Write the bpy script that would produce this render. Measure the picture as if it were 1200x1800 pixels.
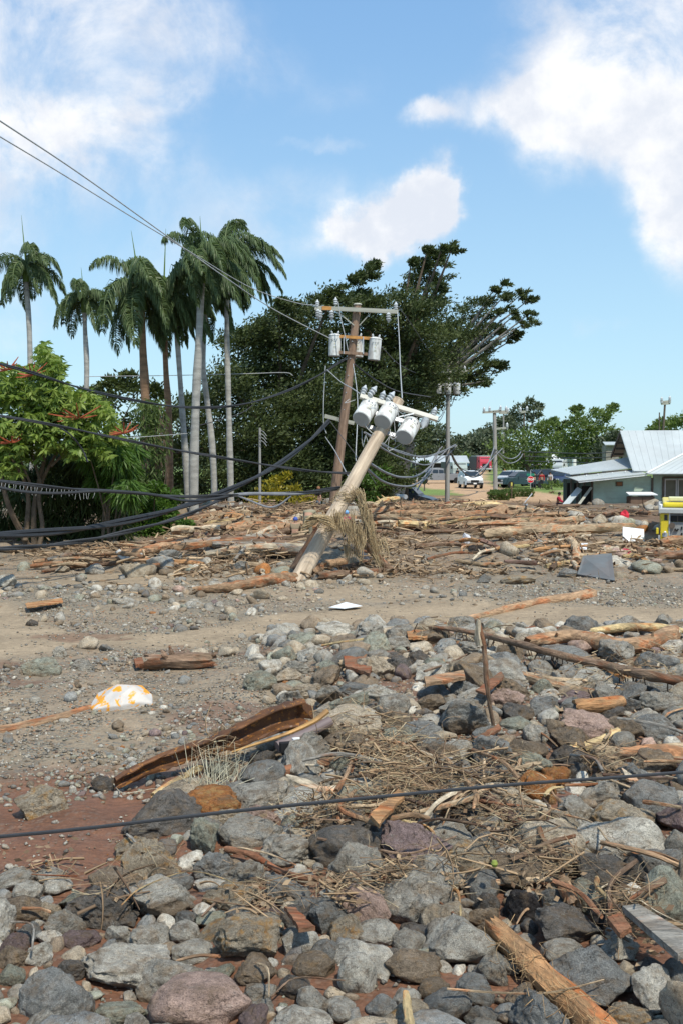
import bpy, bmesh, math, random
import numpy as np
from mathutils import Vector, Matrix, noise as mn

sc = bpy.context.scene
for o in list(bpy.data.objects):
    bpy.data.objects.remove(o)
C = sc.collection
R = math.radians
rng = np.random.default_rng(7)
rnd = random.Random(11)

# ------------------------------------------------------------------ camera
EYE = 3.4
PITCH = math.atan(100 / 1750)
cam_d = bpy.data.cameras.new('camera'); cam = bpy.data.objects.new('camera', cam_d); C.objects.link(cam)
cam.location = (0, 0, EYE); cam.rotation_euler = (math.pi / 2 - PITCH, 0, 0)
cam_d.sensor_fit = 'VERTICAL'; cam_d.sensor_height = 36; cam_d.sensor_width = 24; cam_d.lens = 35
cam_d.clip_end = 6000; cam_d.clip_start = 0.05
sc.camera = cam
F = 1750.0
FV = Vector((0, math.cos(PITCH), -math.sin(PITCH))); UV_ = Vector((0, math.sin(PITCH), math.cos(PITCH)))

def ray(px, py):
    return FV + UV_ * ((900 - py) / F) + Vector((1, 0, 0)) * ((px - 600) / F)
def P(px, py, D):
    d = ray(px, py); return Vector((0, 0, EYE)) + d * (D / d.y)

# ------------------------------------------------------------------ light
SUN_EL, SUN_AZ = 58.0, 150.0     # azimuth clockwise from +Y
sd = Vector((math.sin(R(SUN_AZ)) * math.cos(R(SUN_EL)), math.cos(R(SUN_AZ)) * math.cos(R(SUN_EL)), math.sin(R(SUN_EL))))
sun_d = bpy.data.lights.new('sun', 'SUN'); sun_d.energy = 4.3; sun_d.angle = R(2.0); sun_d.color = (1, 0.95, 0.83)
sun = bpy.data.objects.new('sun', sun_d); C.objects.link(sun)
sun.rotation_euler = sd.to_track_quat('Z', 'Y').to_euler(); sun.location = (0, 0, 60)

class NT:
    def __init__(s, tree): s.t = tree; s.t.nodes.clear()
    def n(s, typ, ins=None, **kw):
        nd = s.t.nodes.new(typ)
        for k, v in kw.items(): setattr(nd, k, v)
        for k, v in (ins or {}).items():
            if hasattr(v, 'is_output') or isinstance(v, bpy.types.NodeSocket): s.t.links.new(v, nd.inputs[k])
            else: nd.inputs[k].default_value = v
        return nd
    def math(s, op, a, b=0.0, c=0.0, clamp=False):
        return s.n('ShaderNodeMath', {0: a, 1: b, 2: c}, operation=op, use_clamp=clamp).outputs[0]
    def vmath(s, op, a, b=(0, 0, 0), scale=None):
        ins = {0: a, 1: b}
        if scale is not None: ins = {0: a, 3: scale}
        return s.n('ShaderNodeVectorMath', ins, operation=op).outputs[0]
    def noise(s, vec, scale, detail=4, rough=0.55, dist=0.0):
        return s.n('ShaderNodeTexNoise', {'Vector': vec, 'Scale': scale, 'Detail': detail, 'Roughness': rough, 'Distortion': dist}).outputs[0]
    def mix(s, f, a, b, blend='MIX'):
        nd = s.n('ShaderNodeMix', data_type='RGBA', blend_type=blend)
        for k, v in ((0, f), (6, a), (7, b)):
            if isinstance(v, bpy.types.NodeSocket): s.t.links.new(v, nd.inputs[k])
            else: nd.inputs[k].default_value = (tuple(v) + (1,))[:4] if k else v
        return nd.outputs[2]
    def mr(s, v, a, b, c=0.0, d=1.0, smooth=False):
        return s.n('ShaderNodeMapRange', {0: v, 1: a, 2: b, 3: c, 4: d}, interpolation_type='SMOOTHSTEP' if smooth else 'LINEAR').outputs[0]

W = bpy.data.worlds.new('World'); sc.world = W; W.use_nodes = True
w = NT(W.node_tree)
sky = w.n('ShaderNodeTexSky', sky_type='NISHITA', sun_disc=False, sun_elevation=R(SUN_EL), sun_rotation=R(SUN_AZ), altitude=0, air_density=1.0, dust_density=0.6, ozone_density=1.6)
tc = w.n('ShaderNodeTexCoord').outputs['Generated']
sep = w.n('ShaderNodeSeparateXYZ', {0: tc})
dist = w.n('ShaderNodeTexNoise', {'Vector': tc, 'Scale': 7.0, 'Detail': 6.0, 'Roughness': 0.6})
dsep = w.n('ShaderNodeSeparateXYZ', {0: dist.outputs['Color']})
az = w.math('ARCTAN2', sep.outputs[0], sep.outputs[1])
el = w.math('ARCSINE', sep.outputs[2])
az = w.math('ADD', az, w.math('MULTIPLY', w.math('SUBTRACT', dsep.outputs[0], 0.5), 0.16))
el = w.math('ADD', el, w.math('MULTIPLY', w.math('SUBTRACT', dsep.outputs[1], 0.5), 0.10))
CL = [(1060, 100, 205, 175, .78), (1120, 220, 170, 90, .7), (1010, 185, 120, 65, .62), (1195, 375, 85, 110, 1.0), (860, 190, 100, 45, .42), (740, 205, 60, 24, .3), (725, 355, 80, 48, 1.5), (670, 405, 82, 48, 1.3), (755, 395, 66, 46, 1.2), (690, 425, 120, 40, .55),
      (770, 340, 50, 60, 1.0), (740, 210, 70, 30, .35), (150, 270, 220, 90, .55), (60, 230, 170, 80, .6), (270, 195, 100, 40, .45), (90, 40, 380, 120, .5),
      (430, 130, 240, 90, .22), (530, 390, 190, 90, .38), (1060, 580, 60, 22, .3), (520, 255, 90, 14, .3), (180, 420, 260, 110, .28), (60, 560, 140, 70, .3),
      (-300, 300, 300, 200, .7), (1600, 200, 300, 200, .8), (-200, -350, 500, 260, .7), (1000, -500, 500, 250, .8), (300, -150, 300, 80, .3)]
acc = None
for (px, py, rx, ry, amp) in CL:
    d = ray(px, py).normalized(); a0 = math.atan2(d.x, d.y); e0 = math.asin(d.z)
    u = w.math('DIVIDE', w.math('SUBTRACT', az, a0), rx / F); v = w.math('DIVIDE', w.math('SUBTRACT', el, e0), ry / F)
    q = w.math('ADD', w.math('MULTIPLY', u, u), w.math('MULTIPLY', v, v))
    g = w.math('MULTIPLY', w.math('EXPONENT', w.math('MULTIPLY', w.math('POWER', q, 1.5), -1.55)), amp)
    acc = g if acc is None else w.math('ADD', acc, g)
fb = w.noise(tc, 9.0, 8, 0.62, 0.3)
fb2 = w.noise(tc, 2.3, 5, 0.55)
glob = w.math('MULTIPLY', w.mr(fb2, 0.45, 0.7, 0, 1, True), 0.22)
behind = w.mr(sep.outputs[1], 0.75, 0.2, 0, 1, True)
glob = w.math('ADD', w.math('MULTIPLY', glob, w.math('ADD', 0.7, w.math('MULTIPLY', behind, 1.6))), 0.09)
dens = w.math('ADD', acc, glob)
dens = w.math('MULTIPLY', dens, w.mr(fb, 0.34, 0.62, 0.40, 1.30))
dens = w.mr(dens, 0.12, 1.15, 0.0, 0.96, True)
ccol = w.mix(w.mr(w.noise(tc, 11.0, 7, .6), 0.38, 0.62, 0, 1, True), (0.74, 0.78, 0.86), (0.97, 0.97, 0.98))
skyc = w.n('ShaderNodeVectorMath', {0: sky.outputs[0], 3: 0.145}, operation='SCALE').outputs[0]
skyc = w.mix(1.0, skyc, (0.93, 1.04, 1.10), 'MULTIPLY')
# thin veil of bright moisture low over the horizon
veil = w.mr(sep.outputs[2], 0.70, -0.05, 0.55, 0.72, True)
skyc = w.mix(veil, skyc, w.mix(w.mr(sep.outputs[2], 0.0, 0.5, 0, 1, True), (0.50, 0.76, 0.90), (0.25, 0.50, 0.86)))
fin = w.mix(dens, skyc, ccol)
bg = w.n('ShaderNodeBackground', {'Color': fin, 'Strength': 1.0})
out = w.n('ShaderNodeOutputWorld', {'Surface': bg.outputs[0]})
W.cycles.sampling_method = 'MANUAL'; W.cycles.sample_map_resolution = 512

sc.render.engine = 'CYCLES'
sc.cycles.max_bounces = 5; sc.cycles.diffuse_bounces = 3; sc.cycles.transparent_max_bounces = 6
try: sc.cycles.use_denoising = True
except Exception: pass
sc.view_settings.view_transform = 'Standard'; sc.view_settings.look = 'None'
sc.view_settings.exposure = 0.12; sc.view_settings.gamma = 1.0; sc.view_settings.use_curve_mapping = False

# ------------------------------------------------------------------ terrain function
def _h(ix, iy, s):
    n = (ix.astype(np.int64) * 374761393 + iy.astype(np.int64) * 668265263 + s * 974711) & 0x7fffffff
    n = ((n ^ (n >> 13)) * 1274126177) & 0x7fffffff
    return ((n ^ (n >> 16)) & 0xffff) / 65535.0
def vnoise(x, y, s=0):
    x = np.asarray(x, float); y = np.asarray(y, float)
    ix = np.floor(x); iy = np.floor(y); fx = x - ix; fy = y - iy
    fx = fx * fx * (3 - 2 * fx); fy = fy * fy * (3 - 2 * fy)
    a = _h(ix, iy, s); b = _h(ix + 1, iy, s); c = _h(ix, iy + 1, s); d = _h(ix + 1, iy + 1, s)
    return (a * (1 - fx) + b * fx) * (1 - fy) + (c * (1 - fx) + d * fx) * fy
def fbm(x, y, s=0, o=4):
    t = 0; a = 0.5
    for k in range(o):
        t = t + a * vnoise(np.asarray(x) * 2 ** k, np.asarray(y) * 2 ** k, s + k * 17); a *= 0.5
    return t / (1 - 0.5 ** o)
def S(a, b, t):
    t = np.clip((np.asarray(t, float) - a) / (b - a), 0, 1); return t * t * (3 - 2 * t)
def flatpix(x, y):
    """where a level-ground spot falls in the photograph (used to lay out the ground cover)"""
    y = np.maximum(np.asarray(y, float), 3.0)
    return 600 + F * np.asarray(x, float) / y, 800 + F * EYE / y
def silt_mask(x, y):
    px, py = flatpix(x, y)
    c = np.interp(px, [-200, 0, 100, 300, 500, 720, 1000, 1300], [1120, 1120, 1125, 1128, 1092, 1080, 1082, 1078])
    hw = np.interp(px, [-200, 0, 60, 140, 300, 720, 1000], [70, 65, 42, 14, 16, 20, 14])
    m = 1 - S(0.55, 1.25, np.abs(py - c) / hw + 0.5 * (fbm(x * .8, y * .8, 5) - .5))
    m2 = 1 - S(0.6, 1.2, np.abs(py - 1045) / 22 + np.abs(px - 640) / 260 + 0.6 * (fbm(x * .9, y * .9, 8) - .5))
    m3 = 1 - S(0.6, 1.2, np.abs(py - 1022) / 14 + np.abs(px - 190) / 260 + 0.6 * (fbm(x * .9, y * .9, 9) - .5))
    return np.clip(np.maximum(np.maximum(m, m2 * .8), m3 * .8), 0, 1)
def hgt(x, y):
    x = np.asarray(x, float); y = np.asarray(y, float)
    ridge = 0.9 * S(25, 43, y) * (1 - S(49, 64, y))
    n = (fbm(x * .35, y * .35, 1) - .5) * 0.35 + (fbm(x * 1.6, y * 1.6, 2) - .5) * 0.14
    n = n * (1 - .75 * silt_mask(x, y)) * (1 - S(55, 68, y))
    rubble = S(-0.06, 0.06, x / np.maximum(y, 1) + 0.02) * S(10, 12.5, y) * (1 - S(16.5, 19, y)) * 0.22
    return ridge + n + rubble + 6 * S(230, 600, y)
def H(x, y): return float(hgt(x, y))
def G(px, py, dz=0.0, dmax=400):
    """the spot of ground seen at a pixel"""
    d = ray(px, py); t0, t1 = 3.0, dmax
    for n in (260, 60):
        t = t0 * (t1 / t0) ** np.linspace(0, 1, n)
        below = EYE + d.z * t < hgt(d.x * t, d.y * t) + dz
        k = int(np.argmax(below)) if below.any() else n - 1
        t0, t1 = t[max(k - 1, 0)], t[k]
    return Vector((0, 0, EYE)) + d * float((t0 + t1) / 2)

# ------------------------------------------------------------------ object helpers
def tag(o, label=None, cat=None, group=None, kind=None):
    if label: o['label'] = label
    if cat: o['category'] = cat
    if group: o['group'] = group
    if kind: o['kind'] = kind
    return o
def empty(name, loc=(0, 0, 0), rz=0, label=None, cat=None, group=None):
    o = bpy.data.objects.new(name, None); C.objects.link(o); o.empty_display_size = .2
    o.location = loc; o.rotation_euler = (0, 0, rz); return tag(o, label, cat, group)
def link(name, me, mat=None, parent=None, loc=None):
    o = bpy.data.objects.new(name, me); C.objects.link(o)
    if mat is not None and len(me.materials) == 0: me.materials.append(mat)
    if parent is not None: o.parent = parent
    if loc is not None: o.location = loc
    return o
def np_mesh(name, V, Fc, smooth=False, attrs=None):
    """V (n,3), Fc (m,k) with one k"""
    me = bpy.data.meshes.new(name); V = np.asarray(V, np.float32); Fc = np.asarray(Fc, np.int32)
    m, k = Fc.shape
    me.vertices.add(len(V)); me.vertices.foreach_set('co', V.ravel())
    me.loops.add(m * k); me.loops.foreach_set('vertex_index', Fc.ravel())
    me.polygons.add(m); me.polygons.foreach_set('loop_start', np.arange(0, m * k, k, dtype=np.int32))
    me.polygons.foreach_set('loop_total', np.full(m, k, np.int32))
    if smooth: me.polygons.foreach_set('use_smooth', np.ones(m, bool))
    for an, (typ, dat) in (attrs or {}).items():
        a = me.attributes.new(an, typ, 'POINT')
        dat = np.asarray(dat, np.float32)
        if typ == 'FLOAT': a.data.foreach_set('value', dat.ravel())
        else: a.data.foreach_set('color', dat.ravel())
    me.update(calc_edges=True); return me

class MB:
    def __init__(s): s.v = []; s.f = []
    def add(s, vs, fs):
        b = len(s.v); s.v += [tuple(v) for v in vs]; s.f += [tuple(b + i for i in f) for f in fs]; return s
    def box(s, c, d, M=None):
        hx, hy, hz = d[0] / 2, d[1] / 2, d[2] / 2
        vs = [Vector((sx * hx, sy * hy, sz * hz)) for sz in (-1, 1) for sy in (-1, 1) for sx in (-1, 1)]
        if M is not None: vs = [M @ v for v in vs]
        vs = [v + Vector(c) for v in vs]
        return s.add(vs, [(0, 2, 3, 1), (4, 5, 7, 6), (0, 1, 5, 4), (2, 6, 7, 3), (0, 4, 6, 2), (1, 3, 7, 5)])
    def cyl(s, p0, p1, r0, r1=None, n=12, caps=True):
        p0 = Vector(p0); p1 = Vector(p1); r1 = r0 if r1 is None else r1
        a = (p1 - p0).normalized(); u = a.orthogonal().normalized(); v = a.cross(u)
        vs = []
        for p, r in ((p0, r0), (p1, r1)):
            for k in range(n):
                t = 2 * math.pi * k / n; vs.append(p + u * (r * math.cos(t)) + v * (r * math.sin(t)))
        fs = [(k, (k + 1) % n, n + (k + 1) % n, n + k) for k in range(n)]
        if caps: fs += [tuple(reversed(range(n))), tuple(range(n, 2 * n))]
        return s.add(vs, fs)
    def lathe(s, c, prof, n=16, axis=Vector((0, 0, 1))):
        axis = Vector(axis).normalized(); u = axis.orthogonal().normalized(); v = axis.cross(u); c = Vector(c); vs = []
        for r, z in prof:
            for k in range(n):
                t = 2 * math.pi * k / n; vs.append(c + axis * z + (u * math.cos(t) + v * math.sin(t)) * r)
        m = len(prof); fs = [(j * n + k, j * n + (k + 1) % n, (j + 1) * n + (k + 1) % n, (j + 1) * n + k) for j in range(m - 1) for k in range(n)]
        fs += [tuple(reversed(range(n))), tuple(range((m - 1) * n, m * n))]
        return s.add(vs, fs)
    def slab(s, quad, t):
        """a quad (4 points) given thickness t along its normal"""
        q = [Vector(p) for p in quad]; nn = (q[1] - q[0]).cross(q[2] - q[0]).normalized() * t
        n = len(q); vs = q + [p + nn for p in q]
        return s.add(vs, [tuple(reversed(range(n))), tuple(range(n, 2 * n))] + [(k, (k + 1) % n, n + (k + 1) % n, n + k) for k in range(n)])
    def tube(s, pts, r, n=6, caps=True):
        pts = [Vector(p) for p in pts]; m = len(pts); vs = []; u = None
        rr = r if hasattr(r, '__len__') else [r] * m
        for i, p in enumerate(pts):
            a = (pts[min(i + 1, m - 1)] - pts[max(i - 1, 0)]).normalized()
            u = a.orthogonal().normalized() if u is None else (u - a * u.dot(a)).normalized()
            v = a.cross(u)
            for k in range(n):
                t = 2 * math.pi * k / n; vs.append(p + (u * math.cos(t) + v * math.sin(t)) * rr[i])
        fs = [(j * n + k, j * n + (k + 1) % n, (j + 1) * n + (k + 1) % n, (j + 1) * n + k) for j in range(m - 1) for k in range(n)]
        if caps: fs += [tuple(reversed(range(n))), tuple(range((m - 1) * n, m * n))]
        return s.add(vs, fs)
    def build(s, name, mat, parent=None, smooth=False, bevel=0, loc=None):
        me = bpy.data.meshes.new(name); me.from_pydata(s.v, [], s.f); me.update()
        if smooth:
            me.polygons.foreach_set('use_smooth', np.ones(len(me.polygons), bool))
            try: me.set_sharp_from_angle(angle=R(40))
            except Exception: pass
        o = link(name, me, mat, parent, loc)
        if bevel:
            b = o.modifiers.new('b', 'BEVEL'); b.width = bevel; b.segments = 2; b.limit_method = 'ANGLE'
        return o
def catmull(pts, n):
    pts = [Vector(p) for p in pts]
    if len(pts) < 3:
        return [pts[0].lerp(pts[-1], k / n) for k in range(n + 1)]
    q = [pts[0] * 2 - pts[1]] + pts + [pts[-1] * 2 - pts[-2]]; out = []
    m = len(pts) - 1
    for k in range(n + 1):
        t = k / n * m; i = min(int(t), m - 1); t -= i
        a, b, c, d = q[i], q[i + 1], q[i + 2], q[i + 3]
        out.append(0.5 * ((2 * b) + (c - a) * t + (2 * a - 5 * b + 4 * c - d) * t * t + (3 * b - a - 3 * c + d) * t ** 3))
    return out

# ------------------------------------------------------------------ materials
def newmat(name):
    m = bpy.data.materials.new(name); m.use_nodes = True; t = NT(m.node_tree); return m, t
def finish(t, col, rough, bumps=None, metallic=0.0, spec=0.3, extra=None):
    nrm = None
    for (h, strength, distv) in (bumps or []):
        ins = {'Height': h, 'Strength': strength, 'Distance': distv}
        if nrm is not None: ins['Normal'] = nrm
        nrm = t.n('ShaderNodeBump', ins).outputs[0]
    ins = {'Base Color': col if isinstance(col, bpy.types.NodeSocket) else tuple(col) + (1,), 'Roughness': rough, 'Metallic': metallic, 'Specular IOR Level': spec}
    if nrm is not None: ins['Normal'] = nrm
    b = t.n('ShaderNodeBsdfPrincipled', ins)
    t.n('ShaderNodeOutputMaterial', {'Surface': b.outputs[0]}); return b
def simple(name, col, rough=.7, var=.2, scale=6, bump=.2, bscale=25, metallic=0, spec=.3, dirt=0.0, stretch=None, dist=.01):
    m, t = newmat(name)
    co = t.n('ShaderNodeTexCoord').outputs['Object']
    if stretch: co = t.vmath('MULTIPLY', co, stretch)
    n1 = t.noise(co, scale, 5); n2 = t.noise(co, bscale, 4)
    c = t.mix(1.0, tuple(col), t.n('ShaderNodeCombineColor', {0: t.mr(n1, .3, .7, 1 - var, 1 + var), 1: t.mr(n1, .3, .7, 1 - var, 1 + var), 2: t.mr(n1, .3, .7, 1 - var, 1 + var)}).outputs[0], 'MULTIPLY')
    if dirt: c = t.mix(t.math('MULTIPLY', t.mr(t.noise(co, scale * .6, 6, .65), .45, .62), dirt), c, (.16, .085, .05))
    finish(t, c, rough, [(n2, bump, dist)] if bump else None, metallic, spec); return m
def leafmat(name, c0, c1, trans=.35, rough=.55):
    m, t = newmat(name)
    tone = t.n('ShaderNodeAttribute', attribute_name='tone').outputs['Fac']
    c = t.mix(tone, c0, c1)
    b = t.n('ShaderNodeBsdfPrincipled', {'Base Color': c, 'Roughness': rough, 'Specular IOR Level': .25})
    tr = t.n('ShaderNodeBsdfTranslucent', {'Color': t.mix(1.0, c, (1.15, 1.25, .6), 'MULTIPLY')})
    mx = t.n('ShaderNodeMixShader', {0: trans, 1: b.outputs[0], 2: tr.outputs[0]})
    t.n('ShaderNodeOutputMaterial', {'Surface': mx.outputs[0]}); return m

def rockmat(name, stuff):
    m, t = newmat(name)
    tcn = t.n('ShaderNodeTexCoord').outputs['Object']
    if stuff:
        base = t.n('ShaderNodeAttribute', attribute_name='Col').outputs['Color']; al = 0.25
        co = t.vmath('SCALE', tcn, scale=5.0)
    else:
        oi = t.n('ShaderNodeObjectInfo'); base = oi.outputs['Color']; al = oi.outputs['Alpha']
        co = t.vmath('ADD', tcn, t.n('ShaderNodeCombineXYZ', {0: t.math('MULTIPLY', oi.outputs['Random'], 37.0), 1: t.math('MULTIPLY', oi.outputs['Random'], 11.0)}).outputs[0])
    big = t.noise(co, 1.6, 6, .6); med = t.noise(co, 7, 6, .65); fine = t.noise(co, 34, 3, .7)
    v = t.n('ShaderNodeTexVoronoi', {'Vector': t.vmath('ADD', co, t.vmath('SCALE', t.n('ShaderNodeTexNoise', {'Vector': co, 'Scale': 9.0}).outputs['Color'], scale=.12)), 'Scale': 17.0}).outputs[0]
    k = t.math('MULTIPLY', t.mr(big, .3, .7, .72, 1.25), t.mr(med, .3, .7, .75, 1.25))
    k = t.math('MULTIPLY', k, t.mr(fine, .3, .7, .55, 1.45))
    pit = t.mr(v, .10, .26, .45, 1.0)
    pm = t.mr(t.noise(co, 1.1, 3), .42, .58)
    k = t.math('MULTIPLY', k, t.math('ADD', t.math('MULTIPLY', t.math('SUBTRACT', pit, 1), pm), 1))
    c = t.mix(1.0, base, t.n('ShaderNodeCombineColor', {0: k, 1: k, 2: k}).outputs[0], 'MULTIPLY')
    st = t.math('MULTIPLY', t.mr(t.noise(co, 1.9, 7, .68), .50, .64), al)
    c = t.mix(st, c, t.mix(t.noise(co, 5, 3), (.40, .17, .045), (.36, .27, .12)))
    mudn = t.noise(t.vmath('ADD', co, (9, 3, 5)), 1.3, 7, .7)
    if not stuff:   # silt tide mark round the foot of every boulder
        zz = t.n('ShaderNodeSeparateXYZ', {0: tcn}).outputs[2]
        mudn = t.math('ADD', mudn, t.mr(zz, -.05, -.75, 0, .30))
    mud = t.math('MULTIPLY', t.mr(mudn, .50, .68), .85)
    c = t.mix(mud, c, (.165, .115, .07))
    lich = t.math('MULTIPLY', t.mr(t.noise(t.vmath('ADD', co, (19, 3, 5)), 4.3, 5, .7), .60, .70), .35)
    c = t.mix(lich, c, (.46, .45, .40))
    ck = t.mr(t.math('ABSOLUTE', t.math('SUBTRACT', t.noise(t.vmath('ADD', co, (5, 17, 2)), 1.25, 5, .6, .8), .5)), 0, .012, 1, 0)
    ck = t.math('MULTIPLY', ck, t.mr(t.noise(co, .9, 2), .45, .55))
    c = t.mix(t.math('MULTIPLY', ck, .6), c, (.035, .03, .025))
    med = t.math('SUBTRACT', med, t.math('MULTIPLY', ck, .25))
    hh = t.math('ADD', t.math('MULTIPLY', med, .6), t.math('MULTIPLY', t.math('MULTIPLY', pit, pm), .25))
    finish(t, c, .88, [(hh, .9, .10 if not stuff else .03), (fine, .55, .03 if not stuff else .012)], spec=.2)
    return m
def woodmat():
    m, t = newmat('wood_weathered')
    tcn = t.n('ShaderNodeTexCoord').outputs['Object']; oi = t.n('ShaderNodeObjectInfo')
    co = t.vmath('ADD', tcn, t.n('ShaderNodeCombineXYZ', {0: t.math('MULTIPLY', oi.outputs['Random'], 53.0), 1: t.math('MULTIPLY', oi.outputs['Random'], 13.0)}).outputs[0])
    st = t.vmath('MULTIPLY', co, (2.4, 11, 11)); st2 = t.vmath('MULTIPLY', co, (5, 34, 34))
    a = t.noise(st, 1.0, 7, .66, 1.3); b = t.noise(st2, 1.0, 4, .6); big = t.noise(t.vmath('MULTIPLY', co, (1.4, 4, 4)), 1.3, 5, .6)
    k = t.math('MULTIPLY', t.mr(a, .3, .7, .42, 1.16), t.mr(b, .3, .7, .68, 1.2))
    c = t.mix(1.0, oi.outputs['Color'], t.n('ShaderNodeCombineColor', {0: k, 1: k, 2: k}).outputs[0], 'MULTIPLY')
    c = t.mix(t.mr(big, .52, .60, 0, .75), c, t.mix(1.0, c, (1.05, .58, .38), 'MULTIPLY'))
    c = t.mix(t.math('MULTIPLY', t.mr(t.noise(t.vmath('ADD', t.vmath('MULTIPLY', co, (1.5, 5, 5)), (3, 9, 1)), 1.1, 6, .66), .54, .60), oi.outputs['Alpha']), c, (.085, .048, .03))
    c = t.mix(t.math('MULTIPLY', t.mr(t.noise(t.vmath('ADD', co, (31, 9, 1)), 2.2, 7, .7), .48, .66), .7), c, (.17, .125, .08))
    finish(t, c, .9, [(a, .9, .05), (b, .6, .015), (t.noise(co, 6, 6, .7), .4, .04)], spec=.15); return m
M_ROCK = rockmat('rock_basalt', False); M_STONES = rockmat('stones_basalt', True); M_WOOD = woodmat()

# ground
def groundmat():
    m, t = newmat('ground_flood_silt')
    co = t.n('ShaderNodeTexCoord').outputs['Object']
    base = t.n('ShaderNodeAttribute', attribute_name='Col').outputs['Color']
    peb = t.n('ShaderNodeAttribute', attribute_name='peb').outputs['Fac']
    wet = t.n('ShaderNodeAttribute', attribute_name='wet').outputs['Fac']
    n1 = t.noise(co, .9, 6, .6); n2 = t.noise(co, 7, 6, .65); n3 = t.noise(co, 45, 4, .7)
    k = t.math('MULTIPLY', t.mr(n1, .3, .7, .82, 1.18), t.math('MULTIPLY', t.mr(n2, .3, .7, .78, 1.22), t.mr(n3, .3, .7, .75, 1.25)))
    c = t.mix(1.0, base, t.n('ShaderNodeCombineColor', {0: k, 1: k, 2: k}).outputs[0], 'MULTIPLY')
    vn = t.n('ShaderNodeTexVoronoi', {'Vector': co, 'Scale': 22.0}); vd = vn.outputs[0]
    vs = t.n('ShaderNodeSeparateColor', {0: vn.outputs['Color']})
    pm = t.math('MULTIPLY', t.mr(t.noise(co, 1.7, 4), .38, .55), peb)
    pm = t.math('MULTIPLY', pm, t.mr(vs.outputs[0], .35, .4))
    pc = t.mix(vs.outputs[1], (.11, .105, .09), (.30, .27, .215))
    pc = t.mix(t.mr(vs.outputs[2], .86, .9), pc, (.36, .17, .08))
    c = t.mix(t.math('MULTIPLY', pm, t.mr(vd, .62, .45)), c, pc)
    hb = t.math('MULTIPLY', t.math('MULTIPLY', t.mr(vd, .6, .1), pm), 1.0)
    rip = t.noise(t.vmath('MULTIPLY', co, (1.0, 3.2, 1)), 2.6, 6, .6, .8)
    hm = t.math('ADD', t.math('MULTIPLY', n2, .4), t.math('MULTIPLY', rip, 1.0))
    rough = t.mr(t.math('MULTIPLY', wet, t.mr(n1, .4, .6, .4, 1)), 0, 1, .95, .33)
    finish(t, c, rough, [(hm, .55, .10), (n3, .4, .02), (hb, .8, .03)], spec=.3)
    return m
M_GROUND = groundmat()
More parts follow.
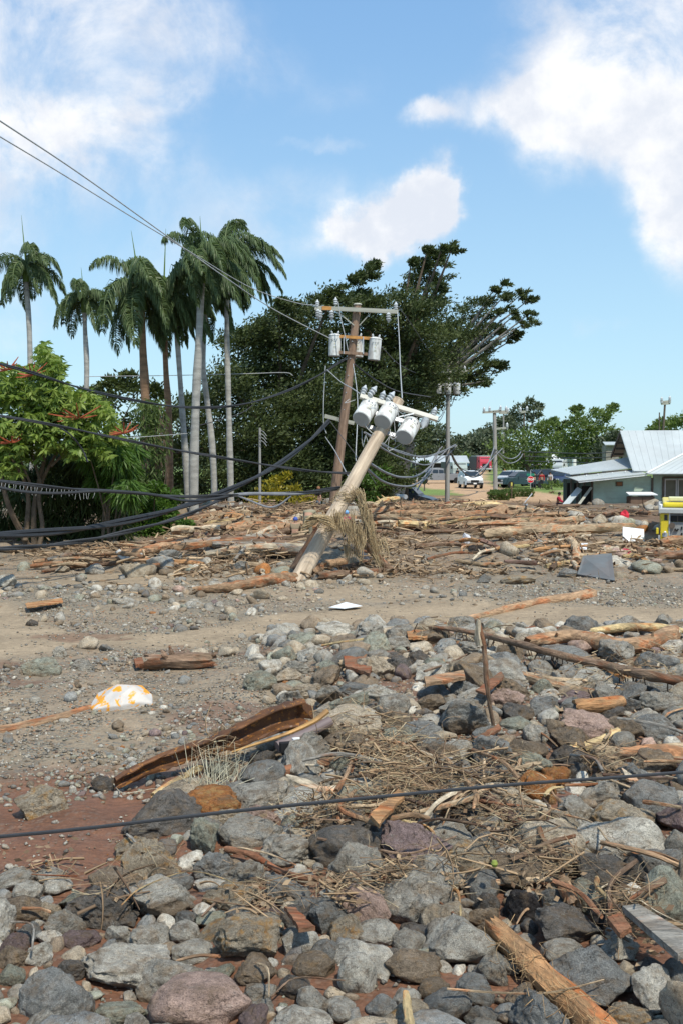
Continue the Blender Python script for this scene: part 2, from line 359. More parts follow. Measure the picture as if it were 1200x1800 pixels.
# ------------------------------------------------------------------ ground sheet
def ground():
    ys = np.concatenate([np.linspace(-25, 3, 12), 3 * np.exp(np.linspace(0, math.log(70 / 3), 520))[1:], 70 * np.exp(np.linspace(0, math.log(2600 / 70), 110))[1:]])
    us = np.linspace(-1, 1, 380); us = np.sign(us) * np.abs(us) ** 1.25
    Y, U = np.meshgrid(ys, us, indexing='ij'); X = U * (np.maximum(Y, 0) * .95 + 8)
    Z = hgt(X, Y)
    px, py = flatpix(X, Y); n = fbm(X * .7, Y * .7, 21, 5); n2 = fbm(X * .25, Y * .25, 31, 4); ne = (n - .5)
    Z = Z + (fbm(X * 5, Y * 5, 3, 3) - .5) * .035 * (1 - S(20, 40, Y)) * (1 - .8 * silt_mask(X, Y))
    def L(a, b, m): return a * (1 - m[..., None]) + np.array(b)[None, None] * m[..., None]
    col = np.ones(X.shape + (3,)) * np.array([.255, .195, .135])
    col = L(col, (.255, .205, .14), S(.45, .6, n2) * .7)
    col = L(col, (.19, .165, .125), S(.5, .65, n) * .6)
    silt = silt_mask(X, Y)
    col = L(col, (.315, .24, .158), silt)
    # red-brown mud
    mud = S(1345, 1410, py + 90 * ne + 25 * np.sin(px / 160))
    mud = np.maximum(mud, S(.62, .68, n) * S(1080, 1130, py) * .6)
    right = S(520, 620, px + 100 * ne) * S(1120, 1150, py) * .8
    mud = np.maximum(mud, right)
    band = S(1010, 960, py + 50 * ne) * S(.40, .55, fbm(X * .4, Y * .4, 77))
    mud = np.maximum(mud, band * .8)
    col = L(col, (.165, .078, .044), mud)
    wet = mud * .8 * (1 - S(20, 40, Y)) + silt * .15
    peb = (1 - silt) * (1 - mud * .8) * (1 - S(45, 60, Y))
    far = S(52, 60, Y)
    col = L(col, (.17, .105, .062), far)
    col = L(col, (.125, .08, .048), S(34, 40, Y) * (1 - S(60, 66, Y)) * .8)
    # lawns, verge and dirt road beyond the debris
    grass = S(84, 87, Y + 6 * ne) * (1 - S(0, 1, 0 * X))
    lawn = (.15, .21, .05)
    col = L(col, lawn, grass)
    col = L(col, (.30, .19, .10), (1 - S(.0, 2.5, np.abs(Y - 77) - 3.6 + 3 * ne)) * S(3, 6, X) )                       # cross lane
    # dirt road that runs back between the parked trucks
    yy = [70, 84, 95, 105, 118, 135, 160, 200, 240]
    xc = np.interp(Y, yy, [13.8, 14.6, 14.0, 12.6, 12.6, 14.2, 18.5, 25, 31]); xw = np.interp(Y, yy, [4.6, 3.6, 3.2, 3.6, 4.6, 4.6, 4.2, 4, 4])
    road = (1 - S(0, 1.2, np.abs(X - xc) - xw + 2.0 * ne)) * S(72, 76, Y) * (1 - S(235, 245, Y))
    left = (1 - S(0, 1.2, np.abs(Y - 122) - 7 + 3 * ne)) * S(14, 10, X) * S(4, 6, X)
    road = np.maximum(road, left)
    tan = np.array([.44, .285, .165])
    col = L(col, tan, road)
    path = (1 - S(0, 1, np.abs(Y - 95) - 1.6)) * S(19.5, 21, X)
    col = L(col, (.38, .27, .19), path)
    dirt = (1 - S(0, 2, np.abs(Y - 83) - 2.5)) * S(19, 21, X + 3 * ne)
    col = L(col, (.30, .15, .085), dirt)
    col = L(col, (.08, .11, .04), S(200, 260, Y))
    nb, na = X.shape
    idx = np.arange(nb * na).reshape(nb, na)
    Fc = np.stack([idx[:-1, :-1], idx[:-1, 1:], idx[1:, 1:], idx[1:, :-1]], -1).reshape(-1, 4)
    V = np.stack([X, Y, Z], -1).reshape(-1, 3)
    c4 = np.concatenate([col.reshape(-1, 3), np.ones((nb * na, 1))], 1)
    me = np_mesh('ground', V, Fc, True, {'Col': ('FLOAT_COLOR', c4), 'peb': ('FLOAT', peb.ravel()), 'wet': ('FLOAT', wet.ravel())})
    o = link('ground', me, M_GROUND); tag(o, 'silt, gravel and red mud left by the flood', kind='structure')
ground()

# ------------------------------------------------------------------ rocks
def ico(sub):
    bm = bmesh.new(); bmesh.ops.create_icosphere(bm, subdivisions=sub, radius=1)
    V = np.array([v.co[:] for v in bm.verts]); Fc = np.array([[v.index for v in f.verts] for f in bm.faces]); bm.free(); return V, Fc
ICO = {k: ico(k) for k in (1, 2, 3, 5)}
def n3(V, f, s):
    """cheap vector noise at rows of V"""
    return np.array([mn.noise(Vector((a * f + s, b * f - s * .7, c * f + s * 1.3))) for a, b, c in V])
def rockshape(sub, seed, ang=.5, rough=.08):
    r = np.random.default_rng(seed); V, Fc = ICO[sub]; V = V.copy()
    npl = int(6 + ang * 12)
    for _ in range(npl):
        n = r.normal(size=3); n /= np.linalg.norm(n); d = r.uniform(.46, .76) + (1 - ang) * .20
        h = V @ n - d; k = h > 0
        V[k] -= np.outer(h[k] * (.80 + .15 * ang), n)
    nn = V / np.linalg.norm(V, axis=1)[:, None]
    V = V * (1 + (.10 + .12 * (1 - ang)) * n3(nn, 1.2, seed))[:, None]
    if rough:
        V = V + nn * ((rough * n3(nn, 3.1, seed + 5) + rough * .5 * n3(nn, 7, seed + 9)))[:, None]
    if sub >= 5:
        V = V + nn * (rough * .28 * n3(nn, 15, seed + 2) + rough * .12 * n3(nn, 34, seed + 4))[:, None]
    mnv = V.min(0); mxv = V.max(0)
    return (V - (mnv + mxv) / 2) / ((mxv - mnv) / 2), Fc
ROCKV = []
for i in range(14):
    V, Fc = rockshape(5, 100 + i * 7, ang=[.15, .5, .9, .35, .7, .05, .6, .8, .25, .45, 1., .1, .55, .75][i], rough=[.05, .09, .10, .12, .07, .04, .14, .09, .08, .16, .08, .05, .1, .06][i])
    me = np_mesh('rock', V, Fc, True); me.materials.append(M_ROCK); ROCKV.append(me)
SHAPE = {'round': [0, 5, 8, 11], 'angular': [2, 7, 10, 13, 4], 'lumpy': [3, 6, 9, 12, 1]}
RC0 = {  # rock colours: rgb, stain
    'grey': ((.35, .335, .30), .3), 'slate grey': ((.235, .24, .235), .15), 'pale grey': ((.49, .47, .42), .25), 'charcoal': ((.135, .127, .12), .2),
    'brown': ((.25, .20, .15), .35), 'pinkish': ((.43, .31, .265), .1), 'ochre-stained': ((.34, .295, .23), 1.0), 'rust-orange': ((.40, .17, .06), 1.0),
    'tan': ((.42, .36, .28), .3), 'greenish grey': ((.31, .32, .265), .3), 'purplish': ((.22, .165, .165), .15), 'black': ((.045, .042, .045), .05)}
RC = {k: ((c[0] * .95, c[1] * .925, c[2] * .875), st) for k, (c, st) in RC0.items()}
LAND = []       # landmarks: (name, px, py)
ROCKS = []      # (x, y, r) footprint
ROCKREC = []
def place_rock(bx, col, shp, sink=.36, rz=None, label=None, var=None):
    x0, y0, x1, y1 = bx; cx, cy = (x0 + x1) / 2, (y0 + y1) / 2; wp = x1 - x0; hp = y1 - y0
    g = G(cx, cy); z = .1
    for _ in range(4):
        g = G(cx, cy, z); ppm = F / (g.y); Wd = wp / ppm
        dp = Wd * .85; a = math.atan2(EYE - g.z, g.y)
        hh = max((hp / ppm) ** 2 - (dp * math.sin(a)) ** 2, (Wd * .38) ** 2) ** .5 / math.cos(a)
        hh = min(hh, Wd * 1.5)
        z = hh * (.5 - sink)
    k = rnd.choice(SHAPE[shp]) if var is None else var
    o = bpy.data.objects.new('boulder' if Wd > .38 else 'rock', ROCKV[k]); C.objects.link(o)
    o.location = g; o.scale = (Wd / 2, dp / 2, hh / 2)
    o.rotation_euler = (rnd.uniform(-.12, .12), rnd.uniform(-.12, .12), rnd.choice([0, math.pi]) + rnd.uniform(-.3, .3) if rz is None else rz)
    c, st = RC[col]; j = rnd.uniform(.88, 1.14); o.color = (c[0] * j, c[1] * j, c[2] * j, st)
    ROCKS.append((g.x, g.y, Wd * .42)); ROCKREC.append([o, cx, cy, Wd, hh / Wd, col, shp, label])
    return o
HERO = [
 ((28, 1700, 170, 1815), 'slate grey', 'lumpy', 'big slate-grey boulder in the bottom left corner'),
 ((262, 1708, 452, 1830), 'pinkish', 'round', 'large pink pitted boulder at the bottom edge'),
 ((135, 1658, 300, 1750), 'pale grey', 'angular', 'pale flat slab of rock behind the pink boulder'),
 ((235, 1680, 365, 1768), 'grey', 'lumpy', 'grey boulder resting just behind the pink boulder'),
 ((152, 1758, 262, 1815), 'greenish grey', 'lumpy', 'greenish lumpy rock wedged left of the pink boulder'),
 ((113, 1560, 237, 1648), 'charcoal', 'lumpy', 'long dark pitted boulder with a rounded back'),
 ((372, 1606, 500, 1705), 'ochre-stained', 'angular', 'angular boulder with an ochre-stained right face'),
 ((592, 1676, 664, 1762), 'pale grey', 'round', 'upright speckled pale oval rock at the mud edge'),
 ((668, 1664, 776, 1740), 'brown', 'angular', 'brown-grey angular boulder right of the speckled oval rock'),
 ((543, 1650, 602, 1702), 'slate grey', 'round', 'smooth slate-blue egg-shaped cobble'),
 ((513, 1672, 592, 1728), 'brown', 'round', 'curved brown cobble below the smooth slate-blue one'),
 ((573, 1476, 680, 1600), 'grey', 'angular', 'tall tooth-shaped grey boulder below the straw tangle'),
 ((772, 1472, 878, 1556), 'ochre-stained', 'angular', 'wedge-shaped boulder with one flat orange face'),
 ((655, 1532, 800, 1645), 'grey', 'lumpy', 'broad grey boulder in the lower middle of the rocks'),
 ((735, 1582, 828, 1668), 'tan', 'round', 'tan-grey boulder leaning on the broad grey one'),
 ((932, 1652, 1112, 1782), 'slate grey', 'angular', 'huge flat slate-blue boulder beside the thick orange log'),
 ((1112, 1528, 1230, 1650), 'greenish grey', 'round', 'big smooth greenish boulder cut by the right edge'),
 ((1163, 1458, 1215, 1522), 'grey', 'round', 'round grey boulder in mud at the right edge'),
 ((1012, 1496, 1108, 1598), 'charcoal', 'lumpy', 'dark boulder with a dull brown top'),
 ((1080, 1498, 1148, 1566), 'charcoal', 'round', 'dark round boulder close behind its brown-topped neighbour'),
 ((1040, 1638, 1122, 1704), 'pale grey', 'angular', 'pale rock between the flat blue boulder and the broken board'),
 ((1086, 1368, 1196, 1456), 'slate grey', 'angular', 'slate boulder under the black cable near the right edge'),
 ((1035, 1408, 1156, 1484), 'ochre-stained', 'lumpy', 'ochre-crusted boulder rising from the mud at right'),
 ((903, 1353, 978, 1428), 'rust-orange', 'angular', 'bright rust-orange boulder just under the black cable'),
 ((962, 1308, 1042, 1362), 'charcoal', 'round', 'dark round rock on top of another above the cable'),
 ((978, 1336, 1038, 1384), 'charcoal', 'lumpy', 'dark rock below another dark rock above the cable'),
 ((1113, 1252, 1205, 1314), 'slate grey', 'angular', 'dark blocky boulder above the thick log at right edge'),
 ((398, 1370, 512, 1436), 'grey', 'lumpy', 'smooth humped grey boulder right of the rusty lump'),
 ((380, 1434, 500, 1500), 'grey', 'round', 'long grey boulder directly below the black cable'),
 ((330, 1438, 388, 1522), 'greenish grey', 'angular', 'upright greenish boulder standing at the mud edge'),
 ((455, 1462, 560, 1530), 'grey', 'lumpy', 'grey rock with a patchy face behind the rusty branch'),
 ((212, 1476, 318, 1566), 'ochre-stained', 'angular', 'ochre and grey slab lying at the mud bank edge'),
 ((318, 1382, 434, 1444), 'rust-orange', 'lumpy', 'crumbling rusty orange lump in front of the steel channel'),
 ((28, 1383, 122, 1454), 'ochre-stained', 'angular', 'dark boulder with ochre side alone on the left mud'),
 ((545, 1238, 672, 1312), 'tan', 'round', 'broad pale grainy boulder near the channel end'),
 ((568, 1280, 648, 1336), 'brown', 'round', 'brown round boulder in front of the pale grainy one'),
 ((668, 1250, 728, 1294), 'brown', 'round', 'dark brown cobble right of the pale grainy boulder'),
 ((658, 1218, 722, 1274), 'grey', 'round', 'grey boulder behind the dark brown cobble'),
 ((552, 1418, 664, 1482), 'charcoal', 'lumpy', 'porous dark boulder just under the cable mid-photo'),
 ((556, 1376, 688, 1430), 'greenish grey', 'angular', 'green-grey boulder crossed by the black cable'),
 ((828, 1288, 906, 1372), 'slate grey', 'angular', 'blue-grey leaning slab right of the straw'),
 ((768, 1228, 852, 1274), 'grey', 'angular', 'grey flat-topped boulder under the thin branch'),
 ((732, 1198, 792, 1242), 'slate grey', 'round', 'rounded blue-grey boulder left of the upright stick'),
 ((790, 1194, 842, 1238), 'slate grey', 'lumpy', 'lumpy blue-grey boulder touching the upright stick'),
 ((916, 1272, 966, 1314), 'pale grey', 'round', 'small bright pale cobble among the right rocks'),
 ((985, 1250, 1084, 1304), 'pinkish', 'lumpy', 'pinkish-grey boulder under the orange sawn log'),
 ((940, 1224, 985, 1262), 'slate grey', 'round', 'blue-grey cobble left of the orange sawn log'),
 ((878, 1258, 940, 1292), 'greenish grey', 'round', 'greenish rounded rock below the sloping log'),
 ((853, 1208, 925, 1255), 'pinkish', 'lumpy', 'reddish pink boulder by the upright stick'),
 ((553, 1093, 628, 1138), 'pale grey', 'angular', 'large pale pointed boulder at the edge of the silt'),
 ((498, 1113, 562, 1152), 'greenish grey', 'angular', 'grey-green boulder left of the pale pointed one'),
 ((520, 1138, 588, 1168), 'pale grey', 'angular', 'pale blue-grey wedge below the pale pointed boulder'),
 ((672, 1118, 722, 1148), 'grey', 'angular', 'grey angular block right of the pale pointed boulder'),
 ((715, 1142, 758, 1182), 'charcoal', 'lumpy', 'dark blocky rock at the end of the peeled log'),
 ((640, 1140, 690, 1165), 'grey', 'round', 'low grey boulder behind the peeled log'),
 ((940, 1140, 1050, 1172), 'slate grey', 'round', 'long blue-grey boulder behind the long branch'),
 ((1000, 1172, 1090, 1222), 'pale grey', 'angular', 'pale boulder under the long drooping branch'),
 ((1118, 1145, 1200, 1205), 'slate grey', 'angular', 'blue-grey pointed boulder near the right edge above the branch'),
 ((930, 1190, 974, 1232), 'greenish grey', 'round', 'greenish cobble by the short broken log'),
 ((985, 1214, 1045, 1242), 'purplish', 'round', 'purplish flat rock behind the orange sawn log'),
 ((1085, 1225, 1130, 1262), 'slate grey', 'angular', 'slate rock to the right of the orange sawn log'),
 ((20, 1548, 78, 1592), 'pale grey', 'round', 'pale oval rock at the left mud edge'),
 ((62, 1524, 120, 1560), 'grey', 'round', 'flattish grey rock half sunk in left mud'),
 ((-5, 1694, 46, 1746), 'greenish grey', 'round', 'smooth greenish rock cut by the left edge'),
 ((-10, 1660, 56, 1712), 'brown', 'lumpy', 'olive-brown boulder at the left edge'),
 ((46, 1655, 95, 1706), 'pale grey', 'angular', 'pale three-sided rock left of the pale slab'),
 ((22, 1616, 82, 1668), 'slate grey', 'angular', 'blue-grey rock near the left edge'),
 ((64, 1584, 112, 1626), 'tan', 'round', 'tan rounded rock left of the long dark boulder'),
 ((186, 1600, 246, 1634), 'charcoal', 'angular', 'dark angular rock under the long dark boulder'),
 ((94, 1684, 154, 1732), 'charcoal', 'lumpy', 'dark spongy rock beside the pale slab'),
 ((184, 1626, 238, 1670), 'pale grey', 'angular', 'pale blue-grey wedge above the pale slab'),
 ((108, 1630, 180, 1672), 'purplish', 'round', 'flat purplish rock with a rusty spot'),
 ((358, 1548, 462, 1612), 'ochre-stained', 'lumpy', 'long tan boulder with orange stains under the rusty branch'),
 ((372, 1564, 424, 1608), 'slate grey', 'angular', 'dark blue rock in front of the orange-stained boulder'),
 ((452, 1588, 502, 1632), 'purplish', 'angular', 'maroon angular rock beside the rusty branch'),
 ((338, 1500, 412, 1560), 'slate grey', 'lumpy', 'blue-grey rock below the upright greenish boulder'),
 ((292, 1534, 342, 1578), 'slate grey', 'round', 'round blue-grey cobble on the mud bank'),
 ((296, 1618, 356, 1662), 'pale grey', 'round', 'pale cobble above the grey boulder'),
 ((300, 1654, 380, 1696), 'pale grey', 'round', 'long pale boulder left of the ochre-faced one'),
 ((484, 1712, 548, 1758), 'charcoal', 'round', 'dark cobble half sunk in bottom mud'),
 ((830, 1678, 892, 1744), 'grey', 'angular', 'grey angled rock left of the thick orange log'),
 ((798, 1716, 872, 1776), 'slate grey', 'lumpy', 'pitted blue-grey rock near the bottom mud'),
 ((732, 1718, 792, 1762), 'brown', 'round', 'brown rounded rock near the bottom mud'),
 ((574, 1606, 640, 1670), 'ochre-stained', 'angular', 'ochre jagged rock above the smooth slate-blue cobble'),
 ((618, 1614, 706, 1668), 'pale grey', 'round', 'long white-grey rock leaning on the ochre jagged one'),
 ((700, 1622, 776, 1668), 'charcoal', 'lumpy', 'dark pitted rock below the tan boulder'),
 ((880, 1558, 952, 1646), 'black', 'lumpy', 'black clinker-like rock above the thick orange log'),
 ((1032, 1586, 1098, 1642), 'black', 'lumpy', 'black spongy rock between dark boulders at right'),
 ((948, 1560, 1002, 1604), 'slate grey', 'round', 'smooth blue-grey cobble right of the black clinker'),
 ((828, 1565, 880, 1620), 'charcoal', 'round', 'dark cobble left of the black clinker'),
 ((1150, 1688, 1215, 1750), 'slate grey', 'round', 'dark blue boulder under the broken board'),
 ((1060, 1762, 1156, 1825), 'ochre-stained', 'lumpy', 'ochre-stained boulder at the bottom right edge'),
 ((470, 1776, 590, 1830), 'pale grey', 'round', 'pale low rock at the bottom edge in mud'),
 ((945, 1430, 1030, 1500), 'ochre-stained', 'lumpy', 'crumbly orange-brown rock right of the purple root'),
 ((745, 1440, 830, 1510), 'grey', 'angular', 'grey boulder below the straw tangle centre'),
 ((798, 1435, 832, 1482), 'charcoal', 'angular', 'dark block beside the purple root'),
 ((830, 1620, 880, 1668), 'brown', 'lumpy', 'mossy brown rock left of the log top'),
 ((440, 1622, 500, 1660), 'grey', 'round', 'rounded grey rock leaning behind the ochre-faced boulder'),
 ((640, 1750, 700, 1790), 'slate grey', 'round', 'blue-grey cobble half sunk at the bottom mud'),
 ((158, 1362, 206, 1402), 'charcoal', 'angular', 'dark rock at the lower end of the steel channel'),
 ((360, 1330, 420, 1380), 'greenish grey', 'angular', 'greenish rock leaning against the steel channel'),
 ((436, 1318, 486, 1362), 'charcoal', 'lumpy', 'dark rock beside the steel channel'),
 ((500, 1300, 556, 1340), 'slate grey', 'round', 'blue-grey cobble under the channel end'),
 ((578, 1322, 618, 1368), 'greenish grey', 'round', 'small green-grey upright cobble'),
 ((650, 1330, 712, 1388), 'tan', 'round', 'tan round boulder left of the straw tangle'),
 ((730, 1290, 780, 1330), 'slate grey', 'round', 'blue-grey cobble behind the straw tangle'),
 ((835, 1008, 862, 1032), 'slate grey', 'angular', 'dark blue boulder alone on the far gravel'),
 ((872, 1008, 940, 1036), 'ochre-stained', 'round', 'low boulder with yellow stain on the far gravel'),
 ((820, 958, 866, 982), 'black', 'angular', 'black boulder by the far logs'),
 ((738, 974, 768, 998), 'grey', 'round', 'grey boulder right of the leaning poles foot'),
 ((978, 998, 1016, 1020), 'slate grey', 'round', 'grey boulder left of the dark slab'),
 ((150, 990, 186, 1018), 'grey', 'round', 'grey boulder under the left trees'),
 ((95, 992, 124, 1012), 'tan', 'angular', 'tan boulder under the left trees'),
 ((-8, 1010, 30, 1042), 'pale grey', 'angular', 'pale boulder at the left edge beneath trees'),
 ((270, 966, 322, 996), 'slate grey', 'lumpy', 'blue-grey boulder left of the far log pile'),
 ((405, 985, 440, 1010), 'slate grey', 'angular', 'dark grey boulder among driftwood near the pole foot'),
 ((400, 1010, 436, 1030), 'grey', 'round', 'grey cobble above the broken log near the pole'),
 ((45, 1155, 118, 1195), 'greenish grey', 'angular', 'greenish flat rock half buried in left silt'),
 ((125, 1160, 168, 1188), 'grey', 'lumpy', 'grey rock left of the broken stump'),
 ((60, 1160, 82, 1176), 'rust-orange', 'round', 'small brick-red rock on the left silt'),
 ((95, 1135, 120, 1162), 'pale grey', 'angular', 'pale flat rock on the left silt'),
 ((45, 1088, 68, 1106), 'charcoal', 'round', 'dark cobble alone on the left silt'),
]
for bx, c, s, lb in HERO: place_rock(bx, c, s, label=lb)

def rockdens(px, py):
    """0..1: how densely rocks cover the ground at this spot"""
    bnd = np.interp(py, [1090, 1130, 1200, 1280, 1340, 1400, 1460, 1520, 1580], [500, 470, 480, 500, 470, 330, 300, 240, -100])
    d = S(-40, 30, px - bnd) * S(1085, 1120, py)
    d = np.maximum(d, S(1545, 1585, py))
    for cx, cy, rx, ry in ((720, 1765, 230, 28), (1150, 1495, 90, 38), (990, 1415, 50, 30), (190, 1545, 150, 30), (60, 1500, 160, 60), (700, 1250, 60, 20), (620, 1600, 40, 30), (40, 1640, 50, 20), (330, 1590, 50, 24), (1040, 1720, 60, 30), (950, 1330, 40, 20), (560, 1180, 60, 16)):
        d = d * S(.7, 1.15, np.hypot((px - cx) / rx, (py - cy) / ry) + .25 * np.sin(px * .07) * np.cos(py * .09))
    return d
# fill: dart throwing from large to small
class Hash:
    def __init__(s, c): s.c = c; s.d = {}
    def add(s, x, y, r): s.d.setdefault((int(math.floor(x / s.c)), int(math.floor(y / s.c))), []).append((x, y, r))
    def hit(s, x, y, r, rm):
        n = int(math.ceil((r + rm) / s.c)); ix, iy = int(math.floor(x / s.c)), int(math.floor(y / s.c))
        for i in range(ix - n, ix + n + 1):
            for j in range(iy - n, iy + n + 1):
                for (a, b, q) in s.d.get((i, j), ()):
                    if (a - x) ** 2 + (b - y) ** 2 < (q + r) ** 2: return True
        return False
hs = Hash(.3)
for r_ in ROCKS: hs.add(*r_)
for (qx, qy, qr) in [(876, 1650, .12), (910, 1680, .14), (950, 1715, .14), (990, 1755, .14), (1030, 1800, .15), (1115, 1630, .15), (1160, 1660, .15), (1200, 1690, .15), (1060, 1330, .12), (1110, 1335, .16), (1160, 1335, .16), (1200, 1335, .16), (1050, 1245, .15),
                     (230, 1375, .12), (290, 1350, .15), (350, 1325, .18), (410, 1300, .2), (470, 1275, .22), (520, 1265, .2), (1010, 1130, .2), (1080, 1135, .25), (1150, 1128, .25), (430, 1500, .06), (500, 1538, .06), (560, 1548, .06), (630, 1548, .06)]:
    _g = G(qx, qy); hs.add(_g.x, _g.y, qr)
CW = [('grey', 24), ('slate grey', 20), ('pale grey', 16), ('charcoal', 5), ('brown', 15), ('pinkish', 2), ('ochre-stained', 5), ('rust-orange', 1), ('tan', 12), ('greenish grey', 10), ('purplish', 1.5)]
CN = [c for c, _ in CW]; CP = np.array([q for _, q in CW], float); CP /= CP.sum()
fill = []
for (r0, r1, tries, ov) in ((.27, .34, 150, .9), (.20, .27, 2000, .86), (.14, .20, 4800, .84), (.10, .14, 8000, .82), (.07, .10, 9000, .82), (.05, .07, 8000, .82), (.034, .05, 6000, .82)):
    yy = 5.0 * (20.0 / 5.0) ** rng.random(tries); uu = rng.uniform(-.46, .46, tries); rr = rng.uniform(r0, r1, tries); pr = rng.random(tries)
    xx = uu * yy; px, py = flatpix(xx, yy); dd = rockdens(px, py)
    keep = np.where(pr < dd)[0]
    for i in keep:
        if r0 < .06 and yy[i] > 13: continue
        if not hs.hit(xx[i], yy[i], rr[i] * ov, .3):
            hs.add(xx[i], yy[i], rr[i] * ov); fill.append((xx[i], yy[i], rr[i]))
# sparse stones over gravel flats and debris band
def sparse(n, ylo, yhi, rlo, rhi, fn, ov=.9):
    yy = ylo * (yhi / ylo) ** rng.random(n); xx = rng.uniform(-.44, .44, n) * yy; rr = rlo * (rhi / rlo) ** (rng.random(n) ** 1.8)
    px, py = flatpix(xx, yy); pr = rng.random(n); q = fn(px, py, xx, yy)
    for i in np.where(pr < q)[0]:
        if not hs.hit(xx[i], yy[i], rr[i] * ov, .3):
            hs.add(xx[i], yy[i], rr[i] * ov); fill.append((xx[i], yy[i], rr[i]))
sparse(4200, 27, 50, .08, .42, lambda px, py, x, y: np.clip(S(.48, .6, fbm(x * .35, y * .35, 41)) * (.35 + .65 * S(640, 760, px)), 0, 1))
sparse(2200, 17, 29, .06, .2, lambda px, py, x, y: S(.46, .58, fbm(x * .45, y * .6, 43)) * (1 - silt_mask(x, y)))
sparse(420, 10, 17, .04, .11, lambda px, py, x, y: S(.45, .6, fbm(x * .6, y * .6, 47)) * (1 - silt_mask(x, y)) * (py < 1400))
sparse(26000, 9.5, 30, .022, .06, lambda px, py, x, y: S(.40, .54, fbm(x * .8, y * .8, 51)) * (1 - silt_mask(x, y)) * (1 - S(1380, 1420, py)) * np.where(y > 17, .8, 1.0))
sparse(500, 6, 12, .02, .05, lambda px, py, x, y: (py > 1400) * .5)
_fa = np.array(fill); _fz = hgt(_fa[:, 0], _fa[:, 1]); fill = [(a, b, c, float(z)) for (a, b, c), z in zip(fill, _fz)]
fill.sort(key=lambda t: -(t[2] / t[1]))
NIND = 296 - len(HERO)
piles = lambda x, y: H(x, y)
nind = 0
stuff = []
for (x, y, r, z) in fill:
    on = nind < NIND and abs(x) < .36 * y and y > 5.6
    shp = rnd.choices(['round', 'angular', 'lumpy'], [2, 6, 4])[0]; cn = CN[int(rng.choice(len(CN), p=CP))]
    if on:
        nind += 1
        k = rnd.choice(SHAPE[shp]); fl = rnd.uniform(.5, .85); el_ = rnd.uniform(.75, 1.3)
        o = bpy.data.objects.new('boulder' if r > .19 else 'rock', ROCKV[k]); C.objects.link(o)
        o.scale = (r * el_ * 1.08, r / el_ * 1.08, r * fl * 1.1); zz = z + r * fl * rnd.uniform(.15, .55); o.location = (x, y, zz)
        o.rotation_euler = (rnd.gauss(0, .25), rnd.gauss(0, .25), rnd.uniform(0, 6.3))
        c, st = RC[cn]; j = rnd.uniform(.8, 1.2); o.color = (c[0] * j, c[1] * j, c[2] * j, st)
        d = Vector((x, y, zz)) - Vector((0, 0, EYE)); k_ = d.dot(FV)
        ROCKREC.append([o, 600 + F * d.x / k_, 900 - F * d.dot(UV_) / k_, 2 * r, fl, cn, shp, None])
    else:
        stuff.append((x, y, r, z, cn))
def stones(name, lst, sub, nvar, label, dark=1.0, ang=(.2, .9)):
    base = [rockshape(sub, 900 + sub * 50 + i, ang=rng.uniform(*ang), rough=.06) for i in range(nvar)]
    Fb = base[0][1]; nv = len(base[0][0]); N = len(lst)
    V = np.zeros((N, nv, 3)); col = np.zeros((N, nv, 4))
    for i, (x, y, r, z, cn) in enumerate(lst):
        b = base[i % nvar][0]; a = rng.uniform(0, 6.28); ca, sa = math.cos(a), math.sin(a)
        el_ = rng.uniform(.72, 1.3); fl = rng.uniform(.5, .9)
        tx = rng.normal(0, .25)
        bx = b[:, 0] * r * el_; by = b[:, 1] * r / el_; bz = b[:, 2] * r * fl + bx * tx
        V[i, :, 0] = bx * ca - by * sa + x; V[i, :, 1] = bx * sa + by * ca + y; V[i, :, 2] = bz + z + r * fl * rng.uniform(.1, .5)
        c = RC[cn][0]; j = rng.uniform(.75, 1.25) * dark; col[i, :, :3] = np.array(c) * j; col[i, :, 3] = 1
    Fa = (Fb[None] + (np.arange(N) * nv)[:, None, None]).reshape(-1, 3)
    me = np_mesh(name, V.reshape(-1, 3), Fa, True, {'Col': ('FLOAT_COLOR', col.reshape(-1, 4))})
    o = link(name, me, M_STONES); tag(o, label, kind='stuff'); return o
big = [s for s in stuff if s[2] / s[1] > .0075]; mid = [s for s in stuff if .0035 < s[2] / s[1] <= .0075]; sml = [s for s in stuff if s[2] / s[1] <= .0035]
print('ROCKS', nind, len(big), len(mid), len(sml))
stones('cobbles', big, 3, 14, 'grey and brown cobbles packed between the boulders')
stones('stones', mid, 2, 16, 'small mixed stones strewn over the mud and gravel')
stones('pebbles', sml, 1, 12, 'loose pebbles scattered over the gravel flat')
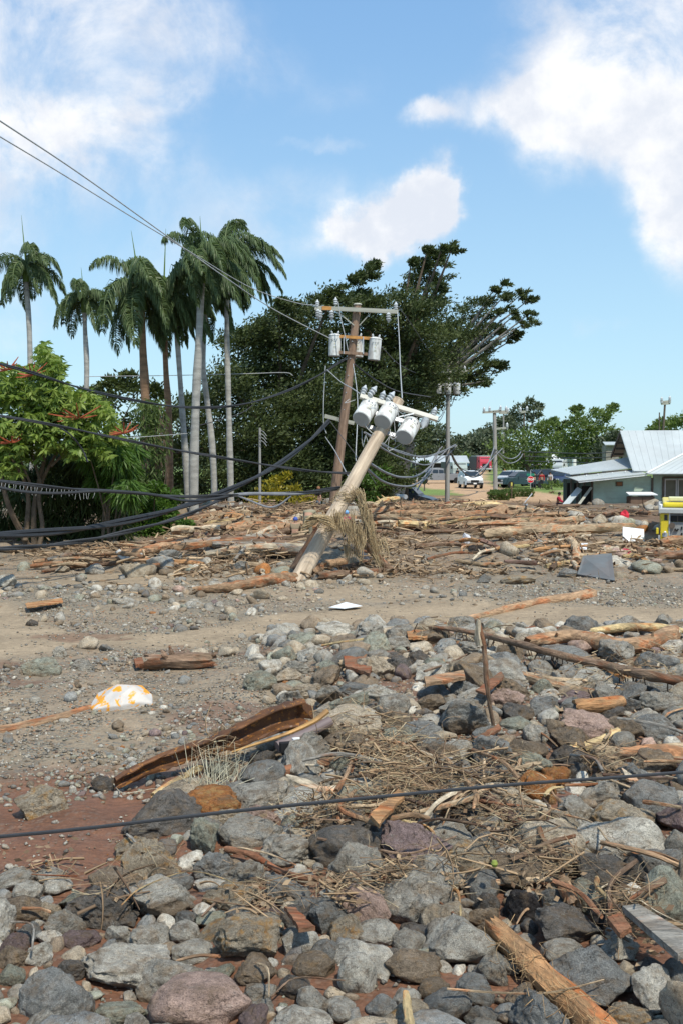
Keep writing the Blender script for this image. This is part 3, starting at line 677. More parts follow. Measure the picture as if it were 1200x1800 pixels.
# fine gravel, tiny faceted chips
def gravel(n):
    yy = 6 * (26 / 6) ** rng.random(n); xx = rng.uniform(-.42, .42, n) * yy; px, py = flatpix(xx, yy)
    q = S(.35, .55, fbm(xx * 1.1, yy * 1.1, 61)) * (1 - .85 * silt_mask(xx, yy)) * np.where(py > 1370, .12, 1.0)
    k = rng.random(n) < q; xx, yy = xx[k], yy[k]; N = len(xx)
    B = np.array([(1, 0, 0), (-1, 0, 0), (0, 1, 0), (0, -1, 0), (0, 0, 1), (0, 0, -.6)], float)
    Fb = np.array([(0, 2, 4), (2, 1, 4), (1, 3, 4), (3, 0, 4), (2, 0, 5), (1, 2, 5), (3, 1, 5), (0, 3, 5)])
    r = .007 + .018 * rng.random(N) ** 2 + yy * .0004
    V = B[None] * r[:, None, None] * rng.uniform(.5, 1.3, (N, 6, 1)); a = rng.uniform(0, 6.28, N)
    ca, sa = np.cos(a)[:, None], np.sin(a)[:, None]
    X = V[..., 0] * ca - V[..., 1] * sa + xx[:, None]; Yv = V[..., 0] * sa + V[..., 1] * ca + yy[:, None]
    Z = V[..., 2] * .7 + (hgt(xx, yy) + r * .3)[:, None]
    cols = np.array([RC[c][0] for c in CN])[rng.choice(len(CN), N, p=CP)] * rng.uniform(.7, 1.3, (N, 1))
    col = np.ones((N, 6, 4)); col[..., :3] = cols[:, None]
    me = np_mesh('gravel', np.stack([X, Yv, Z], -1).reshape(-1, 3), (Fb[None] + (np.arange(N) * 6)[:, None, None]).reshape(-1, 3), False, {'Col': ('FLOAT_COLOR', col.reshape(-1, 4))})
    o = link('gravel', me, M_STONES); tag(o, 'fine gravel spread over the flats', kind='stuff')
gravel(60000)
# ------------------------------------------------------------------ foliage
M_LEAF_DARK = leafmat('leaves_dark', (.028, .044, .016), (.088, .110, .033), .22)
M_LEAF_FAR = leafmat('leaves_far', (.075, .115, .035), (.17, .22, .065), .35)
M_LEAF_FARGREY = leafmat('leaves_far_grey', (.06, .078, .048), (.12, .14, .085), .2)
M_LEAF_BRIGHT = leafmat('leaves_bright', (.10, .17, .03), (.25, .32, .07), .35, .45)
M_LEAF_MID = leafmat('leaves_mid', (.045, .095, .02), (.11, .19, .035), .35, .45)
M_LEAF_PALM = leafmat('leaves_palm', (.065, .105, .042), (.18, .23, .10), .3, .4)
M_LEAF_CROTON = leafmat('leaves_croton', (.16, .17, .02), (.40, .30, .03), .35, .45)
M_FLOWER = simple('flower_red', (.36, .085, .04), .6)
M_BARK = simple('bark_brown', (.13, .095, .065), .9, .35, 3, .6, 14, dist=.05)
M_BARKGREY = simple('bark_grey', (.24, .22, .19), .9, .3, 3, .5, 14, dist=.04)
M_PALMTRUNK = simple('palm_trunk_grey', (.36, .345, .31), .9, .3, 1.5, .5, 18, stretch=(1, 1, 4), dist=.04)
M_PALMBROWN = simple('palm_trunk_brown', (.24, .145, .085), .9, .35, 1.5, .5, 18, stretch=(1, 1, 5), dist=.04)
M_SHAFT = simple('palm_crownshaft_green', (.11, .17, .03), .45, .2, 2, .1)
M_SHEATH = simple('palm_sheath_brown', (.32, .13, .05), .7)

def leaves(name, cen, dirs, L, Wd, mat, parent=None, tone=None, jit=.6, kind=None, droop=0.0):
    """diamond leaves: cen (n,3) leaf bases, dirs (n,3) directions"""
    n = len(cen); d = dirs + rng.normal(0, jit, (n, 3)); d[:, 2] -= droop; d /= np.linalg.norm(d, axis=1)[:, None]
    s = np.cross(d, rng.normal(size=(n, 3))); s /= np.linalg.norm(s, axis=1)[:, None]
    L = np.broadcast_to(L, (n,)) * rng.uniform(.65, 1.3, n); Wv = np.broadcast_to(Wd, (n,)) * rng.uniform(.7, 1.3, n)
    a = cen; b = cen + d * (L * .45)[:, None] + s * (Wv / 2)[:, None]; c = cen + d * L[:, None]; e = cen + d * (L * .45)[:, None] - s * (Wv / 2)[:, None]
    V = np.stack([a, b, c, e], 1).reshape(-1, 3); Fc = np.arange(n * 4).reshape(n, 4)
    t = np.clip(rng.random(n) * .6 + (0 if tone is None else tone), 0, 1)
    me = np_mesh(name, V, Fc, False, {'tone': ('FLOAT', np.repeat(t, 4))})
    o = link(name, me, mat, parent)
    if kind: o['kind'] = kind
    return o
def lobes_to_leaves(lobes, per, leafL, flow=(0, 0, 0), flat=.45, tw=.75, dens=1.0):
    """lobes: (centre, (rx,ry,rz)). Twig clumps inside each lobe, leaves round each twig clump."""
    cs = []; ds = []; tn = []
    tw0 = tw
    for c, r in lobes:
        c = np.array(c); r = np.array(r); tw = min(tw0, r[0] * .62); vol = (r[0] * r[1] * r[2]) ** (2 / 3)
        nt = max(3, int(dens * vol / (tw * tw) * 2.6 * (.62 if tw < tw0 else 1)))
        u = rng.normal(size=(nt, 3)); u /= np.linalg.norm(u, axis=1)[:, None]
        tc_ = c + u * r * (rng.random((nt, 1)) ** .4)
        if flow[0] > .5: tc_ = tc_ + (rng.random((nt, 1)) < .22) * (np.array(flow) * .8 + u * .6) * r * rng.uniform(.4, 1.1, (nt, 1))
        k = int(per); g = rng.normal(size=(nt, k, 3)) * np.array([1, 1, flat]) * tw * .5
        f = np.array(flow); g += f * np.abs(rng.normal(size=(nt, k, 1))) * tw * .45
        q = tc_[:, None] + g
        out_ = g + np.array([0, 0, .12]) + f * .8 + u[:, None] * .3
        cs.append(q.reshape(-1, 3)); ds.append(out_.reshape(-1, 3)); tn.append(np.repeat(rng.random(nt) * .55, k))
    d = np.concatenate(ds); d /= (np.linalg.norm(d, axis=1)[:, None] + 1e-6)
    return np.concatenate(cs), d, np.concatenate(tn)
def pxl(lst, D, rng_d=2.5):
    """photo-measured lumps (px, py, radius px [, depth shift]) -> lumps standing in the place"""
    out_ = []
    for t in lst:
        dd = D + (t[3] if len(t) > 3 else rnd.uniform(-rng_d, rng_d)); c = P(t[0], t[1], dd); r = t[2] / F * dd
        out_.append((c, (r, r * 1.1, r * .85)))
    return out_
def tree(name, label, cat, lobes, base, mat, leafL=.3, leafW=.15, per=34, flow=(0, 0, 0), limbs=True, trunk_r=.3, bark=None, group=None, tw=.75, dens=1.0, flat=.45, limb_n=12, lean=None, trunkname='trunk'):
    root = empty(name, base, label=label, cat=cat, group=group); b = Vector(base)
    cen, d, tn = lobes_to_leaves(lobes, per, leafL, flow, flat, tw, dens)
    leaves('crown', cen - np.array(b), d, leafL, leafW, mat, root, tn, .55, kind='stuff')
    cc = sum((Vector(c) for c, _ in lobes), Vector()) / len(lobes)
    m = MB(); fork = b.lerp(Vector((cc.x, cc.y, cc.z)), .45) if lean is None else Vector(lean)
    m.tube([v - b for v in catmull([b - Vector((0, 0, .4)), b.lerp(fork, .5) + Vector((rnd.uniform(-.15, .15), 0, 0)), fork], 6)], [trunk_r * (1.25 - .6 * k / 6) for k in range(7)], 9)
    m.build(trunkname, bark or M_BARK, root, True)
    if limbs:
        pick = lobes if len(lobes) <= limb_n else rnd.sample(lobes, limb_n)
        for c, r in pick:
            c = Vector(c); mid = fork.lerp(c, .5) + Vector((rnd.uniform(-.3, .3), rnd.uniform(-.3, .3), rnd.uniform(.0, .5))) * .06 * (c - fork).length
            L = MB(); L.tube([v - b for v in catmull([fork - Vector((0, 0, .1)), mid, c], 7)], [max(.02, trunk_r * .42 * (1 - .85 * k / 7)) for k in range(8)], 6)
            L.build('limb', bark or M_BARK, root, True)
    return root

# --- the great dark windswept trees behind the poles
ft = (1.1, .1, .5)
LA = [(430, 640, 42), (470, 600, 45), (520, 570, 40), (560, 548, 28), (585, 520, 12), (610, 545, 28), (405, 680, 40), (455, 680, 55), (520, 650, 60), (580, 620, 58), (470, 745, 60), (540, 730, 65),
      (590, 700, 60), (420, 760, 50), (440, 830, 50), (500, 815, 55), (560, 800, 60), (400, 600, 28), (500, 560, 28), (455, 580, 22), (540, 865, 40), (420, 860, 40), (480, 870, 40), (490, 540, 14), (430, 595, 20), (380, 700, 40), (370, 790, 45), (385, 850, 35), (310, 725, 30), (300, 790, 36), (340, 760, 34), (305, 860, 36), (345, 860, 34), (275, 740, 22), (255, 800, 30), (340, 710, 26)]
LB = [(628, 520, 17), (640, 485, 15), (652, 468, 8), (620, 495, 10), (632, 545, 28), (655, 560, 36), (690, 545, 28), (720, 535, 28), (728, 500, 20), (742, 470, 16), (762, 455, 14), (775, 438, 7), (792, 440, 7), (750, 440, 7),
      (755, 490, 15), (700, 590, 52), (640, 610, 55), (740, 570, 42), (755, 530, 16), (722, 462, 7), (700, 650, 58), (640, 680, 58), (690, 710, 52), (735, 640, 40), (640, 750, 55), (768, 505, 8)]
LB2 = [(600, 770, 60), (650, 800, 48), (665, 845, 38), (620, 850, 48), (580, 850, 48), (645, 870, 30), (655, 830, 30), (600, 830, 45)]
LC = [(785, 575, 32), (815, 555, 22), (846, 540, 17), (868, 508, 8), (885, 500, 6), (885, 520, 12), (912, 520, 9), (925, 530, 7), (850, 566, 14), (878, 552, 10), (902, 555, 9), (918, 570, 9), (925, 555, 7), (780, 600, 42), (820, 590, 24),
      (850, 590, 16), (875, 585, 12), (895, 600, 10), (830, 620, 15), (855, 612, 9), (865, 650, 14), (845, 640, 11), (850, 670, 12), (830, 672, 13), (805, 645, 20), (770, 650, 36), (745, 690, 34), (790, 680, 20), (815, 668, 12), (800, 690, 9), (868, 640, 8), (905, 585, 8), (740, 720, 24)]
DT = 62
cA = tree('shade_tree', 'broad dark tree behind the palms and croton bush, left of the leaning poles', 'tree', pxl(LA, DT, 4), (P(500, 895, DT + 2).x, DT + 2, .3), M_LEAF_DARK, .25, .105, 80, ft, trunk_r=.55, tw=.8, dens=3.8, limb_n=14, lean=P(490, 800, DT + 2))
cB = tree('shade_tree', 'tall dark tree with two windblown spires rising straight behind the leaning poles', 'tree', pxl(LB + LB2, DT + 1, 3.5), (P(665, 895, DT + 3).x, DT + 3, .2), M_LEAF_DARK, .24, .095, 80, ft, trunk_r=.6, tw=.7, dens=3.0, limb_n=22, lean=P(690, 720, DT + 3))
cC = tree('shade_tree', 'dark spreading tree whose bare-limbed branches reach right over the transformer pole', 'tree', pxl(LC, DT + 8, 2), (P(690, 895, DT + 9).x, DT + 9, .2), M_LEAF_DARK, .24, .095, 66, ft, trunk_r=.5, tw=.55, dens=1.8, limb_n=33, lean=P(735, 700, DT + 9), bark=M_BARKGREY)
# low dark growth under the tree at right
tree('bush', 'dark green bush under the big tree beside the wrecked dark car', 'bush', pxl([(655, 860, 26), (668, 835, 22), (640, 845, 25), (660, 880, 14), (645, 885, 16)], 58, 1), (P(655, 893, 58).x, 58, .1), M_LEAF_MID, .22, .09, 40, (0, 0, -.3), limbs=False, trunk_r=.08, tw=.5)
tree('bush', 'yellow-green bush between the big dark tree and the first distant pole', 'bush', pxl([(705, 800, 20), (690, 780, 14), (720, 830, 24), (735, 845, 16), (700, 845, 20), (715, 780, 12), (745, 815, 10)], 74, 1), (P(715, 872, 74).x, 74, 0), M_LEAF_FAR, .26, .13, 36, (0, 0, 0), trunk_r=.12, tw=.6)

# --- background trees
def bt(label, lst, D, mat, lL=.7, kind='background_tree', base=None, **k):
    bx = base or (sum(t[0] for t in lst) / len(lst)); kw = dict(per=36, tw=1.3, trunk_r=.3, limb_n=8, dens=3.2); kw.update(k)
    return tree(kind, label, 'tree', pxl(lst, D, 3), (P(bx, 830, D).x, D, H(P(bx, 830, D).x, D)), mat, lL, lL * .5, **kw)
bt('flat-topped dark tree seen between the second and third palm trunks from left', [(190, 678, 16), (225, 670, 16), (160, 690, 12), (205, 700, 25), (240, 690, 25), (175, 720, 25), (225, 735, 30), (275, 690, 20), (130, 700, 12), (150, 740, 25)], 90, M_LEAF_DARK, .45, tw=1.0)
bt('pale yellow-green tree behind the vine-covered palm trunk', [(225, 780, 28), (275, 800, 30), (240, 830, 30), (320, 800, 20), (200, 820, 25), (285, 860, 25), (320, 850, 18)], 66, M_LEAF_FAR, .35, tw=.9, per=26)
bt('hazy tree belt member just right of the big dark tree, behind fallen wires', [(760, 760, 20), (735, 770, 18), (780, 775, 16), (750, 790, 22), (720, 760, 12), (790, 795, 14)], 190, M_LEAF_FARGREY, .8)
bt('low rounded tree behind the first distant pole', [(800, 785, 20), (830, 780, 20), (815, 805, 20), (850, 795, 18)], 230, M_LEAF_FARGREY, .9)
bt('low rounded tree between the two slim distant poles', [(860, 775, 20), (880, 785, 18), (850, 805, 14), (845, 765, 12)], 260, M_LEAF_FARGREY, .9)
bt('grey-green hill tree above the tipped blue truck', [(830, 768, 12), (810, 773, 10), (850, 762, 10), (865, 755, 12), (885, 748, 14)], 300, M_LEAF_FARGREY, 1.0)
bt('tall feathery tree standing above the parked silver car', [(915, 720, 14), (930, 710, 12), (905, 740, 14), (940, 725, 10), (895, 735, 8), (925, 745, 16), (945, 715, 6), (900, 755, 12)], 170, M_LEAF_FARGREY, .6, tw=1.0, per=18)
bt('bright green spreading tree directly over the silver and dark parked cars', [(905, 770, 24), (935, 765, 26), (880, 790, 22), (910, 800, 26), (945, 795, 26), (960, 750, 14), (890, 815, 14), (925, 820, 18), (955, 815, 14), (972, 742, 8)], 118, M_LEAF_FAR, .45, tw=1.1, per=30)
bt('dark green tree with spiky windblown top left of the tin-roofed house', [(1010, 755, 22), (1035, 750, 20), (1005, 780, 24), (1040, 780, 24), (1008, 735, 10), (1060, 735, 10), (1070, 720, 7), (1005, 722, 6), (1045, 730, 12), (985, 770, 16), (1065, 760, 14), (1030, 800, 24), (990, 800, 20), (1012, 718, 4), (1075, 715, 4)], 150, M_LEAF_FAR, .5, tw=1.0, per=24, flow=(.9, 0, .3))
bt('dark palm-like tree behind the bright green spreading tree', [(985, 760, 10), (970, 775, 12), (992, 785, 14), (975, 800, 14), (995, 745, 5)], 165, M_LEAF_DARK, .5, tw=.9)
bt('dark tree low behind the small grey roof', [(1065, 785, 16), (1080, 770, 10), (1050, 800, 14), (1090, 790, 12)], 140, M_LEAF_FARGREY, .6, tw=1.0)
bt('round-headed tree rising behind the ridge of the tin roof', [(1160, 750, 14), (1185, 742, 16), (1210, 742, 18), (1148, 758, 10), (1240, 745, 18), (1195, 760, 20)], 130, M_LEAF_FAR, .5, tw=1.0)
# far wood: one mass
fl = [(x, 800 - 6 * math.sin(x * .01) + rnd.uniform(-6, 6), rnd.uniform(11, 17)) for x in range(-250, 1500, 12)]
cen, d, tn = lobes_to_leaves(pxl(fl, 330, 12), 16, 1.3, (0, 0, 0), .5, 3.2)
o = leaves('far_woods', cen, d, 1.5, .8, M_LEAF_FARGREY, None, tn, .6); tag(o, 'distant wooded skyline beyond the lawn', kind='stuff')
fl = [(x, 812 + rnd.uniform(-5, 5), rnd.uniform(10, 15)) for x in range(770, 1100, 9)]
cen, d, tn = lobes_to_leaves(pxl(fl, 215, 6), 20, .9, (0, 0, 0), .5, 1.8)
o = leaves('roadside_thicket', cen, d, .9, .45, M_LEAF_FAR, None, tn, .6); tag(o, 'green thicket closing off the end of the dirt road', kind='stuff')

# --- croton bush
cl = pxl([(470, 865, 22), (500, 855, 20), (445, 880, 16), (525, 872, 18), (545, 882, 14), (490, 880, 24), (515, 893, 14), (455, 893, 14), (480, 845, 9), (505, 842, 8)], 53, 1)
tree('croton_bush', 'rounded yellow-green bush with rusty tips left of the leaning poles', 'bush', cl, (P(495, 905, 53).x, 53, H(P(495, 905, 53).x, 53)), M_LEAF_CROTON, .2, .1, 44, (0, 0, .4), limbs=False, trunk_r=.07, tw=.45, dens=1.1)

# ------------------------------------------------------------------ royal palms
def frond_mesh(az, elev, L, wind, nl=80, droop=1.0):
    pts = []; d = np.array([math.cos(az) * math.cos(elev), math.sin(az) * math.cos(elev), math.sin(elev)]); p = np.zeros(3); n = 16
    for k in range(n + 1):
        pts.append(p.copy()); t = k / n
        d = d + np.array([wind * .05, 0, -.135 * droop * (.45 + t)]); d /= np.linalg.norm(d); p = p + d * (L / n)
    pts = np.array(pts); V = []; Fc = []; tone = []
    tt = np.sort(rng.uniform(.12, .995, nl)); idx = tt * n; i0 = np.minimum(idx.astype(int), n - 1); fr = idx - i0
    base = pts[i0] * (1 - fr)[:, None] + pts[i0 + 1] * fr[:, None]; dr = pts[i0 + 1] - pts[i0]; dr /= np.linalg.norm(dr, axis=1)[:, None]
    side = np.cross(dr, [0, 0, 1.0]); side /= (np.linalg.norm(side, axis=1)[:, None] + 1e-6)
    ll = L * .26 * np.sin(np.clip(tt * 1.02, 0, 1) ** .6 * math.pi * .93) + .15
    for s in (-1, 1):
        up = rng.uniform(-.5, .6, (nl, 1))
        a = side * s + dr * .55 + np.array([[wind * .35, 0, 0]]) + up * np.array([[0, 0, 1]]) + rng.normal(0, .12, (nl, 3)); a /= np.linalg.norm(a, axis=1)[:, None]
        b = a + np.array([[wind * .2, 0, -1.5]]); b /= np.linalg.norm(b, axis=1)[:, None]
        c = b + np.array([[0, 0, -1.2]]); c /= np.linalg.norm(c, axis=1)[:, None]
        q0 = base; q1 = q0 + a * (ll * .33)[:, None]; q2 = q1 + b * (ll * .35)[:, None]; q3 = q2 + c * (ll * .32)[:, None]
        wv = np.cross(a, rng.normal(size=(nl, 3))); wv /= np.linalg.norm(wv, axis=1)[:, None]; wv *= .019
        o = len(V) * 1
        st = np.stack([q0 - wv * .6, q0 + wv * .6, q1 - wv, q1 + wv, q2 - wv * .8, q2 + wv * .8, q3], 1)
        V.append(st.reshape(-1, 3)); tone.append(np.repeat(rng.random(nl) * .6 + .1, 7))
    V = np.concatenate(V); n7 = len(V) // 7; bI = (np.arange(n7) * 7)[:, None]
    quads = np.concatenate([bI + np.array([[0, 1, 3, 2]]), bI + np.array([[2, 3, 5, 4]]), bI + np.array([[4, 5, 6, 6]])])
    F4 = quads[quads[:, 2] != quads[:, 3]]; tri = quads[quads[:, 2] == quads[:, 3]][:, :3]
    me = bpy.data.meshes.new('frond')
    # rachis
    mb = MB(); mb.tube([Vector(p) for p in pts[::2]], [.035 * (1 - .8 * k / 8) + .006 for k in range(9)], 5)
    nb = len(V)
    me.from_pydata([tuple(v) for v in V] + mb.v, [], [tuple(f) for f in F4] + [tuple(f) for f in tri] + [tuple(i + nb for i in f) for f in mb.f])
    a = me.attributes.new('tone', 'FLOAT', 'POINT'); a.data.foreach_set('value', np.concatenate([np.concatenate(tone), np.full(len(mb.v), .9)]).astype(np.float32))
    me.update(); return me
def palm(label, crown, spear, trunkpts, D, Lpx, wpx, wind=.9, nf=15, trunkmat=None, shaft=True, fr_el=None, seed=0, lean_d=0):
    r_ = random.Random(seed); base = P(*trunkpts[-1], D); base.z = H(base.x, D) - .2
    root = empty('royal_palm', base, label=label, cat='palm tree', group='royal palms along the left side'); b = Vector(base)
    ct = P(*crown, D); L = Lpx / F * D; rt = wpx / F * D / 2
    pts = [P(*q, D) for q in trunkpts[:-1]] + [Vector((base.x, D, base.z))]
    sh = .17 * L if shaft else 0
    top = pts[0]; path = catmull([ct] + pts, 18); n = len(path)
    MB().tube([v - b for v in path], [rt * (.62 + .42 * (k / (n - 1)) + .06 * math.sin(k * 1.1)) for k in range(n)], 12).build('trunk', trunkmat or M_PALMTRUNK, root, True)
    if shaft:
        d0 = (path[3] - path[0]).normalized(); p1 = ct + d0 * (L * .36)
        MB().tube([ct - b, ct.lerp(p1, .3) - b, ct.lerp(p1, .75) - b, p1 - b], [rt * .62, rt * .85, rt * 1.12, rt * 1.0], 12).build('crownshaft', M_SHAFT, root, True)
    sp = P(*spear, D); MB().tube([ct - b, ct.lerp(sp, .5) - b, sp - b], [.05, .03, .006], 6).build('spear_leaf', M_SHAFT, root, True)
    for k in range(int(nf * 1.2)):
        azm = k * 2.399 + r_.uniform(-.3, .3); el_ = r_.choice([1.2, .95, .7, .45, .2, -.1, -.4]) if fr_el is None else fr_el(k, r_)
        me = frond_mesh(azm, el_, L * r_.uniform(.80, 1.08), wind, 150, r_.uniform(1.1, 2.1))
        link('frond', me, M_LEAF_PALM, root, ct - b)
    return root
PALMS = [
 palm('tall slim palm at far left standing clear against the sky', (46, 462), (38, 378), [(47, 500), (52, 580), (55, 700), (58, 900)], 52, 92, 11, .55, 13, seed=1),
 palm('smallest palm with sky behind it, second from the left edge', (148, 520), (143, 470), [(150, 580), (153, 650), (150, 760), (150, 895)], 58, 82, 11, .5, 13, seed=2),
 palm('palm with green crownshaft over a brown trunk wrapped in hanging vines', (246, 500), (231, 405), [(252, 620), (256, 700), (258, 800), (256, 905)], 41, 125, 19, .8, 19, M_PALMBROWN, seed=3),
 palm('brown-trunked palm just right of the vine-wrapped one', (288, 520), (292, 402), [(292, 650), (297, 720), (298, 800), (300, 905)], 43, 110, 14, 1.0, 14, M_PALMBROWN, seed=4),
 palm('white-trunked slightly leaning palm, the thickest pale trunk', (356, 455), (352, 380), [(350, 600), (345, 700), (341, 830), (342, 925)], 40, 118, 18, 1.2, 18, seed=5),
 palm('slim palm curving behind the thick white trunk on its right', (362, 520), (330, 470), [(358, 640), (364, 700), (374, 790), (379, 915)], 46, 90, 12, 1.3, 12, seed=6),
 palm('rightmost palm with fronds blown right and drooping beside the dark tree', (402, 452), (415, 393), [(399, 560), (402, 700), (405, 820), (407, 905)], 45, 122, 12, 1.25, 17, seed=7),
 palm('pale-trunked palm leaning in close on the left of the thick white trunk', (308, 540), (318, 470), [(318, 680), (322, 740), (328, 820), (333, 915)], 42, 92, 13, 1.1, 12, seed=8),
]

# ------------------------------------------------------------------ octopus tree and undergrowth at left
def octopus():
    D = 32; b = P(62, 1000, D); b.z = H(b.x, D) - .1
    root = empty('umbrella_tree', b, label='bright green umbrella-leaved tree with red spoke-like flower sprays at the left edge', cat='tree')
    lob = [(75, 620, 14), (95, 640, 20), (60, 655, 16), (90, 680, 26), (60, 700, 22), (20, 660, 22), (10, 700, 22), (-15, 680, 25), (120, 700, 18), (150, 705, 22), (175, 725, 22), (120, 740, 30), (70, 740, 26), (30, 745, 26), (0, 760, 26),
           (150, 760, 24), (60, 780, 28), (20, 790, 20), (195, 750, 14), (170, 780, 16), (105, 770, 26), (88, 655, 20), (76, 605, 8), (-30, 740, 30), (20, 820, 20), (-5, 800, 22), (130, 790, 18), (60, 730, 26), (90, 715, 24), (185, 800, 14), (210, 770, 12), (40, 690, 22)]
    cen = []; dr = []; tn = []
    for (x, y, r) in lob:
        nC = int(r * r * .10) + 3
        for _ in range(nC):
            u = rng.normal(size=3); u /= np.linalg.norm(u); q = P(x, y, D + rnd.uniform(-1.2, 1.2)); rr = r / F * D
            c = np.array(q) + u * rr * rnd.uniform(.5, 1.1); nlf = rnd.randint(8, 11); a0 = rnd.uniform(0, 6); tone = rnd.random() * .7; s = rnd.uniform(.8, 1.2)
            up = np.array([rnd.uniform(-.6, .6), rnd.uniform(-1.1, .3), .8]); up /= np.linalg.norm(up); e1 = np.cross(up, [0, 1, .2]); e1 /= np.linalg.norm(e1); e2 = np.cross(up, e1)
            for j in range(nlf):
                a = a0 + j * 6.283 / nlf; cen.append(c); dr.append(e1 * math.cos(a) + e2 * math.sin(a) - up * .15 - np.array([0, 0, .35])); tn.append(tone)
    cen = np.array(cen); dr = np.array(dr)
    leaves('crown', cen - np.array(b), dr, .27, .085, M_LEAF_BRIGHT, root, np.array(tn), .14, kind='stuff')
    fk = P(45, 930, D)
    for pts, r in (([(62, 1000), (45, 950), (20, 900), (5, 850), (-5, 780)], .13), ([(66, 1000), (60, 940), (62, 880), (80, 800), (90, 700), (80, 640)], .11), ([(45, 950), (50, 870), (30, 820), (0, 775)], .09),
                   ([(60, 990), (75, 930), (70, 860), (110, 780), (150, 730)], .09), ([(58, 860), (30, 790), (15, 720)], .05), ([(72, 850), (55, 780), (60, 700)], .05), ([(90, 820), (120, 790), (170, 740)], .05)):
        w_ = catmull([P(x, y, D + .2 * i * (1 if x > 40 else -1)) - b for i, (x, y) in enumerate(pts)], 14)
        MB().tube(w_, [r * (1 - .65 * k / 14) for k in range(15)], 8).build('trunk' if r > .1 else 'limb', M_BARK, root, True)
    for (x, y, s) in ((57, 660, .9), (15, 650, .7), (140, 735, 1.35), (20, 778, .7), (218, 762, .8)):
        c = P(x, y, D - 1.2) - b; m = MB()
        for k in range(9):
            a = k * .7 + rnd.uniform(-.2, .2); e = Vector((math.cos(a), math.sin(a) * .5 - .3, .35 * math.sin(a * 1.7) + .15)).normalized() * rnd.uniform(.45, .7) * s
            m.tube([c, c + e * .5, c + e + Vector((0, 0, .04))], [.018, .026, .012], 5)
        m.build('flower_spray', M_FLOWER, root, True)
octopus()
def strapbush(label, lst, D, mat, n, L, Wd, droop=.8, name='bush', cat='bush', base=None):
    lob = pxl(lst, D, .8); bx = base or sum(t[0] for t in lst) / len(lst); b = P(bx, 985, D); b.z = H(b.x, D) - .1
    root = empty(name, b, label=label, cat=cat); tot = sum(t[2] ** 2 for t in lst); cs = []; ds = []; tn = []
    for (c, r), t in zip(lob, lst):
        k = int(n * t[2] ** 2 / tot); u = rng.normal(size=(k, 3)); u /= np.linalg.norm(u, axis=1)[:, None]
        cs.append(np.array(c) + u * np.array(r) * rng.random((k, 1)) ** .4); ds.append(u * np.array([1, 1, .4]) * .7); tn.append(np.full(k, rnd.random() * .4))
    leaves('foliage', np.concatenate(cs) - np.array(b), np.concatenate(ds), L, Wd, mat, root, np.concatenate(tn), .3, kind='stuff', droop=droop)
    m = MB()
    for (c, r) in lob[:10]: m.tube(catmull([Vector((rnd.uniform(-.3, .3), rnd.uniform(-.2, .2), 0)), (Vector(c) - b) * .5 + Vector((rnd.uniform(-.2, .2), 0, 0)), Vector(c) - b], 5), [.04, .035, .03, .025, .02, .012], 5)
    m.build('stem', M_BARK, root, True); return root
strapbush('dark strap-leaved screwpine mass under the umbrella tree', [(150, 810, 34), (190, 830, 34), (120, 840, 34), (90, 860, 30), (60, 850, 26), (150, 870, 36), (200, 880, 30), (110, 910, 34), (160, 930, 30), (70, 900, 24), (205, 925, 24), (130, 960, 22), (100, 800, 24), (20, 830, 22), (175, 790, 22), (-10, 860, 26), (40, 870, 26), (10, 910, 22), (60, 940, 20), (-30, 820, 30), (60, 830, 24)], 34.5, M_LEAF_DARK, 9000, .55, .06, base=130)
strapbush('glossy green long-leaved clump right of the umbrella tree', [(170, 800, 26), (205, 800, 24), (190, 840, 28), (225, 860, 24), (150, 775, 20), (220, 820, 18), (235, 790, 14), (200, 770, 16)], 32.5, M_LEAF_MID, 4200, .5, .055, base=190)
strapbush('dense bright green shrub at the foot of the palms, above the orange log', [(285, 900, 26), (310, 930, 22), (260, 930, 26), (250, 890, 24), (300, 875, 18), (325, 925, 14), (280, 945, 18), (235, 930, 18), (320, 950, 10), (275, 860, 16)], 36, M_LEAF_MID, 9000, .17, .07, .1, base=280)
strapbush('olive shrub thicket behind the screwpine mass', [(215, 860, 24), (225, 900, 26), (190, 950, 22), (230, 830, 18), (205, 975, 12), (160, 975, 12)], 37, M_LEAF_FAR, 6000, .22, .06, .3, base=215)
def vine():
    D = 40.3; b = P(258, 905, D); b.z = H(b.x, D); root = empty('climbing_vine', b, label='shaggy hanging vine smothering the brown palm trunk', cat='vine')
    cs = []; ds = []
    for k in range(3400):
        t = rng.random(); y = 700 + 190 * t ** .9; wd = 26 * (1 - .35 * t) * (1 if y < 790 else .8); x = 268 + rng.normal() * wd * .5 + 6 * math.sin(y * .05); cs.append(P(x, y, D + rng.normal() * .35)); ds.append((rng.normal() * .6, rng.normal() * .4, -.4))
    leaves('foliage', np.array(cs) - np.array(b), np.array(ds), .32, .06, M_LEAF_FAR, root, None, .3, kind='stuff', droop=.4)
    m = MB()
    for k in range(26):
        x = 250 + rnd.uniform(0, 45); y0 = rnd.uniform(710, 800); m.tube([P(x, y0, D - .3) - b, P(x + rnd.uniform(-6, 6), y0 + 45, D - .35) - b, P(x + rnd.uniform(-8, 8), y0 + 90, D - .3) - b], .02, 4)
    m.build('stem', M_BARK, root, True)
vine()
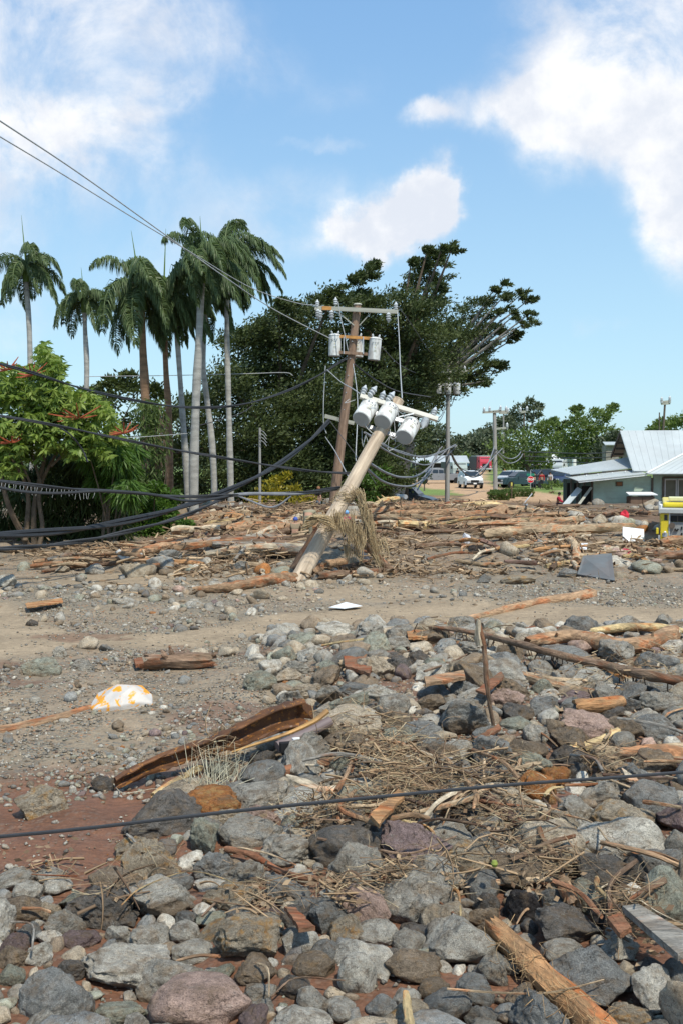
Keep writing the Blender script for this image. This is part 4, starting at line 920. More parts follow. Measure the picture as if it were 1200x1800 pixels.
# ------------------------------------------------------------------ materials for built things
M_POLEOLD = simple('pole_wood_brown', (.27, .18, .125), .85, .35, 2.2, .7, 10, stretch=(5, 5, .5), dist=.05, dirt=.3)
M_POLENEW = simple('pole_wood_pale', (.56, .45, .33), .85, .28, 2.2, .6, 10, stretch=(5, 5, .5), dist=.04, dirt=.35)
M_POLEGREY = simple('pole_wood_grey', (.30, .29, .27), .85, .2, 2, .4, 10, stretch=(3, 3, .4), dist=.02)
M_ARM = simple('crossarm_grey', (.36, .355, .30), .85, .2, 3, .3, 12, stretch=(.4, 4, 4))
M_ORANGE = simple('wood_orange', (.48, .235, .07), .8, .3, 4, .3, 20)
M_TRANS = simple('transformer_paint', (.70, .71, .68), .5, .10, 5, .0, 20, dirt=.45, spec=.35, stretch=(2, 2, .6))
M_TRANSB = simple('transformer_base_grey', (.33, .34, .34), .5, .08, 3, 0)
M_CERAM = simple('porcelain_grey', (.46, .48, .49), .25, .1, 5, 0, spec=.6)
M_STEEL = simple('galvanised_steel', (.46, .47, .48), .5, .12, 5, .1, metallic=.4)
M_CABLE = simple('cable_rubber_dark', (.028, .030, .034), .55, .15, 6, .2, 60, spec=.4)
M_CABLEG = simple('cable_grey', (.20, .205, .22), .55, .2, 6, .2, 60)
M_WIRE = simple('wire_aluminium', (.36, .37, .37), .5, .15, 6, 0)
M_WIRED = simple('wire_dark', (.07, .07, .075), .6, .1, 6, 0)
M_BLACK = simple('black_rubber', (.015, .015, .016), .7, .1, 6, 0)
M_GLASS = simple('dark_glass', (.02, .026, .030), .12, .05, 3, 0, spec=.7)
M_CHROME = simple('bright_metal', (.6, .6, .6), .25, .05, 3, 0, metallic=.8)
M_WHITE = simple('white_paint', (.80, .80, .78), .35, .04, 3, 0, spec=.5)
M_ROOF = simple('tin_roof', (.47, .50, .49), .42, .10, .5, .12, 3, spec=.4, dirt=.10)
M_ROOF2 = simple('tin_roof_dull', (.42, .455, .455), .45, .1, .5, .12, 3, spec=.5, dirt=.08)
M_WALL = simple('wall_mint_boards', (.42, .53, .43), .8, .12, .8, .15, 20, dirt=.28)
M_WALLD = simple('wall_mint_shaded', (.20, .29, .25), .85, .2, .8, .15, 20, dirt=.5)  # darker copy of the mint wall, porch shade put into its colour
M_BROWNT = simple('trim_brown', (.115, .09, .07), .8, .2, 3, .2)
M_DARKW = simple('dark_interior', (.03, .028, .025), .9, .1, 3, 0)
M_SCREEN = simple('window_shade_olive', (.14, .125, .085), .6, .15, 2, 0)
M_FRAMEW = simple('window_frame_pinkwhite', (.52, .47, .44), .6, .1, 3, 0)
M_YELLOW = simple('engine_yellow', (.72, .56, .025), .35, .06, 2, 0, spec=.5, dirt=.25)
M_ENGGREY = simple('engine_panel_grey', (.30, .31, .30), .6, .12, 2, .1, dirt=.45)
M_RED = simple('red_paint', (.50, .02, .03), .4, .08, 3, 0, spec=.5)
M_CLOTHR = simple('red_cloth', (.55, .03, .05), .85, .15, 5, .2)
M_SHEET = simple('white_sheet', (.75, .76, .76), .6, .05, 5, .1, dirt=.1)
M_SLATE = simple('dark_panel', (.125, .135, .14), .75, .12, 3, .2, 30, dirt=.2)

def limb_obj(name, pts, r, mat, parent=None, n=12, seg=16, rough=.0):
    """straight or bent pole along local Z, object placed at its foot"""
    p0 = Vector(pts[0]); ax = (Vector(pts[-1]) - p0); q = ax.to_track_quat('Z', 'Y'); Mi = q.to_matrix().to_4x4().inverted()
    pa = [Mi @ (v - p0) for v in catmull(pts, seg)]; m = len(pa)
    rr = [r[0] + (r[1] - r[0]) * k / (m - 1) for k in range(m)]
    if rough: rr = [a * (1 + rnd.uniform(-rough, rough)) for a in rr]
    mb = MB(); mb.tube(pa, rr, n); o = mb.build(name, mat, None, True); o.rotation_mode = 'QUATERNION'; o.rotation_quaternion = q
    if parent is not None: o.parent = parent; o.location = p0 - parent.location
    else: o.location = p0
    return o
def insulator(p, up, s, parent, name='insulator'):
    MB().lathe(p, [(.02 * s, -.02 * s), (.035 * s, .0), (.06 * s, .02 * s), (.035 * s, .05 * s), (.065 * s, .07 * s), (.035 * s, .10 * s), (.06 * s, .12 * s), (.03 * s, .16 * s), (.012 * s, .2 * s)], 10, up).build(name, M_CERAM, parent, True)
def transformer(c, up, R_, H_, parent, front=Vector((0, -1, 0)), label=None, bush=2, nbr=''):
    """can: c = centre of its bottom, up = axis"""
    up = Vector(up).normalized(); c = Vector(c)
    o = MB().lathe(c, [(R_ * .93, 0), (R_, .02), (R_, H_ * .93), (R_ * 1.05, H_ * .935), (R_ * 1.05, H_ * .965), (R_ * .95, H_ * .985), (R_ * .6, H_ * 1.03), (R_ * .1, H_ * 1.05)], 24, up).build('transformer', M_TRANS, parent, True)
    if label: o['label'] = label
    MB().lathe(c - up * .004, [(R_ * .90, -.006), (R_ * .90, .004)], 24, up).build('base_plate', M_TRANSB, o)
    side = up.cross(front).normalized(); fr = side.cross(up)
    for s in ((-1, 1) if bush == 2 else (0,)):
        q = c + up * (H_ * 1.0) + side * (s * R_ * .45)
        insulator(q, (up + side * s * .25).normalized(), R_ * 3.3, o, 'bushing')
    for s in (-1, 0, 1):
        MB().cyl(c + up * H_ * .78 + side * s * R_ * .4 + fr * R_ * .9, c + up * H_ * .78 + side * s * R_ * .4 + fr * R_ * 1.14, .022, .016, 8).build('terminal', M_STEEL, o)
    MB().box(c + up * H_ * .55 + fr * (R_ * 1.005), (R_ * .20, .012, H_ * .07), Matrix((side, -fr, up)).transposed().to_3x3()).build('plate', simpleY, o)
    for k, yy in enumerate((.66, .42, .36)):
        MB().box(c + up * H_ * yy + fr * (R_ * 1.003) + side * R_ * .05, (R_ * .42, .008, H_ * .025), Matrix((side, -fr, up)).transposed().to_3x3()).build('marking', simpleY2, o)
    for hh in (.25, .75):
        MB().box(c + up * H_ * hh - fr * R_ * 1.1, (R_ * .5, R_ * .35, H_ * .08), Matrix((side, -fr, up)).transposed().to_3x3()).build('hanger', M_STEEL, o)
    return o
simpleY = simple('sticker_yellow', (.62, .58, .42), .6, .1, 5, 0)
simpleY2 = simple('marking_grey', (.42, .40, .30), .6, .1, 5, 0)
def beam(name, a, b, w_, h_, mat, parent, up=Vector((0, 0, 1))):
    a = Vector(a); b = Vector(b); x = (b - a).normalized(); y = up.cross(x).normalized(); z = x.cross(y)
    M3 = Matrix((x, y, z)).transposed()
    q = M3.to_quaternion(); m = MB(); m.box((0, 0, 0), ((b - a).length, w_, h_)); o = m.build(name, mat, parent)
    o.rotation_mode = 'QUATERNION'; o.rotation_quaternion = q; o.location = (a + b) / 2; return o

# --- A. the standing (tilted) pole
def poleA():
    D = 42; foot = P(583, 925, D); foot.z = H(foot.x, D) - .3; top = P(628, 536, D + .3)
    root = empty('utility_pole', foot, label='tall brown utility pole leaning right, still standing, with three high white transformers', cat='utility pole'); b = foot
    limb_obj('shaft', [foot, top], (.215, .16), M_POLEOLD, root, 14, 20, .02)
    MB().cyl(top - b, top + Vector((0, 0, .06)) - b, .19, .15, 12).build('pole_cap', M_ARM, root)
    ppm = F / D
    def Q(x, y, d=0): return P(x, y, D + .3 + d) - b
    beam('crossarm', Q(553, 541, -.3), Q(699, 548, -.3), .12, .17, M_ARM, root)
    beam('arm_patch', Q(566, 541.2, -.37), Q(583, 542, -.37), .05, .15, M_ORANGE, root)
    for x in (592, 650): beam('brace', Q(x, 547 if x < 600 else 551, -.25), Q(622 if x < 620 else 631, 572, -.2), .03, .04, M_ARM, root)
    for x, y in ((558, 536), (590, 532), (695, 540)): insulator(Q(x, y + 4, -.3), Vector((0, 0, 1)), 1.6, root)
    for x, y in ((563, 552), (583, 552), (682, 556), (559, 550)): insulator(Q(x, y - 5, -.42), Vector((0, 0, -1)), 1.9, root, 'fuse_cutout')
    for y in (590, 618):
        beam('mount_rail', Q(592, y + 1, -.28), Q(652, y + 5, -.28), .08, .12, M_ORANGE if y < 600 else M_POLEOLD, root)
    for x in (604, 638): beam('mount_upright', Q(x, 592, -.34), Q(x, 622, -.34), .04, .05, M_STEEL, root, Vector((0, 1, 0)))
    for (x, y1, y0, d, lb) in ((588, 588, 626, -.15, 'left transformer, partly behind the rack'), (627, 592, 628, .45, 'middle transformer behind the pole'), (659, 594, 633, -.35, 'right transformer, fully in view')):
        a_ = Q(x - (3 if x > 640 else 0), y0, d); t_ = Q(x + 1, y1, d)
        transformer(a_, (t_ - a_), 10.5 / ppm, (t_ - a_).length, root, label=lb)
    beam('low_crossarm', Q(571, 731, -.1), Q(622, 744, -.1), .11, .16, M_ARM, root)
    for k in range(9):
        y = 600 + k * 30; x = 620 - (y - 600) * .115
        MB().cyl(Q(x, y, -.2), Q(x - 2, y, -.33), .02, .02, 6).build('bolt', M_STEEL, root)
poleA()

# --- B. the snapped pole leaning low
def poleB():
    foot = G(526, 1018); top = P(699, 704, foot.y + 2.6); b = foot.copy(); b.z -= .2
    root = empty('utility_pole', b, label='pale broken utility pole slanting low in front, with tilted crossarm and three hanging transformers', cat='utility pole')
    limb_obj('shaft', [foot - (top - foot) * .04, top], (.25, .175), M_POLENEW, root, 18, 26, .012)
    axis = (top - foot).normalized(); L = (top - foot).length
    def along(py): # point on axis with image row py
        lo, hi = 0., 1.
        for _ in range(24):
            m_ = (lo + hi) / 2; q = foot.lerp(top, m_) - Vector((0, 0, EYE)); y = 900 - F * q.dot(UV_) / q.dot(FV)
            if y > py: lo = m_
            else: hi = m_
        return foot.lerp(top, lo)
    D = top.y
    MB().lathe(top - b, [(.185, -.01), (.18, .02), (.15, .035), (.02, .04)], 16, axis).build('pole_cap', M_POLENEW, root, True)
    a1 = P(632, 696, D - .32) - b; a2 = P(768, 737, D - .15) - b
    ax = (a2 - a1).normalized()
    beam('crossarm', a1, a2, .13, .13, M_SHEETWOOD, root, axis)
    arm = lambda t: a1.lerp(a2, t)
    for t, s in ((.02, 1.7), (.26, 1.7), (.93, 1.6)): insulator(arm(t) + axis * .05, (axis + Vector((-.1, 0, .2))).normalized(), s, root)
    for t in (.10, .33): insulator(arm(t) + axis * .10 + Vector((0, -.06, 0)), (axis + Vector((.25, -.2, .1))).normalized(), 1.8, root, 'fuse_cutout')
    insulator(arm(.87) - axis * .1, (-axis + Vector((.1, -.3, 0))).normalized(), 2.0, root, 'fuse_cutout')
    for (q0, q1, dd) in (((655, 735), (742, 770), -.1), ((640, 755), (725, 790), .0)):
        pass
    r1 = P(640, 738, D - .35) - b; r2 = P(728, 772, D - .3) - b
    beam('mount_rail', P(646, 722, D - .28) - b, P(722, 745, D - .28) - b, .07, .12, M_STEEL, root, axis)
    beam('mount_rail', P(632, 745, D - .28) - b, P(712, 772, D - .28) - b, .07, .12, M_STEEL, root, axis)
    for t in (.12, .5, .88):
        beam('mount_upright', (P(646, 722, D - .34) - b).lerp(P(722, 745, D - .34) - b, t), (P(632, 745, D - .34) - b).lerp(P(712, 772, D - .34) - b, t), .05, .05, M_STEEL, root, Vector((0, 1, 0)))
    # cans: bottom centre pixel, top centre pixel; they hang tilted so their grey bases face the camera
    for (bx, by, tx, ty, rp, lb) in ((634, 737, 652, 716, 16, 'left of the three hanging cans'), (671, 742, 687, 718, 16, 'middle of the three hanging cans'), (709, 769, 722, 744, 16, 'right of the three cans, hanging lowest')):
        dd = D - .75; a_ = P(bx, by, dd) - b; R_ = rp / F * dd
        up = Vector((.36, .74, .56)).normalized()
        transformer(a_, up, R_, .74, root, Vector((.3, -1, .4)), label=lb)
    beam('fuse_arm', P(700, 733, D - .5) - b, P(727, 727, D - .5) - b, .03, .03, M_SHEET, root, axis)
    return foot, top, axis, along
M_SHEETWOOD = simple('crossarm_pale', (.60, .57, .50), .8, .1, 3, .2, 14, stretch=(.5, 4, 4))
footB, topB, axB, alongB = poleB()

def farpole(x0, y0, x1, y1, D, wpx, label, arm=None, cans=(), mat=None, arms2=None, ins=()):
    foot = P(x0, y0, D); foot.z = H(foot.x, D) - .2; top = P(x1, y1, D)
    root = empty('utility_pole', foot, label=label, cat='utility pole'); b = foot; r = wpx / 2 / F * D
    limb_obj('shaft', [foot, top], (r * 1.15, r * .85), mat or M_POLEGREY, root, 10, 6)
    for a in ([arm] if arm else []) + (arms2 or []):
        beam('crossarm', P(a[0], a[1], D - r) - b, P(a[2], a[3], D - r) - b, .12, .15 * D / 72, M_ARM, root)
        for t in (.06, .94) if not ins else ins: insulator((P(a[0], a[1], D - r) - b).lerp(P(a[2], a[3], D - r) - b, t) + Vector((0, 0, .05)), Vector((0, 0, 1)), 1.8 * D / 72, root)
    for (x, ya, yb, rp) in cans:
        a_ = P(x, yb, D - r * 2) - b; t_ = P(x, ya, D - r * 2) - b; transformer(a_, t_ - a_, rp / F * D, (t_ - a_).length, root)
    return root
r_ = farpole(785, 886, 787, 649, 66, 7.5, 'upright grey pole beside the dirt road with three small white transformers', (750, 655, 820, 653), [(769, 676, 692, 6), (786, 675, 693, 6), (802, 675, 693, 6)])
beam('arm_patch', P(756, 654.8, 65.6) - r_.location, P(768, 654.6, 65.6) - r_.location, .12, .14, M_ORANGE, r_)
beam('mount_rail', P(764, 676, 65.7) - r_.location, P(808, 675, 65.7) - r_.location, .1, .16, M_STEEL, r_)
farpole(870, 862, 868, 722, 92, 7, 'plain grey pole with a doubled top crossarm right of the dirt road', (847, 725, 891, 723), arms2=[(858, 724, 880, 722)])
farpole(884, 800, 884, 722, 130, 3, 'thin far pole directly behind the doubled-crossarm pole', (876, 726, 893, 726), arms2=[(864, 754, 892, 752)])
farpole(916, 784, 921, 722, 140, 3, 'far leaning pole in front of the tall feathery tree', (913, 725, 926, 723), mat=M_BROWNT, arms2=[(908, 784, 925, 780)])
farpole(1160, 765, 1168, 706, 120, 4, 'dark leaning pole with clustered top rising behind the tin roof', (1161, 707, 1177, 705), mat=M_BROWNT, arms2=[(1161, 710, 1177, 709)])
farpole(1158, 765, 1158, 725, 118, 2.4, 'short bare pole beside the dark leaning one behind the tin roof', None, mat=M_BROWNT)
rq = farpole(457, 850, 457, 752, 50, 4.5, 'grey stub pole with bent wire spikes in front of the dark trees', None, mat=M_POLEGREY)
for k in range(4):
    m = MB(); m.tube([P(459, 756 + k * 6, 49.8) - rq.location, P(464, 759 + k * 6, 49.8) - rq.location, P(469, 766 + k * 6, 49.8) - rq.location], .02, 4); m.build('wire_spike', M_WIRE, rq)
farpole(729, 880, 729, 795, 78, 2.2, 'thin pale metal post before the bush by the wrecked car', None, mat=M_STEEL)
farpole(745, 855, 745, 800, 95, 2.2, 'thin dark post in front of the long pale roof', None, mat=M_BROWNT)

# ------------------------------------------------------------------ cables
def cable(label, pts, wpx, mat, name='cable', strands=1, group=None, cat='cable'):
    """pts: (px, py, distance)"""
    w3 = [P(*p) for p in pts]; c = catmull(w3, 40); o0 = c[0]; m = MB(); dm = sum(p[2] for p in pts) / len(pts)
    if strands == 1:
        m.tube([v - o0 for v in c], [wpx / 2 / F * dm] * 41, 7)
    else:
        r = wpx / F * dm / 3.6
        c = catmull(w3, 90)
        for s in range(strands):
            q = []
            for k, v in enumerate(c):
                a = k * .16 + s * 6.283 / strands; q.append(v - o0 + Vector((0, math.cos(a), math.sin(a))) * r * .9)
            m.tube(q, r, 6)
    o = m.build(name, mat, None, True); o.location = o0; tag(o, label, cat, group); return o
cable('thick black cable sagging lowest but one across the left side, rising to the tall pole', [(-20, 941, 24), (100, 934, 26), (200, 920, 28), (300, 897, 31), (400, 862, 34), (480, 822, 37), (540, 778, 40), (578, 740, 41.6)], 11, M_CABLE, strands=2)
cable('lowest black cable on the left, ending at the broken pole', [(-20, 966, 24), (100, 957, 25), (200, 940, 26), (320, 908, 27.5), (400, 872, 29)], 8, M_CABLE, strands=2)
cable('continuing grey cable from the lowest left cable up to the broken pole', [(400, 872, 29), (440, 868, 29), (520, 868, 29), (590, 860, 29), (622, 852, 28.8), (631, 845, 29.2), (626, 855, 29)], 6, M_CABLEG)
cable('straight black lashed cable across the left at bush height', [(-20, 843, 25), (100, 857, 26), (200, 864, 27), (330, 873, 28.2), (420, 869, 29), (520, 866, 29), (600, 857, 28.8)], 6, M_CABLE, strands=2)
cable('loose black cable dipping just below the lashed one', [(-20, 853, 25), (40, 864, 25.5), (100, 867, 26), (180, 863, 26.6), (240, 866, 27), (285, 872, 27.5), (325, 880, 28), (370, 878, 28.5), (410, 870, 29)], 5, M_CABLE)
cable('grey loop of cable hanging below the lashed line near the croton bush', [(415, 870, 29), (440, 880, 29), (470, 891, 29), (490, 888, 29), (512, 872, 29)], 3.6, M_CABLEG)
cable('twisted black cable crossing the palm trunks toward the tall pole', [(-20, 634, 26), (60, 656, 28), (150, 684, 31), (250, 706, 34), (330, 716, 36), (420, 712, 38), (500, 689, 40), (560, 660, 41.4), (608, 630, 41.9)], 5, M_CABLE, strands=2)
cable('black double cable slanting down across the palms to the broken pole', [(-20, 727, 26), (100, 748, 27), (200, 769, 28), (300, 789, 28.6), (400, 806, 29), (500, 822, 29), (560, 829, 29), (632, 833, 29.2)], 5, M_CABLE, strands=2)
cable('upper thin bare wire from the top left corner to the tall pole', [(-20, 199, 22), (140, 305, 28), (290, 412, 34), (400, 490, 37), (480, 543, 40), (590, 600, 42)], 2.0, M_WIRE, 'wire')
cable('lower thin bare wire from the top left corner to the tall pole crossarm', [(-20, 228, 23), (100, 300, 27), (230, 380, 31), (330, 440, 35), (440, 505, 39), (520, 532, 41), (558, 537, 42)], 1.7, M_WIRE, 'wire')
cable('faint thin wire running behind the palm trunks at roof height', [(150, 662, 46), (300, 660, 46), (430, 657, 46), (500, 655, 46), (515, 660, 46)], 1.3, M_WIRE, 'wire')
cable('thin dark wire slanting up right across the palm trunks', [(200, 768, 45), (280, 764, 45), (350, 748, 45), (420, 728, 45), (445, 712, 45)], 1.6, M_WIRED, 'wire')
cable('thin wire drooping behind the vine and umbrella tree', [(60, 770, 38), (160, 772, 38), (250, 768, 39), (330, 762, 40)], 1.3, M_WIRE, 'wire')
cable('black cable stub hanging from the double cable into the leaves', [(100, 748, 27.2), (125, 765, 27.5), (145, 790, 28), (155, 812, 28)], 3, M_CABLE)
# round the poles
cable('vertical wire dropping left of the tall pole from the crossarm', [(572, 643, 41.8), (569, 700, 41.6), (569, 745, 41.6), (574, 762, 41.4)], 1.6, M_WIRE, 'wire')
cable('long vertical wire from the right end of the top crossarm to the broken pole', [(698, 548, 41.9), (701, 600, 40), (703, 650, 36), (706, 700, 31)], 1.8, M_WIRE, 'wire')
cable('thin jumper looping from the left crossarm insulator down the tall pole', [(594, 530, 41.6), (599, 560, 41.5), (606, 590, 41.4), (611, 615, 41.4)], 1.5, M_WIRE, 'wire')
cable('thin wire dropping along the tall pole to the broken crossarm', [(620, 640, 41.6), (626, 680, 38), (628, 720, 33), (625, 800, 31), (627, 812, 31)], 1.6, M_WIRE, 'wire')
cable('wire strung from the tall pole down right behind the broken pole', [(622, 640, 42), (660, 668, 44), (700, 688, 50), (756, 698, 58)], 2.2, M_WIRED, 'wire')
cable('wire running right from the tall pole transformers to the far pole', [(670, 610, 42), (700, 640, 50), (730, 655, 62), (760, 656, 65.5)], 1.6, M_WIRED, 'wire')
cable('high thin wire from crossarm end to the far transformer pole', [(700, 540, 42), (722, 570, 50), (756, 620, 62), (785, 645, 65.5)], 1.3, M_WIRED, 'wire')
cable('short twisted wire between the tall pole and the broken arm', [(575, 650, 41.5), (600, 672, 39), (622, 685, 34), (650, 706, 31)], 1.8, M_WIRE, 'wire')
cable('slack wire crossing from the tall pole to the foot of the broken one', [(572, 768, 41), (590, 795, 38), (612, 838, 32), (618, 846, 30)], 1.6, M_WIRE, 'wire')
cable('thin wire slanting behind the broken pole toward its foot', [(580, 740, 42), (610, 780, 41), (640, 820, 41), (660, 850, 41)], 1.3, M_WIRED, 'wire')
cable('grey cable drooping from the broken pole rack to the far pole, uppermost', [(640, 760, 30.5), (690, 790, 38), (740, 803, 50), (770, 796, 60), (800, 782, 65.6)], 4.5, M_CABLEG, strands=2)
cable('grey cable drooping below the uppermost one to the far pole', [(650, 775, 30.5), (700, 803, 40), (750, 817, 52), (785, 800, 64), (802, 783, 65.5)], 2.4, M_CABLEG)
cable('long grey cable sagging in a deep loop right of the broken pole', [(645, 812, 30), (680, 832, 36), (710, 839, 44), (740, 832, 52), (775, 800, 64), (790, 784, 65.5)], 3.4, M_CABLEG)
cable('lowest grey cable sagging beside the bushes right of the broken pole', [(640, 820, 30), (670, 845, 35), (700, 854, 42), (725, 853, 47), (745, 838, 54), (765, 800, 64), (776, 785, 65.4)], 3.2, M_CABLEG)
cable('frayed cable end hanging straight down by the grey pickup', [(772, 788, 65), (755, 830, 60), (740, 848, 54), (733, 861, 52)], 2.6, M_CABLEG)
cable('black cable sagging between the two far poles over the white car', [(790, 792, 65.5), (800, 815, 74), (820, 835, 80), (835, 838, 84), (850, 828, 88), (869, 790, 91.6)], 2.2, M_CABLE)
cable('grey cable from far pole to far pole above the white car', [(787, 786, 65.5), (808, 822, 76), (830, 829, 82), (850, 820, 87), (882, 788, 91.6)], 1.8, M_CABLEG)
cable('pair of grey cables drooping steeply left of the plain pole', [(868, 785, 91.6), (858, 812, 88), (848, 825, 86), (835, 836, 82)], 1.8, M_CABLEG)
cable('grey cable looping right of the plain pole, upper', [(870, 790, 91.6), (885, 803, 95), (900, 806, 100), (912, 798, 110), (918, 784, 139)], 1.8, M_CABLEG)
cable('grey cable looping right of the plain pole, lower', [(870, 795, 91.6), (888, 812, 95), (902, 813, 100), (915, 803, 110), (923, 784, 139)], 1.8, M_CABLEG)
for k, y in enumerate((796, 804, 812)):
    cable(('upper', 'middle', 'lower')[k] + ' of three dark lines strung across the bright green tree', [(922, y - 2, 112), (980, y, 104), (1040, y + 1, 98), (1110, y - 4, 90)], 1.6, M_WIRED, 'wire')
for k, (xa, ya, xb, yb) in enumerate(((770, 735, 784, 700), (765, 742, 785, 712), (800, 694, 784, 716))):
    cable('thin tangled drop wire number'[:23] + (' from broken arm tip to far pole', ' below the first from broken arm tip', ' looping under the far transformers')[k], [(xa, ya, 31 if k < 2 else 69.5), ((xa + xb) / 2, (ya + yb) / 2 + 8, 50 if k < 2 else 69.5), (xb, yb, 65.5)], 1.2, M_WIRED, 'wire')
cable('black cable strung across the whole foreground just above the rocks', [(-40, 1474, 7.0), (150, 1456, 7.1), (400, 1427, 7.3), (650, 1402, 7.5), (900, 1379, 7.8), (1100, 1365, 8.0), (1260, 1352, 8.2)], 6.5, M_CABLE)
# wire lashing rings hanging on the upper left cable
m = MB(); o0 = P(20, 850, 25.4)
for k in range(26):
    x = 4 + k * 6.5 + rnd.uniform(-1.5, 1.5); y0 = 845 + x * .115 * .9; m.tube([P(x, y0, 25.4 + x * .009) - o0, P(x - 1 + rnd.uniform(-2, 2), y0 + 8, 25.38 + x * .009) - o0, P(x - 2 + rnd.uniform(-3, 4), y0 + rnd.uniform(12, 20), 25.4 + x * .009) - o0], .007, 4)
o = m.build('lashing_wire', M_WIRE); o.location = o0; tag(o, 'fringe of thin broken lashing wire hanging from the upper left cable', 'wire')
m = MB(); o0 = topB.copy()
for k in range(16):
    a = Vector(P(rnd.uniform(620, 700), rnd.uniform(700, 770), topB.y - .5)) - o0; bq = a + Vector((rnd.uniform(-.5, .6), rnd.uniform(-.2, .3), rnd.uniform(-.8, .1))); c = (a + bq) / 2 + Vector((rnd.uniform(-.3, .3), -.2, rnd.uniform(-.4, 0)))
    m.tube(catmull([a, c, bq], 8), .010, 4)
o = m.build('loose_wires', M_WIRE); o.location = o0; tag(o, 'tangle of loose thin wires round the hanging transformers', 'wire')

# ------------------------------------------------------------------ the mint-green tin-roofed house
def house():
    b = P(1100, 892, 60); b.z = 0
    root = empty('tin_roofed_house', b, label='mint green boarded house with broad pale tin roof at the right edge', cat='house')
    W3 = lambda x, y, d: P(x, y, d) - b
    zg = -.4
    def wallq(name, xa, xb, ytop_a, ytop_b, d1, d2, mat, th=.12):
        a = W3(xa, ytop_a, d1); c = W3(xb, ytop_b, d2); q = [Vector((a.x, a.y, zg)), Vector((c.x, c.y, zg)), c, a]
        return MB().slab(q, -th).build(name, mat, root)
    D0 = 58
    wa = W3(1041, 845, D0); wb = W3(1144, 836, D0); wc = W3(1400, 834, D0)
    # front wall boards: real lapped boards
    def boards(xa, xb, ya, yb, name, mat, y=0.):
        a = W3(xa, ya, D0); c = W3(xb, yb, D0); H_ = min(a.z, c.z); n = 11
        for k in range(n):
            z0 = zg + (H_ - zg) * k / n; z1 = zg + (H_ - zg) * (k + 1) / n
            m = MB(); m.add([(a.x, a.y + .0, z1), (c.x, c.y, z1), (c.x, c.y - .022, z0 + .004), (a.x, a.y - .022, z0 + .004), (a.x, a.y + .1, z1), (c.x, c.y + .1, z1), (c.x, c.y + .1, z0 + .004), (a.x, a.y + .1, z0 + .004)],
                            [(0, 3, 2, 1), (4, 5, 6, 7), (0, 1, 5, 4), (3, 7, 6, 2), (0, 4, 7, 3), (1, 2, 6, 5)])
            m.build(name, mat, root)
        if abs(a.z - c.z) > .05:
            t = max(a.z, c.z); q = [(a.x, a.y - .01, H_), (c.x, c.y - .01, H_), (c.x if c.z > a.z else a.x, a.y - .01, t)]
            MB().slab(q, -.08).build('wall_gusset', mat, root)
    boards(1041, 1144, 845, 836, 'wall_board', M_WALL); boards(1147, 1400, 834, 834, 'wall_board', M_WALL)
    for x in (1040, 1145.5): 
        a = W3(x, 840, D0 - .05); MB().box((a.x, a.y, (a.z + zg) / 2), (.1, .14, a.z - zg)).build('corner_post', M_BROWNT, root)
    # dim side porch at left: back wall, posts
    for x in (991, 1003, 1014, 1026):
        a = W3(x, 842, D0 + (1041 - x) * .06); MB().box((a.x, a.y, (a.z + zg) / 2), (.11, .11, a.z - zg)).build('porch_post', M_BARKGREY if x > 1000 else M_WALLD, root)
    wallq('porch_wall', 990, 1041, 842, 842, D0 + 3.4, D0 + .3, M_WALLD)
    a = W3(1000, 850, D0 + 2.2); 
    for x, w_ in ((1000, .5), (1012, .5)):
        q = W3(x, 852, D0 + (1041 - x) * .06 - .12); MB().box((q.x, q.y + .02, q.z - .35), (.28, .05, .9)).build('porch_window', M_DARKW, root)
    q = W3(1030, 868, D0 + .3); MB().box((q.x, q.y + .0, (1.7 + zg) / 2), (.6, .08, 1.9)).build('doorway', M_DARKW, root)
    # small hatch
    q = W3(1087.5, 850.5, D0 - .05); MB().box(q, (.40, .06, .27)).build('vent_hatch', M_BROWNT, root)
    MB().box(q - Vector((0, .035, 0)), (.30, .02, .19)).build('vent_hatch_panel', simple('rust_panel', (.25, .11, .05), .8), root)
    # windows
    for x0, x1 in ((1168, 1187), (1191, 1214), (1222, 1244)):
        a = W3(x0, 843, D0 - .06); c = W3(x1, 877, D0 - .06); cx = (a.x + c.x) / 2; cz = (a.z + c.z) / 2
        fr = MB(); w_ = c.x - a.x; h_ = a.z - c.z
        for sx in (-1, 1): fr.box((cx + sx * w_ / 2, a.y, cz), (.06, .06, h_ + .06))
        for sz in (-1, 1): fr.box((cx, a.y - .003, cz + sz * h_ / 2), (w_ + .06, .06, .06))
        wn = fr.build('window', M_FRAMEW, root); MB().box((cx, a.y + .02, cz), (w_, .02, h_)).build('pane', M_SCREEN, wn)
    a = W3(1165, 839, D0 - .04); c = W3(1250, 881, D0 - .04); m = MB()
    m.box(((a.x + c.x) / 2, a.y + .01, a.z), (c.x - a.x, .08, .12)); m.box(((a.x + c.x) / 2, a.y + .01, c.z), (c.x - a.x, .08, .12)); m.box((a.x, a.y + .008, (a.z + c.z) / 2), (.12, .08, a.z - c.z)); m.build('window_surround', M_BROWNT, root)
    # roofs, each a slab with standing ribs
    def roof(name, q, mat, nr, t=.05, part=None):
        q = [Vector(p) for p in q]; o = MB().slab(q, t).build(name, mat, root)
        nn = (q[1] - q[0]).cross(q[2] - q[0]).normalized(); nn = nn if nn.z > 0 else -nn
        off = max(0, t if ((q[1] - q[0]).cross(q[2] - q[0]).z > 0) else 0)
        m = MB()
        for k in range(1, nr):
            s = k / nr; a = q[0].lerp(q[1], s) + nn * (off + .01); c = q[3].lerp(q[2], s) + nn * (off + .01); m.tube([a, c], .006, 4)
        rb = m.build('roof_rib', mat, o); return o
    # main gable: ridge line, verge at left, front slope
    R0 = W3(1090, 758, D0 + 5); R1 = W3(1420, 757, D0 + 5); E0 = W3(1113, 829, D0 - .5); E1 = W3(1400, 833, D0 - .9)
    roof('main_roof', [E0, E1, R1, R0], M_ROOF, 26)
